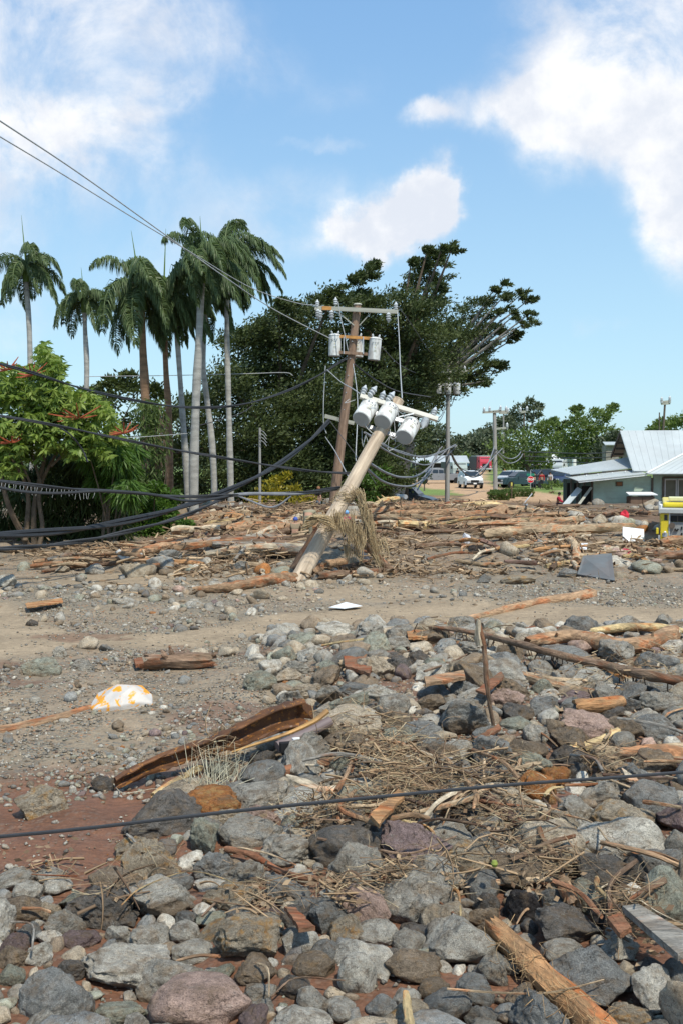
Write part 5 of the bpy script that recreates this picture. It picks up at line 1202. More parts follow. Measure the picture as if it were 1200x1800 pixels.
    B0 = W3(1073, 803, D0 + 9); B1 = W3(1420, 803, D0 + 9.5); roof('rear_roof', [R0 + Vector((0, .05, .0)), R1 + Vector((0, .05, 0)), B1, B0], M_ROOF2, 26)
    # barge boards on the left gable
    beam('barge_board', R0 + Vector((0, 0, .02)), B0, .06, .22, M_BROWNT, root, Vector((0, 0, 1)))
    beam('barge_board', R0 + Vector((-.04, -.05, .0)), E0 + Vector((-.04, 0, .03)), .05, .10, M_ROOF2, root, Vector((0, 0, 1)))
    g = Vector((.55, 0, -.1)); MB().slab([R0 + g, E0 + g + Vector((.1, 1.0, .3)), B0 + g + Vector((0, -.6, -.1))], .08).build('gable_wall', M_WALL, root)
    for k in range(3):
        s = .25 + k * .22; q = R0.lerp(B0, s) + Vector((.25, -.3, -.32)); beam('rafter', q + Vector((-.35, 0, 0)), q + Vector((.3, 0, 0)), .08, .12, M_BROWNT, root)
    # hipped wing roof coming forward at right
    H0 = W3(1136, 834, D0 - 1.2); H1 = W3(1420, 834, D0 - 1.2); H2 = W3(1420, 720, D0 + 6.2); H3 = W3(1215, 792, D0 + 1.6)
    roof('wing_roof', [H0, H1, W3(1420, 795, D0 + 1.55), H3], M_ROOF, 22, .05)
    beam('hip_cap', H0 + Vector((0, 0, .09)), H3 + Vector((0, 0, .09)), .14, .05, M_WHITE, root)
    # lean-to roof to the left, and low strip eave under it
    roof('lean_to_roof', [W3(967, 827, D0 + 3.5), W3(1001, 834.5, D0 + .2), W3(1113, 823, D0 + .6), W3(1104, 805, D0 + 4.5)], M_ROOF2, 10)
    roof('low_eave_roof', [W3(992, 838, D0 + .8), W3(1015, 846.5, D0 - 1.3), W3(1136, 833.5, D0 - 1.1), W3(1114, 828, D0 + .5)], M_ROOF, 10)
    beam('eave_fascia', W3(1016, 847.5, D0 - 1.25), W3(1136, 835, D0 - 1.05), .04, .07, M_WHITE, root)
    beam('eave_shadow_strip', W3(1003, 837.5, D0 + .35), W3(1113, 826.5, D0 + .65), .06, .16, M_BROWNT, root)  # dark strip standing in for the shadow line under the eave
    for x in (1030, 1050, 1075, 1098): MB().box(W3(x, 838 - (x - 1003) * .1, D0 - .2), (.06, .06, .06)).build('rafter_end', M_WHITE, root)
    # fallen roof strip leaning off the porch
    q = [W3(978, 899, D0 - 1.6), W3(987, 902, D0 - 1.8), W3(1022, 862, D0 - .4), W3(1014, 857, D0 - .2)]
    o = MB().slab(q, .06).build('fallen_gutter', M_ROOF2, None); o.location = b; tag(o, 'fallen pale strip of roofing leaning from the ground against the house porch', 'roofing sheet')
    o = MB().slab([W3(1005, 898, D0 - 1.3), W3(1009, 900, D0 - 1.3), W3(1040, 858, D0 - .3), W3(1036, 856, D0 - .3)], .05).build('fallen_board', M_ARM, None); o.location = b; tag(o, 'narrow grey board leaning beside the fallen roofing strip', 'board')
house()
def cabinet():
    D = 56.6; a = P(1102, 871, D); c = P(1148, 871, D); b = Vector(((a.x + c.x) / 2, D, 0)); w_ = c.x - a.x - .1; h = a.z
    root = empty('storage_cabinet', b, label='brown two-door storage cabinet with pale lid against the mint wall', cat='cabinet')
    MB().box((0, .02, h / 2 - .2), (w_, .7, h + .3)).build('body', simple('cabinet_brown', (.15, .095, .065), .8, .2, 2, .1, dirt=.3), root)
    for s in (-1, 1): MB().box((s * w_ * .245, -.345, h / 2), (w_ * .46, .03, h * .85)).build('door', simple('cabinet_door', (.17, .11, .075), .8, .2, 2, .1), root)
    MB().slab([(-w_ / 2 - .12, -.5, h + .03), (w_ / 2 + .12, -.5, h + .03), (w_ / 2 + .05, .4, h + .14), (-w_ / 2 - .05, .4, h + .14)], .05).build('lid', M_SHEET, root)
cabinet()
# ------------------------------------------------------------------ vehicles
def wheel(c, r, w_, parent, label=None):
    o = MB().lathe(c, [(r * .6, -w_ / 2), (r * .95, -w_ / 2), (r, -w_ * .3), (r, w_ * .3), (r * .95, w_ / 2), (r * .6, w_ / 2)], 20, Vector((1, 0, 0))).build('wheel', M_BLACK, parent, True)
    MB().lathe(c, [(r * .58, -w_ * .52), (r * .3, -w_ * .4), (r * .1, -w_ * .5)], 12, Vector((1, 0, 0))).build('rim', M_CHROME, o, True)
def loft(secs, name, mat, parent, bevel=.03):
    """secs: list of (y, halfwidth_bottom, halfwidth_top, z0, z1)"""
    vs = []; fs = []
    for (y, wb, wt, z0, z1) in secs: vs += [(-wb, y, z0), (wb, y, z0), (wt, y, z1), (-wt, y, z1)]
    n = len(secs)
    for k in range(n - 1):
        for j in range(4): fs.append((4 * k + j, 4 * k + 4 + j, 4 * k + 4 + (j + 1) % 4, 4 * k + (j + 1) % 4))
    fs += [(0, 1, 2, 3), tuple(4 * (n - 1) + q for q in (3, 2, 1, 0))]
    m = MB(); m.add(vs, fs); return m.build(name, mat, parent, bevel=bevel)
def car(name, label, cat, px, py, D, rz, col, kind='suv', L=4.7, Wd=1.9, Hh=1.8):
    """front faces -Y in local space"""
    b = P(px, py, D); b.z = H(b.x, D)
    root = empty(name, b, rz, label, cat)
    mat = simple(name + '_paint', col, .3, .03, 2, 0, spec=.6); h = Wd / 2; z0 = .38
    hood = .62 * Hh if kind != 'van' else .62 * Hh; belt = .60 * Hh
    f = -L / 2; bk = L / 2
    if kind == 'pickup':
        loft([(f, h * .92, h * .85, z0, hood * .92), (f + .25, h, h * .93, z0, hood), (f + 1.35, h, h * .95, z0, hood * 1.03), (f + 3.3, h, h * .95, z0, hood * 1.03)], 'body', mat, root)
        loft([(f + 3.31, h, h * .98, z0, hood), (bk, h, h * .98, z0, hood)], 'bed', mat, root)
        MB().box((0, (f + 3.4 + bk) / 2, hood * 1.003), (Wd * .86, bk - f - 3.6, .02)).build('bed_floor', M_DARKW, root)
        cab = [(f + 1.25, h * .9, h * .86, hood, hood + .02), (f + 1.95, h * .9, h * .76, hood, Hh - .03), (f + 2.9, h * .9, h * .76, hood, Hh), (f + 3.3, h * .9, h * .78, hood, Hh - .08)]
    else:
        loft([(f, h * .90, h * .82, z0, hood * .86), (f + .25, h, h * .92, z0, hood * .95), (f + 1.3, h, h * .95, z0, hood * 1.05), (bk - .1, h, h * .95, z0, hood * 1.05), (bk, h * .95, h * .9, z0, hood)], 'body', mat, root)
        cab = [(f + 1.1, h * .9, h * .88, hood, hood + .05), (f + 1.85, h * .92, h * .74, hood, Hh - .06), (bk - .9, h * .92, h * .74, hood, Hh), (bk - .12, h * .9, h * .72, hood, Hh - .15 if kind == 'suv' else hood + .2)]
    loft(cab, 'cabin', mat, root, .04)
    # windscreen and side glass, proud of the cabin by a few mm
    y0, y1 = cab[0][0], cab[1][0]; zt = cab[1][4]; t0, t1 = .16, .9
    def lp(a, c, t): return a + (c - a) * t
    ws = [(-lp(h * .88, h * .74, t0), lp(y0, y1, t0) - .02, lp(hood + .05, zt, t0)), (lp(h * .88, h * .74, t0), lp(y0, y1, t0) - .02, lp(hood + .05, zt, t0)), (lp(h * .86, h * .70, t1), lp(y0, y1, t1) - .02, lp(hood + .05, zt, t1)), (-lp(h * .86, h * .70, t1), lp(y0, y1, t1) - .02, lp(hood + .05, zt, t1))]
    MB().slab(ws, .02).build('windscreen', M_GLASS, root)
    ya, yb = cab[1][0], cab[-1][0]
    for s in (-1, 1):
        nseg = 2 if kind == 'pickup' else 3
        for k in range(nseg):
            u0, u1 = ya + (yb - ya) * k / nseg + .05, ya + (yb - ya) * (k + 1) / nseg - .05
            q = [(s * h * .925, u0 - (.25 if k == 0 else 0), hood + .06), (s * h * .925, u1, hood + .06), (s * h * .775, u1, Hh - .18), (s * h * .775, u0, Hh - .18)]
            MB().slab(q, .015 * s).build('side_window', M_GLASS, root)
        MB().box((s * (h + .10), f + 1.75, hood + .12), (.18, .1, .14)).build('mirror', mat, root, bevel=.02)
        MB().box((s * h * .66, f - .015 + .02, z0 + .40), (h * .38, .1, .15)).build('headlight', M_CERAM, root, bevel=.02)
        MB().box((s * h * .8, bk - .01, z0 + .5), (h * .2, .06, .3)).build('tail_light', M_RED, root)
        for yy in (f + .9, bk - .95): wheel((s * (h - .12), yy, .36), .37, .24, root)
        MB().box((s * (h + .003), f + 2.6, .85), (.012, .14, .03)).build('door_handle', M_CHROME, root)
    MB().box((0, f - .01, z0 + .38), (h * .85, .08, .22)).build('grille', M_BLACK, root)
    MB().box((0, f - .03, z0 + .12), (Wd * .9, .14, .22)).build('bumper', M_BLACK if kind != 'pickup' else M_CHROME, root, bevel=.03)
    MB().box((0, f - .105, z0 + .16), (.32, .01, .14)).build('number_plate', M_WHITE, root)
    return root
car('suv', 'white SUV driving toward the camera on the dirt road', 'car', 825.5, 858, 103, R(4), (.72, .73, .73))
car('pickup_truck', 'grey pickup truck parked side-on left of the upright grey pole', 'pickup truck', 770, 840, 121, R(-78), (.20, .205, .22), 'pickup', 5.8, 1.95, 1.85)
car('suv', 'silver SUV parked at the left of the car row under the bright green tree', 'car', 896, 853, 108, R(-38), (.48, .50, .52), 'suv', 4.6, 1.9, 1.75)
car('pickup_truck', 'dark green pickup parked in front of the silver SUV', 'pickup truck', 917, 853, 104, R(-75), (.02, .045, .05), 'pickup', 5.2, 1.9, 1.7)
car('suv', 'black SUV with glinting windows behind the stop sign', 'car', 950, 851, 112, R(-60), (.02, .02, .022), 'suv', 4.8, 1.9, 1.85)
car('van', 'pale grey van half hidden behind the black SUV', 'van', 940, 838, 130, R(-50), (.42, .45, .46), 'suv', 5, 2, 2.3)
car('sedan', 'navy blue car parked nearest the lean-to roof', 'car', 987, 853, 110, R(-40), (.03, .045, .10), 'suv', 4.6, 1.85, 1.6)
car('sedan', 'pale blue-grey car behind the navy car by the lean-to roof', 'car', 976, 843, 122, R(-40), (.35, .40, .46), 'suv', 4.6, 1.85, 1.75)
r_ = car('wrecked_car', 'dark wrecked car half buried below the bush beside the leaning pole', 'car', 712, 880, 76, R(70), (.045, .05, .06), 'suv', 4.5, 1.9, 1.6); r_.rotation_euler.x = R(8); r_.location.z -= .5

def bigtruck(name, label, px, py, D, rz, cabcol, bodycol, Wd, Hh, L, lights=False, extra=None):
    b = P(px, py, D); b.z = H(b.x, D); root = empty(name, b, rz, label, 'truck'); h = Wd / 2
    cm = simple(name + '_cab', cabcol, .35, .05, 2, 0); bm_ = simple(name + '_body', bodycol, .5, .08, 2, 0)
    loft([(-L / 2, h * .98, h * .92, .55, Hh * .62), (-L / 2 + .3, h, h * .94, .55, Hh * .93), (-L / 2 + 2.2, h, h * .95, .55, Hh * .95)], 'cab', cm, root)
    MB().box((0, 1.15, Hh * .52), (Wd, L - 2.4, Hh * .84)).build('body', bm_, root, bevel=.04)
    MB().slab([(-h * .82, -L / 2 - .02 + .05, Hh * .60), (h * .82, -L / 2 + .03, Hh * .60), (h * .8, -L / 2 + .26, Hh * .86), (-h * .8, -L / 2 + .26, Hh * .86)], .03).build('windscreen', M_GLASS, root)
    MB().box((0, -L / 2 - .03, Hh * .38), (Wd * .55, .06, Hh * .26)).build('grille', M_BLACK if extra != 'chrome' else M_CHROME, root)
    MB().box((0, -L / 2 - .15, .62), (Wd * 1.0, .3, .32)).build('bumper', M_CHROME, root, bevel=.03)
    for s in (-1, 1):
        MB().box((s * h * .75, -L / 2 - .04, Hh * .33), (.28, .08, .25)).build('headlight', M_CERAM, root)
        for yy in (-L / 2 + 1.1, L / 2 - 1.2): wheel((s * (h - .15), yy, .5), .5, .3, root)
        MB().box((s * (h + .14), -L / 2 + .1, Hh * .66), (.16, .1, .4)).build('mirror', M_BLACK, root)
    if lights: MB().box((0, -L / 2 + .6, Hh * .95 + .1), (Wd * .8, .3, .2)).build('light_bar', M_CHROME, root); MB().box((0, .9, Hh * .98), (Wd * .9, L * .5, .15)).build('ladder_rack', M_STEEL, root)
    return root
bigtruck('fire_truck', 'red and white fire truck at the head of the dirt road', 843, 832, 205, R(8), (.50, .05, .08), (.07, .07, .08), 2.6, 3.3, 8, True)
o = bigtruck('box_truck', 'light blue and white tipped truck left of the red fire truck', 821, 827, 215, R(30), (.16, .42, .66), (.60, .66, .68), 2.5, 3.0, 6); o.rotation_euler.y = R(9)
bigtruck('freight_truck', 'white truck with upright grille parked behind the grey pickup', 797, 836, 140, R(10), (.34, .40, .38), (.04, .05, .05), 2.2, 2.6, 6, extra='chrome')
bigtruck('utility_truck', 'white truck parked behind the lean-to roof under the trees', 991, 832, 150, R(-35), (.62, .64, .66), (.55, .56, .55), 2.4, 3.0, 7)
# pop-up tent
b = P(972, 815, 158); b.z = H(b.x, 158); r_ = empty('canopy_tent', b, label='white peaked canopy tent left of the white truck', cat='tent')
z = P(0, 808, 158).z - b.z; MB().lathe((0, 0, z), [(1.9, -.5), (1.85, -.35), (1.0, .35), (.05, .9)], 4).build('canopy', M_SHEET, r_)
for sx in (-1, 1):
    for sy in (-1, 1): MB().cyl((sx * 1.2, sy * 1.2, 0), (sx * 1.2, sy * 1.2, z), .04).build('leg', M_STEEL, r_)
# long pale roofed shed beyond the pickup
b = P(770, 830, 175); b.z = H(b.x, 175); r_ = empty('shed', b, label='long low building with pale roof behind the grey pickup', cat='building')
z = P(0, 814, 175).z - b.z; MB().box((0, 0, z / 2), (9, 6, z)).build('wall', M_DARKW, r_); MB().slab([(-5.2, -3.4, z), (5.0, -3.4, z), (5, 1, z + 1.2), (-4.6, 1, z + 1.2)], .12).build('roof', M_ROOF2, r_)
b = P(1072, 800, 132); b.z = H(b.x, 132); r_ = empty('hut', b, label='small grey-roofed building among trees left of the main gable', cat='building')
z = P(0, 783, 132).z - b.z; MB().box((0, 0, z / 2), (1.7, 2, z)).build('wall', M_BARKGREY, r_); MB().slab([(-1.1, -1.4, z), (1.1, -1.4, z), (.9, 1, z + .4), (-.8, 1, z + .4)], .1).build('roof', M_ROOF2, r_)
farpost = lambda x, y0, y1, D, w_, mat, lb: tag(MB().cyl((0, 0, 0), (0, 0, (P(x, y1, D) - P(x, y0, D)).z), w_).build('post', mat, None, loc=P(x, y0, D)), lb, 'post')
farpost(1008, 830, 807, 140, .3, M_WHITE, 'thick white post standing above the lean-to roof')
farpost(886, 842, 824, 128, .15, M_ORANGE, 'orange wooden post at the left edge of the bright green tree')
farpost(898, 861, 848, 96, .08, simple('post_yellow', (.55, .5, .12), .7), 'short yellow post on the lawn in front of the silver SUV')
# stop sign with a green street-name blade
def stop():
    D = 95; b = P(931.5, 861, D); b.z = H(b.x, D); root = empty('stop_sign', b, label='red octagonal stop sign on a thin post on the lawn', cat='stop sign')
    zc = P(931.5, 843, D).z - b.z; MB().cyl((0, .03, 0), (0, .03, zc + .75), .035, n=8).build('post', M_STEEL, root)
    r = 5.8 / F * D; m = MB(); m.lathe((0, 0, zc), [(r, -.015), (r, .015)], 8, Vector((0, -1, 0))); o = m.build('sign_face', simple('sign_red', (.55, .02, .03), .5, .03), root)
    m = MB(); m.lathe((0, .004, zc), [(r * 1.08, -.012), (r * 1.08, .012)], 8, Vector((0, -1, 0))); m.build('sign_border', M_WHITE, root)
    for oo in root.children:
        if oo.name.startswith('sign_'): pass
    cu = bpy.data.curves.new('lettering', 'FONT'); cu.body = 'STOP'; cu.size = r * .82; cu.align_x = 'CENTER'; cu.align_y = 'CENTER'; cu.extrude = .004; cu.offset = .008
    t = bpy.data.objects.new('lettering', cu); C.objects.link(t); cu.materials.append(M_WHITE); t.parent = root; t.location = (0, -.03, zc); t.rotation_euler = (math.pi / 2, 0, 0)
    bpy.context.view_layer.update(); me = bpy.data.meshes.new_from_object(t); t2 = link('lettering', me, M_WHITE, root); t2.location = t.location; t2.rotation_euler = t.rotation_euler; bpy.data.objects.remove(t)
    MB().box((0, .03, zc + r * 1.5), (.75, .02, .2)).build('street_name_blade', simple('sign_green', (.02, .22, .14), .5, .03), root)
stop()
# clipped hedge and lawn shrubs
def hedge():
    D = 80; root_b = P(898, 888, D - 2); root_b.z = 0; root = empty('hedge', root_b, label='clipped boxy green hedge at the road corner', cat='hedge')
    cs = []; ds = []
    for (x0, x1, y0, y1, dd) in ((858, 890, 868, 892, 76), (885, 934, 862, 884, 82), (862, 900, 864, 880, 79)):
        a = P(x0, y0, dd); c = P(x1, y1, dd); n = 5200
        q = np.stack([rng.uniform(a.x, c.x, n), dd + rng.uniform(-.9, .9, n), rng.uniform(c.z, a.z, n)], 1); k = rng.integers(0, 3, n)
        q[k == 0, 2] = a.z + rng.normal(0, .04, (k == 0).sum()); q[k == 1, 1] = dd - .9 + rng.normal(0, .05, (k == 1).sum())
        cs.append(q); ds.append(rng.normal(size=(n, 3)) + [0, -.3, .8])
    leaves('foliage', np.concatenate(cs) - np.array(root_b), np.concatenate(ds), .13, .07, M_LEAF_FAR, root, None, .5, kind='stuff')
    MB().tube([Vector((0, 0, 0)), Vector((0, 0, 1))], .05, 5).build('stem', M_BARK, root)
hedge()
tree('lawn_shrub', 'loose green shrub on the lawn in front of the navy car', 'bush', pxl([(962, 852, 8), (970, 850, 9), (980, 855, 7), (957, 857, 5)], 98, .6), (P(968, 862, 98).x, 98, 0), M_LEAF_FAR, .28, .08, 30, (0, 0, .2), limbs=False, trunk_r=.05, tw=.4)
tree('dry_shrub', 'low dry brown shrub on the lawn right of the path', 'bush', pxl([(968, 868, 5), (976, 870, 5), (984, 872, 5)], 88, .4), (P(975, 876, 88).x, 88, 0), simple('dry_leaves', (.20, .15, .08), .9), .2, .06, 24, (0, 0, .1), limbs=False, trunk_r=.04, tw=.3)

# ------------------------------------------------------------------ yellow fire engine, half buried at the right edge
def engine():
    D = 33; b = P(1160, 962, D); root = empty('fire_engine', Vector((b.x, D, b.z)), label='yellow fire engine buried to its wheels in debris at the right edge', cat='fire engine')
    b = root.location.copy(); Q = lambda x, y, d=0: Vector((P(x, y, D).x - b.x, d, P(x, y, D).z - b.z)); root.rotation_euler.z = R(-17.5)
    def panel(name, x0, y0, x1, y1, mat, d=0, th=.05, bevel=0):
        a = Q(x0, y0, d); c = Q(x1, y1, d); MBx = MB(); MBx.box(((a.x + c.x) / 2, a.y + th / 2, (a.z + c.z) / 2), (c.x - a.x, th, a.z - c.z)); return MBx.build(name, mat, root, bevel=bevel)
    XR = 1285
    panel('rear_body', 1160, 903, XR, 975, M_YELLOW, .1, 6.0, .03)
    panel('corner_column', 1161, 902, 1174, 965, M_YELLOW, 0, .12, .01)
    panel('corner_trim', 1174, 902, 1175.4, 952, M_STEEL, -.01, .06)
    panel('equipment_panel', 1175.6, 917.5, XR, 946, M_ENGGREY, .05, .08)
    panel('hose_bay', 1176, 901, XR, 917, M_DARKW, .07, .06)
    panel('bay_divider', 1188, 902, 1189, 917, M_BROWNT, .05, .04)
    o = panel('bay_cover', 1177, 901, 1205, 906, simple('grey_tarp', (.16, .17, .18), .8, .2, 8, .3), .02, .05)
    panel('side_window', 1166.3, 904.5, 1171.8, 914.5, M_GLASS, -.012, .05)
    panel('roof_deck', 1157, 894, XR, 902, simple('deck_grey', (.42, .43, .41), .7, .1), -.12, 5.5, .02)
    panel('hose_bed', 1164, 884.5, XR, 893.5, M_YELLOW, .6, 4.5, .06)
    panel('ladder_box', 1174.5, 876, XR, 882, simple('cream_paint', (.66, .64, .36), .5, .05), .9, .8, .02)
    MB().cyl(Q(1166, 900.5, -.02), Q(1166, 895, -.02), .055, .045, 12).build('beacon', M_RED, root, True)
    MB().lathe(Q(1160.5, 888, .2), [(.03, -.12), (.05, -.05), (.06, 0), (.04, .03)], 12).build('lamp', M_WHITE, root, True)
    panel('lamp_bracket', 1163.5, 936.5, 1171.5, 943.5, M_STEEL, -.03, .05)
    MB().lathe(Q(1167.5, 936, -.05), [(.03, -.02), (.045, .02), (.02, .05)], 10).build('marker_light', M_WHITE, root, True)
    panel('tail_light', 1164, 947, 1172, 951, M_RED, -.03, .05); panel('tail_light_lower', 1166, 954, 1171, 956, M_RED, -.03, .05)
    panel('hook_block', 1152.5, 928, 1156.5, 939, M_YELLOW, -.06, .2, .02); panel('hook_plate', 1156, 941, 1159, 958, M_STEEL, -.04, .1)
    for (x0, y0, x1, y1) in ((1184.5, 931, 1189.5, 931.8), (1194.3, 925, 1196.5, 930), (1194.3, 936, 1196.5, 942)): panel('fitting', x0, y0, x1, y1, M_BLACK, .02, .05)
    for (x, y) in ((1184.6, 930), (1189, 930), (1186.8, 932)): MB().cyl(Q(x, y, .04), Q(x, y, -.02), .03, n=8).build('valve', M_BLACK, root)
    MB().cyl(Q(1179, 923.5, .05), Q(1179, 923.5, -.05), .10, n=12).build('hose_port', M_BROWNT, root)
    for yy in (1.6, 4.6): wheel(Vector((.55, yy, -.25)), .5, .3, root)
engine()

# ------------------------------------------------------------------ people
SK = simple('skin', (.38, .22, .15), .6, .06, 5, 0)
def skinobj(name, joints, edges, rad, mat, parent, sub=1, root=0):
    me = bpy.data.meshes.new(name); me.from_pydata([tuple(j) for j in joints], edges, []); me.update(); o = link(name, me, mat, parent)
    md = o.modifiers.new('s', 'SKIN'); md.use_smooth_shade = True
    for k, v in enumerate(me.skin_vertices[0].data): r = rad[k]; v.radius = (r, r) if not hasattr(r, '__len__') else r; v.use_root = (k == root)
    s = o.modifiers.new('u', 'SUBSURF'); s.levels = s.render_levels = sub; return o
def person(label, loc, rz, pose, shirt, trousers, hair, height=1.72, cap=None, shoes=(.03, .03, .03), sleeves=True):
    root = empty('person', loc, rz, label, 'person'); s = height / 1.75
    P0 = dict(pelvis=(0, 0, .95), waist=(0, 0, 1.1), chest=(0, 0, 1.32), neck=(0, 0, 1.48), head=(0, 0, 1.58), crown=(0, 0, 1.70),
              sl=(-.18, 0, 1.42), el=(-.26, 0, 1.14), wl=(-.27, -.08, .90), hl=(-.27, -.11, .80), sr=(.18, 0, 1.42), er=(.26, 0, 1.14), wr=(.27, -.08, .90), hr=(.27, -.11, .80),
              pl=(-.09, 0, .90), kl=(-.11, -.02, .50), al=(-.12, .02, .09), tl=(-.13, -.16, .04), pr=(.09, 0, .90), kr=(.11, -.02, .50), ar=(.12, .02, .09), tr=(.13, -.16, .04))
    P0.update(pose); J = {k: Vector(v) * s for k, v in P0.items()}
    names = list(J); ix = {k: i for i, k in enumerate(names)}
    E = [('pelvis', 'waist'), ('waist', 'chest'), ('chest', 'neck'), ('neck', 'head'), ('head', 'crown'), ('chest', 'sl'), ('sl', 'el'), ('el', 'wl'), ('wl', 'hl'), ('chest', 'sr'), ('sr', 'er'), ('er', 'wr'), ('wr', 'hr'), ('pelvis', 'pl'), ('pl', 'kl'), ('kl', 'al'), ('al', 'tl'), ('pelvis', 'pr'), ('pr', 'kr'), ('kr', 'ar'), ('ar', 'tr')]
    rad = dict(pelvis=.14, waist=.125, chest=.15, neck=.055, head=.095, crown=.07, sl=.062, el=.045, wl=.03, hl=.035, sr=.062, er=.045, wr=.03, hr=.035, pl=.09, kl=.06, al=.04, tl=.035, pr=.09, kr=.06, ar=.04, tr=.035)
    skinobj('body', [J[k] for k in names], [(ix[a], ix[c]) for a, c in E], [rad[k] * s for k in names], SK, root, 2, ix['pelvis'])
    def cloth(nm, keys, edges, mat, f, shrink=None):
        ii = {k: i for i, k in enumerate(keys)}; js = [J[k].copy() for k in keys]
        if shrink:
            for k, (fr, t) in shrink.items(): js[ii[k]] = J[fr].lerp(J[k], t)
        skinobj(nm, js, [(ii[a], ii[c]) for a, c in edges], [rad[k] * s * f + .012 for k in keys], mat, root, 2, 0)
    up = ['waist', 'chest', 'sl', 'el', 'sr', 'er', 'neck'] + (['wl', 'wr'] if sleeves else [])
    ed = [('waist', 'chest'), ('chest', 'sl'), ('sl', 'el'), ('chest', 'sr'), ('sr', 'er'), ('chest', 'neck')] + ([('el', 'wl'), ('er', 'wr')] if sleeves else [])
    cloth('shirt', up, ed, simple('shirt', shirt, .85, .2, 6, .2), 1.1, {'neck': ('chest', .45), **({} if sleeves else {'el': ('sl', .6), 'er': ('sr', .6)})})
    cloth('trousers', ['pelvis', 'waist', 'pl', 'kl', 'al', 'pr', 'kr', 'ar'], [('pelvis', 'waist'), ('pelvis', 'pl'), ('pl', 'kl'), ('kl', 'al'), ('pelvis', 'pr'), ('pr', 'kr'), ('kr', 'ar')], simple('trousers', trousers, .85, .2, 6, .2), 1.14, {'waist': ('pelvis', .5)})
    hd = J['head'].lerp(J['crown'], .55); ax = (J['crown'] - J['neck']).normalized()
    m = MB(); m.lathe(hd, [(.10 * s, -.03 * s), (.112 * s, .02 * s), (.10 * s, .07 * s), (.06 * s, .115 * s), (.01, .13 * s)], 12, ax); m.build('cap' if cap else 'hair', simple('cap' if cap else 'hair', cap or hair, .7), root, True)
    for k in ('l', 'r'):
        m = MB(); a = J['a' + k]; t = J['t' + k]; m.tube([a + Vector((0, .03, -.03)), a.lerp(t, .5) + Vector((0, 0, -.02)), t], [.055 * s, .055 * s, .045 * s], 8); m.build('shoe', simple('shoe', shoes, .6), root, True)
    return root
def ploc(px, py, D): v = P(px, py, D); v.z = H(v.x, D); return v
sit = dict(pelvis=(0, 0, .42), waist=(0, -.02, .58), chest=(0, -.06, .80), neck=(0, -.09, .96), head=(0, -.11, 1.06), crown=(0, -.11, 1.18), sl=(-.18, -.06, .90), el=(-.24, -.18, .66), wl=(-.15, -.38, .58), hl=(-.10, -.45, .58), sr=(.18, -.06, .90), er=(.24, -.18, .66), wr=(.15, -.38, .58), hr=(.10, -.45, .58),
           pl=(-.09, 0, .40), kl=(-.12, -.42, .46), al=(-.12, -.46, .08), tl=(-.12, -.62, .04), pr=(.09, 0, .40), kr=(.12, -.42, .46), ar=(.12, -.46, .08), tr=(.12, -.62, .04))
v = ploc(979, 893, 68); v.z = P(979, 897, 68).z
person('person in a red top sitting beside the fallen roofing strip', v, R(70), sit, (.35, .02, .05), (.03, .03, .05), (.02, .015, .01), height=1.75)
o = place_rock((972, 890, 988, 902), 'charcoal', 'round', label='dark rock used as a seat by the person in red')
v = ploc(560, 915, 56); v.z = P(0, 909, 56).z
person('person in a black tank top and jeans walking behind the standing pole', v, R(-60), dict(kl=(-.11, -.12, .52), al=(-.12, -.05, .12), tl=(-.13, -.22, .05), kr=(.11, .03, .50), ar=(.12, .2, .12), tr=(.13, .05, .04), el=(-.27, -.08, 1.16), wl=(-.2, -.3, 1.1), hl=(-.17, -.38, 1.1)), (.015, .016, .018), (.12, .20, .27), (.25, .12, .06), sleeves=False)
bend = dict(waist=(0, -.10, 1.08), chest=(0, -.32, 1.20), neck=(0, -.48, 1.22), head=(0, -.58, 1.20), crown=(0, -.69, 1.18), sl=(-.19, -.40, 1.18), el=(-.22, -.48, .92), wl=(-.15, -.56, .70), hl=(-.13, -.58, .62), sr=(.19, -.40, 1.18), er=(.22, -.48, .92), wr=(.15, -.56, .70), hr=(.13, -.58, .62))
v = G(541, 953)
person('person in mottled tan clothes bending forward, nearer the poles foot', v, R(170), bend, (.28, .25, .17), (.22, .20, .14), (.1, .08, .06), cap=(.25, .22, .15), height=1.5, shoes=(.12, .09, .06))
crouch = dict(pelvis=(0, .05, .45), waist=(0, 0, .60), chest=(0, -.08, .82), neck=(0, -.12, .98), head=(0, -.14, 1.07), crown=(0, -.14, 1.19), sl=(-.18, -.08, .92), el=(-.22, -.25, .7), wl=(-.12, -.42, .6), hl=(-.08, -.48, .56), sr=(.18, -.08, .92), er=(.22, -.25, .7), wr=(.12, -.42, .6), hr=(.08, -.48, .56),
              pl=(-.09, .03, .42), kl=(-.16, -.38, .52), al=(-.14, -.1, .10), tl=(-.15, -.28, .05), pr=(.09, .03, .42), kr=(.16, -.38, .52), ar=(.14, -.1, .10), tr=(.15, -.28, .05))
v = G(519, 958)
person('person in tan work clothes and blue cap crouching left of the bending one', v, R(175), crouch, (.26, .20, .13), (.20, .16, .10), (.1, .08, .06), cap=(.06, .10, .35), height=1.3, shoes=(.12, .09, .06))
v = G(606, 950); v.z += .1
person('person in a pink top and light blue cap crouching behind the broken pole', v, R(150), crouch, (.62, .12, .16), (.16, .13, .11), (.1, .08, .06), cap=(.18, .38, .66), height=1.3)
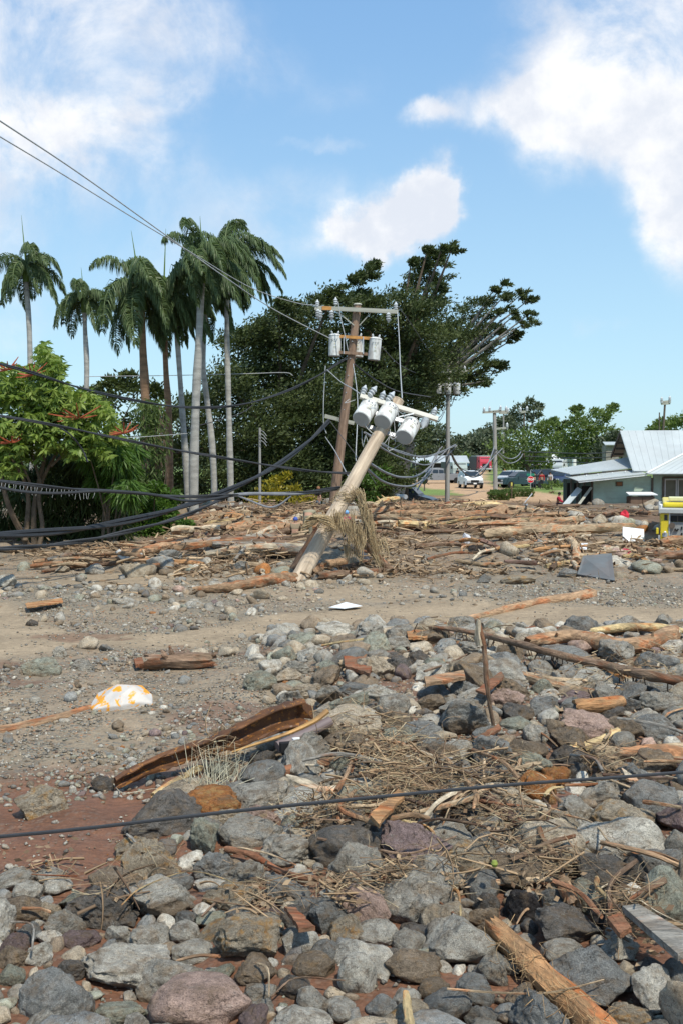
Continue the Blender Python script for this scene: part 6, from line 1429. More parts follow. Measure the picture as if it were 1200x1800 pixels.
for (x, y, c, t, lb) in ((951, 862, (.35, .03, .03), (.03, .03, .04), 'person in red trousers area standing by the black SUV'), (966, 858, (.6, .55, .55), (.05, .05, .08), 'person in a pale shirt standing left of the navy car'), (938, 858, (.03, .03, .03), (.04, .04, .05), 'person in dark clothes standing behind the stop sign'), (803, 846, (.03, .03, .03), (.03, .03, .03), 'person in black standing right of the upright grille truck')):
    person(lb.replace(' trousers area', ''), ploc(x, y, 100 if x > 900 else 128), rnd.uniform(0, 6), {}, c, t, (.02, .015, .01))
# ------------------------------------------------------------------ driftwood
WC = {'tan': ((.56, .42, .27), .25), 'pale': ((.70, .59, .43), .1), 'orange-brown': ((.50, .32, .19), .3), 'brown': ((.30, .20, .135), .5), 'dark brown': ((.14, .095, .07), .6),
      'rusty red': ((.36, .17, .095), .35), 'straw-yellow': ((.66, .50, .26), .1), 'purplish': ((.27, .175, .14), .4), 'grey': ((.40, .37, .32), .3), 'bright orange': ((.55, .30, .14), .15)}
LOGREC = []
def wood(pts, r0, r1=None, col='tan', rough=.12, nr=12, seg=None, jag=.8, seed=None, name='log', label=None, group=None, flat=1.0, lump=1.0):
    """a broken log or branch along pts (world); built along its own X axis"""
    r1 = r0 if r1 is None else r1; p0 = Vector(pts[0]); p1 = Vector(pts[-1]); ch = (p1 - p0); Lc = ch.length
    x = ch.normalized(); y = Vector((0, 0, 1)).cross(x); y = y.normalized() if y.length > 1e-3 else Vector((0, 1, 0)); z = x.cross(y)
    M3 = Matrix((x, y, z)).transposed(); Mi = M3.transposed()
    seg = seg or max(8, min(34, int(Lc / max(r0, .02) * 1.6))); loc = [Mi @ (v - p0) for v in catmull(pts, seg)]
    sd_ = rnd.random() * 100 if seed is None else seed; vs = []; u = None; n = len(loc)
    for i, p in enumerate(loc):
        a = (loc[min(i + 1, n - 1)] - loc[max(i - 1, 0)]).normalized()
        u = Vector((0, 0, 1)) - a * a.z if u is None else (u - a * u.dot(a)); u.normalize(); v = a.cross(u); t = i / (n - 1); r = r0 + (r1 - r0) * t
        s = t * Lc; r *= 1 + lump * .22 * mn.noise(Vector((s * .8 / max(r0 * 4, .15), sd_, 0)))
        for k in range(nr):
            th = 2 * math.pi * k / nr; cx, sx = math.cos(th), math.sin(th)
            q = r * (1 + rough * mn.noise(Vector((s * .9 / max(r0 * 3, .1), cx * 1.4 + sd_, sx * 1.4))) * 1.8 + rough * .7 * mn.noise(Vector((s * 2, cx * 4 + sd_, sx * 4))))
            off = 0
            if i == 0: off = -r * jag * (rnd.random()); q *= .82
            if i == n - 1: off = r * jag * (rnd.random()); q *= .82
            vs.append(p + (u * cx * flat + v * sx) * q + a * off)
    fs = [(j * nr + k, j * nr + (k + 1) % nr, (j + 1) * nr + (k + 1) % nr, (j + 1) * nr + k) for j in range(n - 1) for k in range(nr)]
    c0 = len(vs); vs.append(loc[0] + Vector((r0 * .25, 0, 0))); vs.append(loc[-1] - Vector((r1 * .25, 0, 0)))
    fs += [(c0, (k + 1) % nr, k) for k in range(nr)] + [(c0 + 1, (n - 1) * nr + k, (n - 1) * nr + (k + 1) % nr) for k in range(nr)]
    m = MB(); m.v = [tuple(v) for v in vs]; m.f = fs
    if r0 > .045 and name == 'log' and lump >= 1 and rnd.random() < .7:
        for _ in range(rnd.randint(1, 3)):
            i = rnd.randint(2, n - 3); p = loc[i]; d_ = Vector((rnd.uniform(-.6, .6), rnd.uniform(-1, .4), rnd.uniform(.1, 1))).normalized(); q = r0 * rnd.uniform(1.4, 2.6)
            m.tube([p, p + d_ * q * .6, p + d_ * q + Vector((rnd.uniform(-.3, .3) * r0, 0, 0))], [r0 * .42, r0 * .30, r0 * .10], 6)
    o = m.build(name, M_WOOD, None, True)
    o.location = p0; o.rotation_mode = 'QUATERNION'; o.rotation_quaternion = M3.to_quaternion()
    c, al = WC[col]; j = rnd.uniform(.74, 1.2); o.color = (c[0] * j, c[1] * j, c[2] * j, al)
    if label: tag(o, label, 'log' if name == 'log' else ('branch' if name in ('branch', 'root') else name), group)
    return o
def gl(px, py, wpx, lift=.5):
    """point on the ground under a log of image width wpx"""
    g = G(px, py); r = wpx / 2 / F * g.y; return G(px, py, r * lift * 2 - r * .3) if lift else g
def hlog(pts, w0, w1, col, label, lift=.5, **k):
    q = [gl(x, y, (w0 + w1) / 2, lift) for x, y in pts]; d0 = q[0].y; d1 = q[-1].y
    return wood(q, w0 / 2 / F * d0, w1 / 2 / F * d1, col, label=label, **k)
hlog([(876, 1640), (960, 1722), (1070, 1830)], 42, 60, 'bright orange', 'thick peeled orange-brown log slanting into the bottom right corner', .75, rough=.16, nr=24, jag=1.5)
hlog([(1045, 1318), (1110, 1328), (1230, 1326)], 24, 40, 'tan', 'thick tan log with a swollen middle at the right edge', .7, nr=16, lump=1.8)
hlog([(985, 1326), (1060, 1300), (1115, 1272)], 18, 20, 'straw-yellow', 'short sloping yellow-brown branch left of the thick tan log', .8)
hlog([(1010, 1241), (1050, 1240), (1091, 1233)], 26, 28, 'bright orange', 'short chunky orange log end sitting on the rocks', .8, nr=18, jag=.3, rough=.08)
hlog([(850, 1160), (900, 1182), (970, 1205), (1065, 1222)], 20, 15, 'tan', 'tan log lying underneath the long bare branch', .6, nr=14)
hlog([(925, 1185), (980, 1195), (1028, 1197)], 8, 10, 'tan', 'short thin tan log resting on the longer tan one', 1.4)
hlog([(928, 1128), (1000, 1120), (1100, 1135), (1180, 1118)], 20, 34, 'orange-brown', 'heavy brown log with a rounded end in front of the pale curved one', .8, nr=18, rough=.15)
hlog([(1038, 1110), (1110, 1102), (1180, 1108), (1250, 1135)], 13, 20, 'straw-yellow', 'smooth pale yellow curved log near the right edge', .9, rough=.04, nr=14)
hlog([(920, 1112), (960, 1106), (1000, 1112)], 14, 18, 'rusty red', 'short reddish root lump in front of the silt, left of the pale curved log', .5, rough=.3)
hlog([(745, 1108), (850, 1082), (930, 1062), (1040, 1046)], 7, 22, 'orange-brown', 'long peeled orange log half sunk in the gravel flat', .25, nr=16, rough=.1)
hlog([(600, 1166), (660, 1164), (712, 1170)], 15, 24, 'tan', 'tan and orange peeled log right of the red brown plank', .6, nr=16)
hlog([(745, 1172), (780, 1182), (810, 1190)], 14, 14, 'pale', 'pale peeled log end showing between grey boulders', .5)
hlog([(268, 1163), (310, 1162), (366, 1160)], 34, 26, 'brown', 'broken splintered brown stump lying on the gravel', .6, nr=22, rough=.22, jag=1.3)
hlog([(-30, 1290), (60, 1276), (158, 1245)], 26, 14, 'orange-brown', 'flattened orange log half buried in gravel at the left edge', .1, nr=16)
hlog([(398, 1492), (440, 1502), (500, 1534), (560, 1545), (676, 1545)], 12, 11, 'rusty red', 'rust-red crooked branch lying over the rocks in front', 2.0, name='branch', nr=12)
hlog([(826, 1398), (870, 1412), (925, 1458)], 24, 20, 'purplish', 'thick purple-brown root crossing under the black cable', 1.2, name='root', nr=14, rough=.2)
hlog([(842, 1440), (870, 1458), (903, 1474)], 11, 15, 'brown', 'short brown root stub below the purple-brown root', 1.2, name='root')
hlog([(866, 1552), (930, 1546), (1000, 1546)], 12, 9, 'tan', 'tan stick lying across black rocks at lower right', 1.8, name='branch')
hlog([(985, 1545), (1010, 1590)], 22, 26, 'orange-brown', 'stubby fibrous root end poking over the black rocks', 1.5, name='root', rough=.25)
hlog([(516, 1378), (555, 1392), (604, 1392)], 30, 22, 'pale', 'pale-topped broken stump left of the straw tangle', .9, nr=16, rough=.25, jag=1.4)
hlog([(498, 1356), (530, 1346), (575, 1340)], 18, 14, 'rusty red', 'reddish bark-covered log piece above the pale stump', .8)
hlog([(270, 1398), (330, 1362), (352, 1350)], 12, 14, 'straw-yellow', 'yellow broken branch poking out below the steel channel', 1.0, name='branch')
hlog([(712, 1745), (716, 1775), (722, 1830)], 13, 18, 'straw-yellow', 'stubby pale stick standing up at the bottom edge', 4, name='branch', rough=.2)
# long bare branch on the right, held off the ground, with a stick standing in front
pB = [(755, 1118), (800, 1122), (850, 1133), (900, 1147), (960, 1165), (1020, 1180), (1080, 1195), (1130, 1208), (1230, 1228)]
wood([G(x, y + 14) + Vector((0, 0, .28)) for x, y in pB],   .035, .075, 'brown', rough=.15, name='branch', label='long bare brown branch with hanging rootlets spanning the rocks at right', seg=40)
def rootlets():
    m = MB(); o0 = G(900, 1160)
    for k in range(46):
        t = rnd.random(); i = t * (len(pB) - 1); a = int(min(i, len(pB) - 2)); f = i - a; x = pB[a][0] * (1 - f) + pB[a + 1][0] * f; y = pB[a][1] * (1 - f) + pB[a + 1][1] * f
        p = G(x, y + 14) + Vector((0, 0, .26)); L = rnd.uniform(.08, .42) * (1.4 if rnd.random() < .2 else .8); e = p + Vector((rnd.uniform(-.08, .08), rnd.uniform(-.1, .05), -L)); m.tube([p - o0, (p + e) / 2 + Vector((rnd.uniform(-.05, .05), 0, 0)) - o0, e - o0], [.010, .008, .004], 4)
    o = m.build('rootlets', simple('rootlet_dark', (.06, .04, .03), .9)); o.location = o0; tag(o, 'thin dark rootlets hanging off the long bare branch', kind='stuff')
rootlets()
a = G(870, 1296, .05)
wood([a, P(860, 1240, a.y - .1), P(855, 1200, a.y - .1), P(851, 1150, a.y), P(846, 1120, a.y), P(838, 1090, a.y + .05)], .022, .035, 'brown', name='branch', label='thin upright stick standing in front of the long bare branch', seg=24)
wood([P(842, 1132, a.y), P(839, 1110, a.y), P(840, 1090, a.y)], .05, .02, 'pale', name='branch', label='pale splintered tip of the upright stick', rough=.3)
# steel pipe-like brown pole and timbers around the foot of the broken pole
g0 = G(515, 1006); wood([g0, P(548, 950, g0.y + .8), P(606, 872, g0.y + 1.6)], .15, .12, 'dark brown', name='log', label='dark brown split timber leaning along the left of the broken pole', rough=.06, nr=10)
g1 = G(692, 1010); wood([g1 + Vector((0, 0, .05)), P(655, 972, g1.y), P(630, 945, g1.y + .3)], .10, .085, 'brown', name='log', label='straight brown pole end leaning out to the right of the broken pole', rough=.04, nr=10)
hlog([(345, 1036), (400, 1033), (450, 1024), (512, 1016)], 12, 24, 'orange-brown', 'peeled orange log with torn bark lying left of the broken pole foot', .6, nr=16, rough=.16, jag=1.5)
hlog([(548, 1006), (575, 992), (622, 987)], 18, 14, 'orange-brown', 'curved orange log just right of the broken pole foot', .8)
hlog([(560, 1012), (620, 1008), (692, 1004)], 14, 12, 'brown', 'brown log lying flat under the curved orange one', .7)
hlog([(645, 988), (600, 1000)], 10, 12, 'dark brown', 'dark short log in the gap behind the curved orange log', 1)
# far pile logs: hand-measured
FL = [([(60, 988), (130, 975), (192, 962)], 7, 9, 'orange-brown', 'long thin orange log under the screwpine, left end'), ([(75, 1004), (130, 996), (205, 990)], 6, 8, 'brown', 'brown log under the umbrella tree, nearest the boulders'),
      ([(195, 978), (255, 968), (325, 953)], 12, 16, 'orange-brown', 'thick orange log lying at the foot of the green shrub'), ([(120, 985), (165, 980), (215, 982)], 7, 8, 'brown', 'brown log between two longer ones under the screwpine'),
      ([(340, 960), (400, 948), (470, 930)], 13, 12, 'brown', 'long brown log leading left from the camouflaged people'), ([(352, 968), (400, 955)], 7, 7, 'pale', 'slim pale log end in front of the long brown log'),
      ([(405, 975), (450, 970), (505, 966)], 18, 17, 'tan', 'broad tan log just left of the crouching people'), ([(415, 960), (470, 935), (530, 908)], 14, 16, 'pale', 'broad pale peeled trunk slanting up to the bending person'),
      ([(470, 945), (500, 935), (535, 922)], 12, 14, 'brown', 'brown trunk lying over the pale peeled one'), ([(465, 918), (500, 914), (530, 908)], 14, 14, 'dark brown', 'dark stump on top of the far pile near the bending person'),
      ([(420, 990), (445, 992), (470, 994)], 9, 9, 'tan', 'short tan log among grey boulders left of the pole foot'), ([(432, 932), (450, 970), (470, 1002)], 6, 9, 'tan', 'tan stick standing crosswise in the log pile'),
      ([(458, 985), (462, 1005)], 8, 9, 'pale', 'short pale broken stick upright before the boulders'), ([(345, 945), (380, 935), (430, 925)], 9, 9, 'dark brown', 'dark log at the top of the pile by the white palm'),
      ([(650, 900), (700, 893), (760, 890)], 12, 10, 'orange-brown', 'orange log on the crest right of the poles'), ([(672, 882), (700, 890), (722, 900)], 5, 6, 'pale', 'slim pale log end propped on the crest right of the poles'),
      ([(690, 903), (760, 902), (800, 898)], 14, 12, 'orange-brown', 'thick orange log under the upright grey pole'), ([(770, 893), (800, 884), (850, 890)], 9, 10, 'rusty red', 'reddish log at the base of the upright grey pole'),
      ([(795, 908), (850, 905), (885, 898)], 16, 20, 'orange-brown', 'thick log with broken end in front of the hedge'), ([(690, 925), (780, 918), (860, 908)], 10, 14, 'tan', 'long tan log crossing behind the boulders right of the poles'),
      ([(850, 940), (930, 932), (1020, 930), (1110, 926)], 20, 15, 'tan', 'longest tan log stretching across the debris before the house'), ([(770, 928), (860, 916), (960, 905)], 7, 10, 'tan', 'slim tan log just behind the longest one'),
      ([(955, 918), (990, 916), (1022, 912)], 12, 13, 'tan', 'short tan log behind the longest one, near the porch'), ([(900, 912), (940, 907), (990, 905)], 8, 8, 'brown', 'brown log below the fallen roofing strip'),
      ([(985, 955), (1000, 978), (1014, 1000)], 7, 8, 'pale', 'pale stick leaning steeply left of the dark slab'), ([(1015, 985), (1045, 984), (1060, 968), (1085, 966)], 12, 14, 'pale', 'crooked pale log right above the dark slab'),
      ([(1000, 948), (1010, 962), (1012, 985)], 15, 17, 'tan', 'knobbly upright stump left of the dark slab'), ([(1095, 978), (1120, 978), (1140, 990)], 8, 9, 'straw-yellow', 'yellow curved stick below the red cloth near the engine'),
      ([(1120, 968), (1170, 975), (1260, 972)], 14, 20, 'brown', 'long muddy log across the front of the yellow engine'), ([(1160, 955), (1190, 950), (1260, 948)], 14, 26, 'orange-brown', 'orange log pressed against the yellow engine'),
      ([(1060, 905), (1090, 898), (1140, 902)], 9, 9, 'brown', 'brown log along the foot of the mint wall'), ([(730, 960), (790, 956), (840, 962)], 8, 8, 'brown', 'muddy brown log right of the hanging dry grass'),
      ([(870, 965), (920, 955), (980, 950)], 8, 9, 'orange-brown', 'orange log below the longest tan log'), ([(800, 985), (850, 992), (880, 990)], 7, 7, 'tan', 'tan stick near the black boulder'),
      ([(640, 930), (665, 936), (700, 938)], 9, 8, 'brown', 'brown log showing behind the hanging dry grass'), ([(1130, 1005), (1160, 1000), (1210, 1002)], 7, 7, 'tan', 'tan stick lying at right below the engine'),
      ([(560, 925), (585, 920), (600, 915)], 10, 10, 'rusty red', 'reddish log behind the broken pole beside the walking person'), ([(360, 990), (410, 986), (455, 984)], 7, 7, 'brown', 'brown stick left of the crosswise stick')]
for pts, w0, w1, c, lb in FL: hlog(pts, w0, w1, c, lb, .9, rough=.18, nr=10)
# smaller driftwood of the pile: each its own piece
COLN = list(WC)
def scatterlogs(n, x0, x1, y0, y1, L0, L1, r0, r1, where, grp, zf=.6, ang=.5, name='log'):
    k = 0
    while k < n:
        px = rnd.uniform(x0, x1); py = rnd.uniform(y0, y1)
        if 490 < px < 630 and 912 < py < 990: k += .2; continue
        g = G(px, py); L = rnd.uniform(L0, L1); r = rnd.uniform(r0, r1); a = rnd.gauss(0, ang) + (math.pi if rnd.random() < .5 else 0)
        d = Vector((math.cos(a), math.sin(a) * 1.4, rnd.gauss(0, .10))).normalized(); h = d * L / 2; q = [g - h, g + Vector((rnd.gauss(0, .05), 0, rnd.gauss(0, .04))) * L, g + h]
        for v in (q[0], q[2]): v.z = H(v.x, v.y) + r * zf + rnd.uniform(0, .25) * (1 if g.y > 25 else .3)
        q[1].z = (q[0].z + q[2].z) / 2 + rnd.uniform(-.03, .06) * L
        if name == 'stick': q[1] += Vector((rnd.gauss(0, .10), rnd.gauss(0, .16), .03)) * L
        c = rnd.choices(COLN, [6, 3, 6, 6, 3, 2, 2, 1, 2, 1])[0]; o = wood(q, r, r * rnd.uniform(.5, 1), c, rough=.2, nr=8, seg=8, name=name)
        LOGREC.append([o, px, py, L, r, c, where, grp]); k += 1
scatterlogs(72, 335, 560, 902, 985, 1.0, 3.6, .06, .19, 'in the far pile left of the leaning poles', 'driftwood heaped left of the poles')
scatterlogs(58, 640, 1000, 892, 940, .9, 3.6, .06, .15, 'on the debris crest right of the poles', 'driftwood on the crest right of the poles')
scatterlogs(30, 640, 1200, 935, 1000, .5, 2.0, .03, .09, 'among the stones in front of the house', 'driftwood before the house')
scatterlogs(16, 60, 330, 960, 1005, .8, 2.2, .04, .09, 'under the left trees', 'driftwood under the left trees')
scatterlogs(34, 540, 1190, 1120, 1480, .25, .9, .008, .022, 'over the foreground rocks', 'sticks over the foreground rocks', 6, .9, 'stick')
scatterlogs(34, 570, 930, 1350, 1500, .35, 1.1, .010, .028, 'in the straw tangle', 'branches in the foreground tangle', 8, .8, 'stick')
scatterlogs(18, 860, 1190, 1330, 1640, .3, .9, .010, .026, 'over the right rocks', 'branches over the right rocks', 8, .8, 'stick')
scatterlogs(14, 30, 1150, 1500, 1780, .2, .6, .006, .014, 'over the nearest rocks', 'sticks over the nearest rocks', 8, .9, 'stick')

# planks and bark slabs
def plank(quad, th, col, label, name='plank', lift=.05, rx=0):
    c = Vector((sum(q[0] for q in quad) / 4, sum(q[1] for q in quad) / 4, 0)); g = G(c.x, c.y, lift); pts = []
    for (x, y, h) in [(q[0], q[1], q[2] if len(q) > 2 else 0) for q in quad]: pts.append(G(x, y, lift) + Vector((0, 0, h)))
    n = 8; m = MB(); vs = []; nn = (pts[1] - pts[0]).cross(pts[2] - pts[0]).normalized(); nn = nn if nn.z > 0 else -nn
    for i in range(n + 1):
        for j in (0, 1):
            t = i / n; p = pts[0].lerp(pts[1], t) if j == 0 else pts[3].lerp(pts[2], t); jj = Vector((rnd.uniform(-1, 1), rnd.uniform(-1, 1), rnd.uniform(-.5, .5))) * min(th * .3, (pts[1] - pts[0]).length * .04)
            vs += [p - g + jj, p - g + nn * th + jj]
    fs = []
    for i in range(n):
        a = i * 4; b_ = a + 4; fs += [(a, a + 2, b_ + 2, b_), (a + 1, b_ + 1, b_ + 3, a + 3), (a, b_, b_ + 1, a + 1), (a + 2, a + 3, b_ + 3, b_ + 2)]
    fs += [(0, 1, 3, 2), (n * 4, n * 4 + 2, n * 4 + 3, n * 4 + 1)]
    m.add(vs, fs); o = m.build(name, M_WOOD); o.location = g; q = WC[col]; o.color = (*q[0], q[1]); tag(o, label, name); return o
plank([(604, 1158), (658, 1162), (650, 1190), (606, 1176)], .05, 'rusty red', 'red-brown plank end standing among cobbles', lift=.12)
plank([(742, 1196), (812, 1184), (816, 1196), (746, 1208)], .05, 'orange-brown', 'narrow orange plank laid across grey boulders', lift=.25)
plank([(836, 1216), (880, 1184), (886, 1192), (852, 1222)], .03, 'rusty red', 'reddish board leaning beside the upright stick', lift=.22)
plank([(714, 1110), (750, 1113), (750, 1126), (718, 1124)], .05, 'bright orange', 'orange board fragment at the tip of the long bare branch', lift=.12)
plank([(648, 1440), (700, 1392), (712, 1402), (664, 1456)], .035, 'bright orange', 'bright orange bark slab right under the black cable', 'bark_slab', lift=.34)
plank([(500, 1600), (524, 1640), (552, 1636), (520, 1602)], .03, 'rusty red', 'small rusty bark slab among the nearest rocks', 'bark_slab', lift=.2)
plank([(1092, 1604), (1120, 1600), (1240, 1672), (1190, 1690)], .05, 'grey', 'weathered splintered grey board at the lower right edge', 'board', lift=.28)
plank([(1066, 1622), (1090, 1612), (1108, 1640), (1090, 1650)], .04, 'rusty red', 'broken brick-red board stub beside the grey splintered board', 'board', lift=.25)
plank([(45, 1062), (110, 1053), (112, 1060), (48, 1070)], .03, 'bright orange', 'thin orange strip of wood on the left silt', 'board', lift=.1)
plank([(834, 1300), (876, 1276), (880, 1284), (842, 1308)], .03, 'rusty red', 'red splinter of wood at the foot of the upright stick', 'board', lift=.2)
plank([(236, 1163), (250, 1160), (253, 1172), (240, 1174)], .05, 'rusty red', 'small brick-red block left of the broken stump', 'board', lift=.06)
plank([(1090, 1352), (1120, 1372), (1126, 1380), (1100, 1372)], .03, 'pale', 'pale curved wood chip resting by the cable at right', 'board', lift=.25)

# ------------------------------------------------------------------ rusty steel channel
def steel():
    m_, t = newmat('rusty_steel'); co = t.n('ShaderNodeTexCoord').outputs['Object']
    n1 = t.noise(co, 4, 7, .7); n2 = t.noise(co, 16, 5, .7)
    c = t.mix(t.mr(n1, .35, .65), (.17, .07, .025), (.045, .026, .018)); c = t.mix(t.mr(n2, .55, .62, 0, .8), c, (.36, .15, .03)); c = t.mix(t.mr(t.noise(co, 2.1, 6, .7), .60, .68, 0, .9), c, (.42, .38, .33))
    finish(t, c, .62, [(n1, .5, .03)], .25, .4)
    a = G(205, 1384, .06); e = G(520, 1270, .34); root = empty('steel_channel', a, label='long bent rusty steel channel lying diagonally across the gravel', cat='steel beam')
    ax = (e - a); L = ax.length; x = ax.normalized(); y = Vector((0, 0, 1)).cross(x).normalized(); z = x.cross(y)
    # section offsets (across y = away from camera when positive, up z)
    prof = [(-.20, .035), (-.185, .0), (-.10, -.015), (.02, -.02), (.09, .0), (.11, .03), (.10, .17), (.105, .30), (.08, .33), (.0, .335), (-.07, .325), (-.085, .295)]
    N = 22; vs = []; th = .012
    for side in (0, 1):
        for i in range(N + 1):
            t_ = i / N; cpt = x * (L * 1.06 * t_) + Vector((0, 0, .03 * math.sin(t_ * 9) + .035 * math.sin(t_ * 3.1))); sc_ = .30 + .40 * t_
            for j, (py_, pz) in enumerate(prof):
                wv = .012 * mn.noise(Vector((t_ * 16, j * .9, 3))); fl = -.09 * S(.55, .9, t_) * (j < 2) + .03 * math.sin(t_ * 17 + j)
                vs.append(cpt + y * (py_ * sc_ + wv * 2) + z * ((pz + (fl if j < 2 else 0)) * sc_ + wv * 2 - side * th))
    K = len(prof); fs = []
    for i in range(N):
        for j in range(K - 1):
            q = (i * K + j, i * K + j + 1, (i + 1) * K + j + 1, (i + 1) * K + j); fs.append(q); b_ = (N + 1) * K; fs.append(tuple(b_ + v for v in reversed(q)))
    for i in range(N):
        for j in (0, K - 1):
            b_ = (N + 1) * K; fs.append((i * K + j, (i + 1) * K + j, b_ + (i + 1) * K + j, b_ + i * K + j))
    m = MB(); m.add(vs, fs); m.build('channel', m_, root, False)
    # crumpled end plate and the rolled lip hanging off the near side
    E = x * L * 1.03
    MB().slab([E + y * .10 + z * .02, E + y * .10 + z * .26, E + x * .16 - y * .06 + z * .13, E + x * .12 - y * .08 + z * .0], .02).build('end_plate', m_, root)
    pts = [x * L * .52 - y * .16 + z * .0, x * L * .70 - y * .19 + z * .0, x * L * .88 - y * .22 + z * .0, x * L * 1.03 - y * .27 + z * .05, x * L * 1.13 - y * .24 + z * .10]
    mm = MB(); mm.tube(catmull(pts, 18), [.010 + .026 * (k / 18) for k in range(19)], 8); mm.build('rolled_lip', simple('rust_worn', (.46, .27, .10), .5, .35, 4, .2, metallic=.3, dirt=.6), root, True)
    mm = MB(); mm.tube(catmull([x * L * .80 - y * .28 - z * .08, x * L * .98 - y * .31 - z * .04, x * L * 1.12 - y * .31 + z * .0], 10), [.06] * 11, 12); mm.build('pipe', simple('pipe_mauve', (.17, .13, .125), .5, .1, 4, .1), root, True)
    MB().box(x * L * .90 - y * .38 - z * .06, (.14, .06, .07), Matrix.Rotation(.3, 3, 'Z')).build('bracket', M_SHEET, root)
    MB().box(x * L * .82 - y * .38 - z * .07, (.12, .08, .10), Matrix.Rotation(.3, 3, 'Z')).build('bracket', M_BLACK, root)
steel()

# crumpled white plastic with orange paint
def plastic():
    m_, t = newmat('plastic_orange_paint'); co = t.n('ShaderNodeTexCoord').outputs['Object']; n1 = t.noise(t.vmath('MULTIPLY', co, (2.2, 2.2, 2.8)), 1.3, 5, .6, 1.6)
    c = t.mix(t.math('MULTIPLY', t.mr(n1, .52, .55), 1.0), t.mix(t.noise(co, 9, 4), (.42, .38, .34), (.58, .55, .51)), (.72, .30, .015)); finish(t, c, .5, [(t.noise(co, 7, 4), .3, .03)], spec=.4)
    g = G(210, 1246); b = g; s = g.y / F
    top = [(155, 1240, .0), (162, 1216, .12), (195, 1205, .22), (240, 1203, .20), (262, 1215, .10), (266, 1232, .02), (238, 1240, .05), (215, 1252, .04), (188, 1254, .02), (166, 1256, .0)]
    vs = []; rim = []
    for (x, y, h) in top: p = Vector(((x - 210) * s, (1246 - y) * s * 1.3, h * 1.0)); rim.append(p)
    bm = bmesh.new(); ctr = [Vector(((200 - 210) * s, .22, .26)), Vector(((232 - 210) * s, .20, .25)), Vector(((212 - 210) * s, .06, .16))]
    rv = [bm.verts.new(p) for p in rim]; cv = [bm.verts.new(p) for p in ctr]; lo = [bm.verts.new(Vector((p.x * 1.04, p.y * .9 + .02, -.12))) for p in rim]
    n = len(rv); own = [0, 0, 0, 1, 1, 1, 1, 2, 2, 0]
    for k in range(n):
        j = (k + 1) % n; a_, b2 = own[k], own[j]
        if a_ == b2: bm.faces.new((rv[k], rv[j], cv[a_]))
        else: bm.faces.new((rv[k], rv[j], cv[b2], cv[a_]))
        bm.faces.new((rv[j], rv[k], lo[k], lo[j]))
    bm.faces.new((cv[0], cv[1], cv[2])); bmesh.ops.recalc_face_normals(bm, faces=bm.faces)
    me = bpy.data.meshes.new('plastic'); bm.to_mesh(me); bm.free(); o = link('plastic_sheet', me, m_); o.location = b + Vector((0, 0, .02)); bv = o.modifiers.new('b', 'BEVEL'); bv.width = .015; bv.segments = 2
    tag(o, 'crumpled white plastic piece with orange paint splashes on the gravel', 'plastic')
plastic()
def lump(label, cat, name, box_, mat, hgt_=.25, seed=1, D=None, jag=.25):
    x0, y0, x1, y1 = box_; g = G((x0 + x1) / 2, y1); s = g.y / F; w_ = (x1 - x0) * s; h = (y1 - y0) * s; r = random.Random(seed); n = 9; vs = []
    for k in range(n):
        a = 2 * math.pi * k / n; q = 1 + r.uniform(-jag, jag); vs.append(Vector((math.cos(a) * w_ / 2 * q, r.uniform(-.05, .05) + math.sin(a) * .06, h / 2 + math.sin(a) * h / 2 * q)))
    m = MB(); th = Vector((0, .09, .02)); c = Vector((w_ * .06, -.08, h * .5)); vs2 = vs + [v + th for v in vs] + [c, Vector((0, .14, h * .5))]
    m.add(vs2, [(k, (k + 1) % n, 2 * n) for k in range(n)] + [(n + (k + 1) % n, n + k, 2 * n + 1) for k in range(n)] + [(k, n + k, n + (k + 1) % n, (k + 1) % n) for k in range(n)])
    o = m.build(name, mat); o.location = g; return tag(o, label, cat)
lump('bright red cloth caught upright in front of the storage cabinet', 'cloth', 'red_cloth', (1089, 897, 1106, 914), M_CLOTHR, seed=3)
lump('pinkish red cloth scrap on the debris below the white sheet', 'cloth', 'red_cloth', (1086, 966, 1108, 978), simple('cloth_pinkred', (.55, .06, .10), .8), seed=5)
def flat(label, cat, name, quad, mat, th=.02, lift=.08):
    pts = [G(x, y, lift) + Vector((0, 0, h)) for x, y, h in quad]; o0 = pts[0]; m = MB(); m.slab([p - o0 for p in pts], th); o = m.build(name, mat); o.location = o0; return tag(o, label, cat)
flat('white rectangular sheet lying on debris left of the yellow engine', 'sheet', 'white_sheet', [(1093, 956, .05), (1131, 956, .05), (1130, 946, .3), (1093, 944, .35)], M_WHITE)
flat('curled white strip lying alone on the grey silt', 'sheet', 'white_strip', [(578, 1070, .02), (604, 1072, .02), (636, 1068, .03), (608, 1063, .05)], M_SHEET, .012, .03)
flat('small white scrap behind the knobbly stump', 'sheet', 'white_scrap', [(1018, 967, .02), (1030, 968, .02), (1032, 961, .1), (1020, 961, .1)], M_SHEET, .02)
flat('small white scrap under the long log before the house', 'sheet', 'white_scrap', [(1012, 938, .02), (1028, 938, .02), (1028, 933, .1), (1014, 933, .1)], M_SHEET, .02)
flat('dark grey flat slab tilted up among pale logs and stones', 'slab', 'dark_slab', [(1014, 1012, .02), (1080, 1022, .0), (1074, 1000, .42), (1024, 1003, .40)], M_SLATE, .03, .05)
flat('white sheet leaning by the wrecked dark car', 'sheet', 'white_sheet', [(716, 877, .1), (724, 877, .1), (719, 872, .9), (712, 872, .9)], M_WHITE, .03)
m = MB(); m.cyl(G(693, 884) + Vector((0, 0, .5)) - G(693, 884), G(712, 886) + Vector((0, 0, .5)) - G(693, 884), .17, n=10); o = m.build('white_pipe', M_WHITE); o.location = G(693, 884); tag(o, 'white pipe lying on debris below the wrecked car', 'pipe')
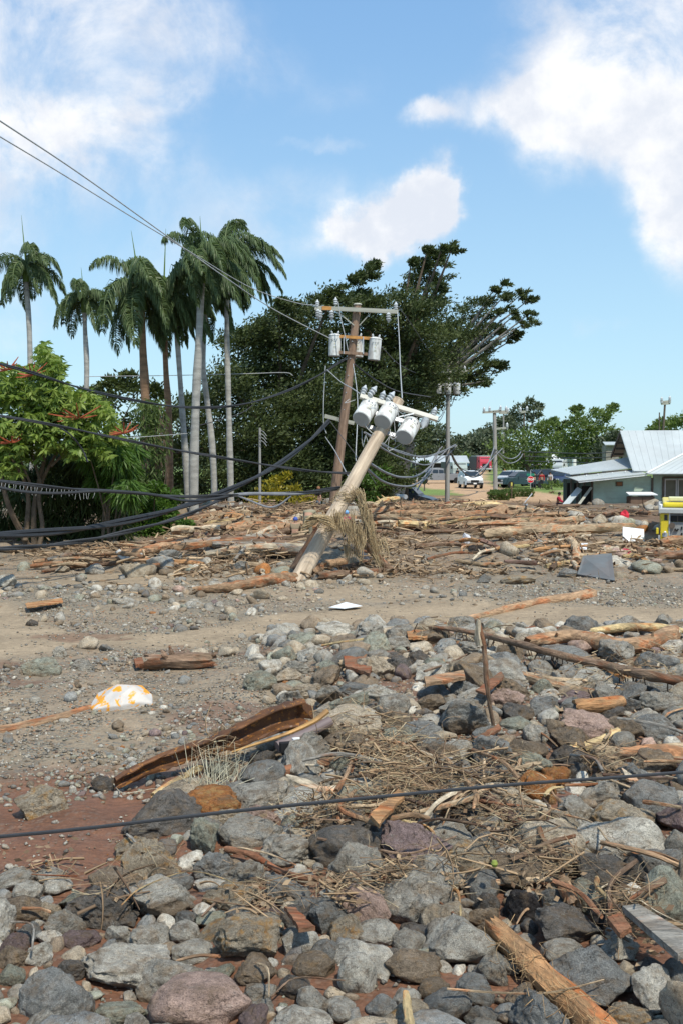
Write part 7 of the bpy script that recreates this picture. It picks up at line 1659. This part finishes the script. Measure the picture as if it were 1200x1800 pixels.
o = limb_obj('gutter_pipe', [G(925, 908) + Vector((0, 0, .5)), P(918, 888, 66), P(934, 868, 70)], (.04, .04), M_STEEL); tag(o, 'thin pale metal rod slanting in front of the hedge', 'rod')
# white tube bent in two, under the left trees
g = G(222, 988); m = MB(); m.tube(catmull([Vector((-.25, 0, .35)), Vector((-.12, 0, .16)), Vector((0, -.05, .08))], 6), .085, 10); m.tube(catmull([Vector((.02, -.05, .08)), Vector((.25, 0, .10)), Vector((.5, .05, .2))], 6), .085, 10)
o = m.build('bent_tube', simple('tube_grey', (.55, .55, .53), .5), None, True); o.location = g; tag(o, 'bent pale grey tube lying at the end of the orange log', 'tube')
m = MB(); g = G(645, 985); q = [(P(612, 958, g.y - .2)), (P(626, 968, g.y - .2)), (P(650, 990, g.y - .3))]
mm = MB(); mm.tube([v - q[0] for v in catmull(q, 10)], [.05, .06, .08, .10, .10, .11, .12, .12, .12, .11, .10], 7); o = mm.build('dark_sheet_roll', simple('tarp_blueblack', (.06, .065, .08), .45, .3, 6, .3), None, True); o.location = q[0]; tag(o, 'crumpled blue-black sheet hanging in the dry grass by the broken pole', 'tarp')
lump('light patterned bag among the boulders right of the poles', 'bag', 'bag', (812, 938, 828, 956), simple('bag_pale', (.45, .45, .47), .6, .5, 12, .1), seed=9)

# ------------------------------------------------------------------ straw, splinters and grass
def straws(name, label, P0, Dr, L, r, curl, mat, cat=None, rings=4, sag=0.0):
    n = len(P0); Dr = Dr / np.linalg.norm(Dr, axis=1)[:, None]; sidev = np.cross(Dr, rng.normal(size=(n, 3))); sidev /= np.linalg.norm(sidev, axis=1)[:, None]
    up = np.cross(Dr, sidev); L = np.broadcast_to(L, (n,)); r = np.broadcast_to(r, (n,)); cu = rng.normal(0, curl, n) * L
    rows = []
    for k in range(rings):
        t = k / (rings - 1); c = P0 + Dr * (L * (t - .5))[:, None] + sidev * (cu * 4 * t * (1 - t))[:, None]; c[:, 2] -= sag * L * t * t
        for j in range(3):
            a = 2.094 * j; rows.append(c + (sidev * math.cos(a) + up * math.sin(a)) * (r * (1 - .6 * t))[:, None])
    V = np.stack(rows, 1); fs = []
    for k in range(rings - 1):
        for j in range(3): fs.append((k * 3 + j, k * 3 + (j + 1) % 3, (k + 1) * 3 + (j + 1) % 3, (k + 1) * 3 + j))
    Fa = (np.array(fs)[None] + (np.arange(n) * rings * 3)[:, None, None]).reshape(-1, 4)
    me = np_mesh(name, V.reshape(-1, 3), Fa, False, {'tone': ('FLOAT', np.repeat(rng.random(n), rings * 3))})
    o = link(name, me, mat); tag(o, label, cat, kind='stuff'); return o
M_STRAW = leafmat('dry_straw', (.24, .165, .09), (.66, .53, .33), .0, .8)
M_CHIP = leafmat('wood_chips', (.12, .075, .045), (.55, .40, .25), .0, .85)
def spot(cs, n):
    """n ground points in soft discs (px, py, rx, ry, weight, zlo, zhi)"""
    w_ = np.array([c[4] for c in cs], float); w_ /= w_.sum(); k = rng.choice(len(cs), n, p=w_); c = np.array([c[:4] + c[5:7] for c in cs])[k]
    px = c[:, 0] + rng.normal(0, .5, n) * c[:, 2]; py = c[:, 1] + rng.normal(0, .5, n) * c[:, 3]; py = np.maximum(py, 886)
    dy = F * EYE / (py - 800); ux = (px - 600) / F; y = dy.copy()
    for _ in range(5): y = F * (EYE - hgt(ux * y, y)) / (py - 800)
    x = ux * y; return np.stack([x, y, hgt(x, y) + rng.uniform(0, 1, n) * (c[:, 5] - c[:, 4]) + c[:, 4]], 1)
near = [(700, 1380, 90, 40, 5, .15, .40), (640, 1330, 90, 40, 3, .1, .35), (760, 1420, 110, 40, 6, .15, .42), (700, 1460, 130, 30, 5, .1, .40), (560, 1480, 90, 35, 3, .1, .35), (890, 1400, 60, 40, 3, .1, .35), (900, 1500, 60, 60, 3, .1, .35),
        (380, 1360, 40, 25, 3, .1, .35), (700, 1600, 70, 40, 1.5, .1, .3), (600, 1620, 70, 30, 1.5, .1, .3), (450, 1640, 60, 40, 1.2, .1, .3), (1120, 1670, 60, 50, 2.5, .1, .35), (980, 1590, 70, 40, 2, .1, .35), (790, 1590, 60, 40, 1.2, .1, .3),
        (1080, 1210, 120, 40, 2.5, .1, .35), (800, 1130, 90, 20, 2, .05, .3), (1170, 1180, 60, 50, 2, .1, .3), (250, 1560, 70, 40, .6, .1, .3), (70, 1560, 60, 20, .5, .02, .1), (1080, 1370, 70, 30, 1.4, .1, .3), (620, 1290, 60, 30, 1.2, .1, .3), (190, 1630, 60, 30, .7, .1, .3)]
NS = 1000; p = spot(near, NS); d = rng.normal(size=(NS, 3)) * [1, .8, .28]
straws('dry_straw', 'dry straw and thin twigs tangled over the foreground rocks', p, d, rng.uniform(.06, .40, NS) * (p[:, 1] / 10) ** .5, rng.uniform(.0012, .0045, NS) * (p[:, 1] / 8), .12, M_STRAW)
p = spot(near, 1150); d = rng.normal(size=(1150, 3)) * [1, .8, .3]; straws('brown_twigs', 'brown twigs, rootlets and torn bark tangled with the straw', p, d, rng.uniform(.10, .60, 1150), .002 + .014 * rng.random(1150) ** 3, .14, leafmat('twig_brown', (.11, .07, .045), (.42, .29, .17), 0, .85), rings=5)
farc = [(430, 925, 120, 30, 6, 0, .5), (500, 905, 80, 18, 4, 0, .4), (380, 950, 90, 30, 5, 0, .35), (400, 1005, 110, 16, 1.5, 0, .1), (330, 990, 90, 22, 3, 0, .15), (150, 980, 120, 14, 4, 0, .35), (700, 905, 110, 20, 6, 0, .4), (820, 900, 130, 14, 5, 0, .4), (900, 920, 140, 22, 5, 0, .3), (700, 960, 90, 40, 5, 0, .3), (780, 1000, 110, 30, 1, 0, .08),
        (1010, 960, 90, 30, 4, 0, .25), (1120, 970, 100, 25, 4, 0, .3), (1060, 903, 110, 8, 1.2, 0, .2), (900, 985, 130, 26, 1, 0, .1), (640, 1000, 80, 18, 3, 0, .15), (1000, 1015, 180, 20, .4, 0, .05), (200, 1020, 220, 20, .4, 0, .04), (540, 920, 50, 30, 3, 0, .5)]
p = spot(farc, 5200); d = rng.normal(size=(5200, 3)) * [1, .7, .22]
straws('wood_splinters', 'splintered wood, twigs and mulch heaped along the debris crest', p, d, rng.uniform(.12, .8, 5200), .006 + .05 * rng.random(5200) ** 3, .1, M_CHIP)
# chips: flat shards in the pile
p = spot(farc, 2600); o = leaves('wood_chips', p, rng.normal(size=(2600, 3)) * [1, .8, .35], .26, .08, M_CHIP, None, None, .1); tag(o, 'torn bark and wood chips scattered through the debris', kind='stuff')
p = spot([(c[0], c[1], c[2], c[3], c[4], 0.02, .25) for c in near] + [(900, 1200, 300, 80, 6, .02, .2), (620, 1200, 160, 60, 2, .02, .15)], 2600); o = leaves('bark_flakes', p, rng.normal(size=(2600, 3)) * [1, .8, .25], .07, .035, M_CHIP, None, None, .1); tag(o, 'small bark flakes between the foreground rocks', kind='stuff')
# hanging dry grass on the broken pole
def hanging():
    P0 = []; D_ = []; Ls = []; yb = footB.y
    def strand(px, py, dd, L, dx=0): P0.append(P(px, py, dd)); D_.append((dx + rng.normal(0, .10), rng.normal(0, .15), -1)); Ls.append(L)
    def clump(px, py, dd, L, dx, n_, spread):
        q = rng.normal(0, .10); c = rng.normal(0, .10)
        for _ in range(n_):
            P0.append(P(px + rng.normal() * spread, py + rng.normal() * spread * 1.4, dd + rng.normal() * .06)); D_.append((dx + q + rng.normal(0, .13), c + rng.normal(0, .1), -1)); Ls.append(L * rng.uniform(.45, 1.25))
    for k in range(46):       # right hank: from the notch down to the ground
        t = rng.random(); clump(628 + 30 * t + rng.normal() * 3, 876 + 84 * t ** 1.15 + rng.normal() * 5, yb + 1.0 - t * .5, rng.uniform(.35, .75), .22, 15, 2.0)
    for k in range(34):       # left hank spilling over the pole
        t = rng.random(); clump(590 + 46 * t + rng.normal() * 3, 918 + 32 * t * t + rng.normal() * 4, yb + .2, rng.uniform(.25, .7), .12, 14, 2.0)
    for k in range(14):
        clump(rng.uniform(604, 640), rng.uniform(948, 978), yb + .6, rng.uniform(.3, .6), .05, 12, 2.5)
    for k in range(10):
        clump(rng.uniform(655, 676), rng.uniform(955, 985), yb + .6, rng.uniform(.3, .6), .4, 10, 3)
    for k in range(500):
        t = rng.random(); x = 545 + 32 * t; P0.append(P(x, 925 - 18 * math.sin(t * 3.1), yb - .1 + rng.normal() * .15)); D_.append((1, .1, .5 - t)); Ls.append(rng.uniform(.3, .6))
    P0 = np.array([tuple(v) for v in P0]); D_ = np.array(D_); n = len(P0)
    o = straws('hanging_grass', 'matted dry grass draped round and hanging from the broken pole', P0, D_, np.array(Ls), rng.uniform(.004, .011, n), .08, leafmat('dry_grass', (.27, .185, .10), (.66, .52, .31), .0, .85)); 
    n = 500; t = rng.random(n); P1 = np.array([tuple(foot_lerp(tt)) for tt in t]); a = rng.uniform(0, 6.28, n); off = np.stack([np.cos(a) * .24, np.sin(a) * .24, np.zeros(n)], 1); D2 = np.stack([-np.sin(a), np.cos(a), rng.normal(0, .25, n)], 1)
    straws('grass_wrap', 'dry grass wound tightly round the broken pole in two bands', P1 + off, D2, rng.uniform(.2, .42, n), rng.uniform(.005, .012, n), .22, M_STRAW)
def foot_lerp(t):
    q = alongB(872 if t < .4 else 918) ; return q + axB * (rng.normal() * .12)
hanging()
# stiff pale straw bunch by the channel, each stalk up in the air
g = G(372, 1392, .05); n = 60; P0 = np.array([tuple(g)] * n) + rng.normal(size=(n, 3)) * [.12, .08, .03]; D_ = rng.normal(size=(n, 3)) * [.5, .3, .5] + [.12, 0, .8]
straws('straw_bunch', 'stiff bunch of pale straw standing in front of the steel channel', P0 + D_ / np.linalg.norm(D_, axis=1)[:, None] * .2, D_, rng.uniform(.25, .6, n), rng.uniform(.003, .007, n), .08, leafmat('straw_pale', (.55, .50, .36), (.75, .70, .52), .1, .7))
for pts, r, c, lb in (([(190, 1362), (212, 1392), (240, 1392), (280, 1386), (332, 1399)], .006, 'pale', 'long pale straw lying on the red mud before the channel'), ([(1112, 1572), (1150, 1600), (1215, 1632)], .006, 'pale', 'thin white straw slanting across the greenish boulder at right'),
                      ([(785, 1738), (860, 1744), (950, 1746), (1010, 1735), (1060, 1722)], .008, 'tan', 'thin tan twig on the big flat slate-blue boulder'), ([(215, 1590), (250, 1560), (330, 1532), (395, 1545), (418, 1560)], .006, 'straw-yellow', 'arched green-yellow straw over the blue-grey rocks'),
                      ([(655, 1420), (640, 1440), (560, 1440), (520, 1432)], .010, 'brown', 'dark thin twig leading left out of the straw tangle'), ([(560, 1474), (640, 1488), (720, 1500), (800, 1470)], .014, 'brown', 'long dark twig along the lower edge of the straw tangle'),
                      ([(830, 1294), (862, 1330), (888, 1360)], .012, 'brown', 'thin dark stick leaning on the blue-grey slab'), ([(990, 1432), (1040, 1446), (1070, 1480), (1100, 1500)], .010, 'tan', 'crooked tan twig over the ochre-crusted boulder'),
                      ([(745, 1180), (790, 1165), (820, 1150)], .02, 'brown', 'straight brown stick leaning between boulders left of the upright stick'), ([(420, 1490), (470, 1500), (520, 1520)], .010, 'tan', 'short tan twig over the rusty branch')):
    wood([G(x, y, .22 if y > 1420 or x > 500 else .05) for x, y in pts], r, r * .6, c, rough=.05, nr=6, name='twig', label=lb, seg=18, lump=.2)
bpy.context.view_layer.update()
# shredded fibres along the thick log
n = 160; t_ = rng.random(n); A = np.array(G(878, 1652, .28)); B_ = np.array(G(1068, 1826, .30)); P1 = A + (B_ - A) * t_[:, None] + rng.normal(size=(n, 3)) * [.07, .05, .06]
straws('log_fibres', 'shredded bark fibres stuck along the thick orange log', P1, (B_ - A) + rng.normal(size=(n, 3)) * .9, rng.uniform(.04, .16, n), rng.uniform(.0015, .004, n), .25, leafmat('fibre_brown', (.16, .09, .045), (.50, .33, .17), 0, .9))
# one green fruit
m = MB(); g = G(868, 1518, .34); m.lathe((0, 0, 0), [(.002, -.028), (.018, -.022), (.027, 0), (.018, .022), (.002, .028)], 14); o = m.build('fruit', simple('fruit_green', (.22, .26, .05), .4), None, True); o.location = g; tag(o, 'small green fruit resting in a gap by the wedge-shaped boulder', 'fruit')

# ------------------------------------------------------------------ labels that single each rock and log out
LANDM = [('the rust-orange boulder under the cable', 940, 1390), ('the large pink boulder', 357, 1765), ('the thick orange log', 965, 1725), ('the huge flat slate-blue boulder', 1022, 1715), ('the speckled pale oval rock', 628, 1720), ('the long dark pitted boulder', 175, 1605),
         ('the tooth-shaped grey boulder', 626, 1540), ('the wedge-shaped boulder', 825, 1515), ('the rust-red crooked branch', 560, 1535), ('the bottom left slate boulder', 100, 1755), ('the straw tangle', 720, 1430), ('the steel channel', 380, 1320),
         ('the pale pointed boulder', 590, 1115), ('the upright stick', 855, 1230), ('the orange sawn log', 1050, 1240), ('the thick tan log', 1130, 1325), ('the white plastic piece', 210, 1230), ('the broken stump', 315, 1162), ('the pale grainy boulder', 608, 1275), ('the big greenish boulder at right edge', 1165, 1590),
         ('the ochre-faced angular boulder', 436, 1655), ('the black clinker rock', 915, 1600), ('the long bare branch', 980, 1150), ('the rusty orange lump', 375, 1412), ('the upright greenish boulder', 358, 1480), ('the ochre-crusted boulder', 1095, 1445), ('the broad grey boulder', 728, 1590),
         ('the steep pale plank end', 630, 1172), ('the ochre and grey slab', 265, 1520), ('the weathered grey board', 1140, 1640), ('the dark slab', 1048, 1005), ('the broken pole foot', 526, 1015), ('the yellow engine', 1170, 930), ('the half-sunk orange log', 900, 1070), ('the curled white strip', 606, 1068)]
ORD = ['nearest', 'second nearest', 'third nearest', 'fourth nearest', 'fifth nearest', 'sixth nearest', 'seventh nearest', 'eighth nearest', 'ninth nearest', 'tenth nearest']
used = {}
def relate(px, py):
    return min(((math.hypot(px - a, (py - b) * 1.3), nm, a, b) for nm, a, b in LANDM))
def direction(px, py, a, b):
    dx, dy = px - a, (py - b) * 1.6
    if abs(dx) > abs(dy): return 'left of' if dx < 0 else 'right of'
    return 'behind' if dy < 0 else 'in front of'
todo = []
for rec in ROCKREC:
    o, px, py, Wd, fl, cn, shp, lb = rec
    if lb: tag(o, lb, 'rock'); used[lb] = 1; continue
    dist_, nm, a, b = relate(px, py)
    size = 'large' if Wd > .46 else ('small' if Wd < .28 else 'medium'); sh = {'round': 'rounded', 'angular': 'angular', 'lumpy': 'pitted'}[shp]
    todo.append((f'{size} {sh} {cn} rock {direction(px, py, a, b)} {nm}', dist_, o))
groups = {}
for s, dd, o in todo: groups.setdefault(s, []).append((dd, o))
for s, l in groups.items():
    l.sort(key=lambda t: t[0])
    for k, (dd, o) in enumerate(l):
        tag(o, s if len(l) == 1 else (ORD[k] + ' ' + s if k < len(ORD) else s), 'rock')
for o, *_ in ROCKREC: o['group'] = 'boulders and rocks of the flood field'
lg = {}
LL = [('the bending person', 541, 925), ('the white palm', 342, 905), ('the croton bush', 500, 885), ('the crosswise stick', 452, 970), ('the upright grey pole', 785, 885), ('the hedge', 890, 885), ('the hanging dry grass', 650, 930), ('the fallen roofing strip', 1000, 885), ('the dark slab', 1048, 1005), ('the longest tan log', 960, 932),
      ('the black boulder', 842, 970), ('the yellow engine', 1165, 930), ('the umbrella tree', 60, 990), ('the green shrub', 285, 945), ('the broken pole foot', 526, 1015), ('the red cloth', 1097, 905), ('the pale peeled trunk', 470, 935)]
for o, px, py, L, r, c, where, grp in LOGREC:
    cand = LL if py < 1050 else LANDM; dist_, nm, a, b = min(((math.hypot(px - a, (py - b) * 2), nm, a, b) for nm, a, b in cand))
    size = ('long' if L > 2 else 'short') if py < 1050 else ('long thin' if L > .5 else 'short thin'); s = f'{size} {c} {"log" if o.name.startswith("log") else "stick"} {direction(px, py, a, b)} {nm}'
    lg.setdefault(s, []).append((dist_, o, grp))
for s, l in lg.items():
    l.sort(key=lambda t: t[0])
    for k, (dd, o, grp) in enumerate(l): tag(o, s if len(l) == 1 else (ORD[k] + ' ' + s if k < len(ORD) else s), 'log' if ' log ' in s else 'stick', grp)
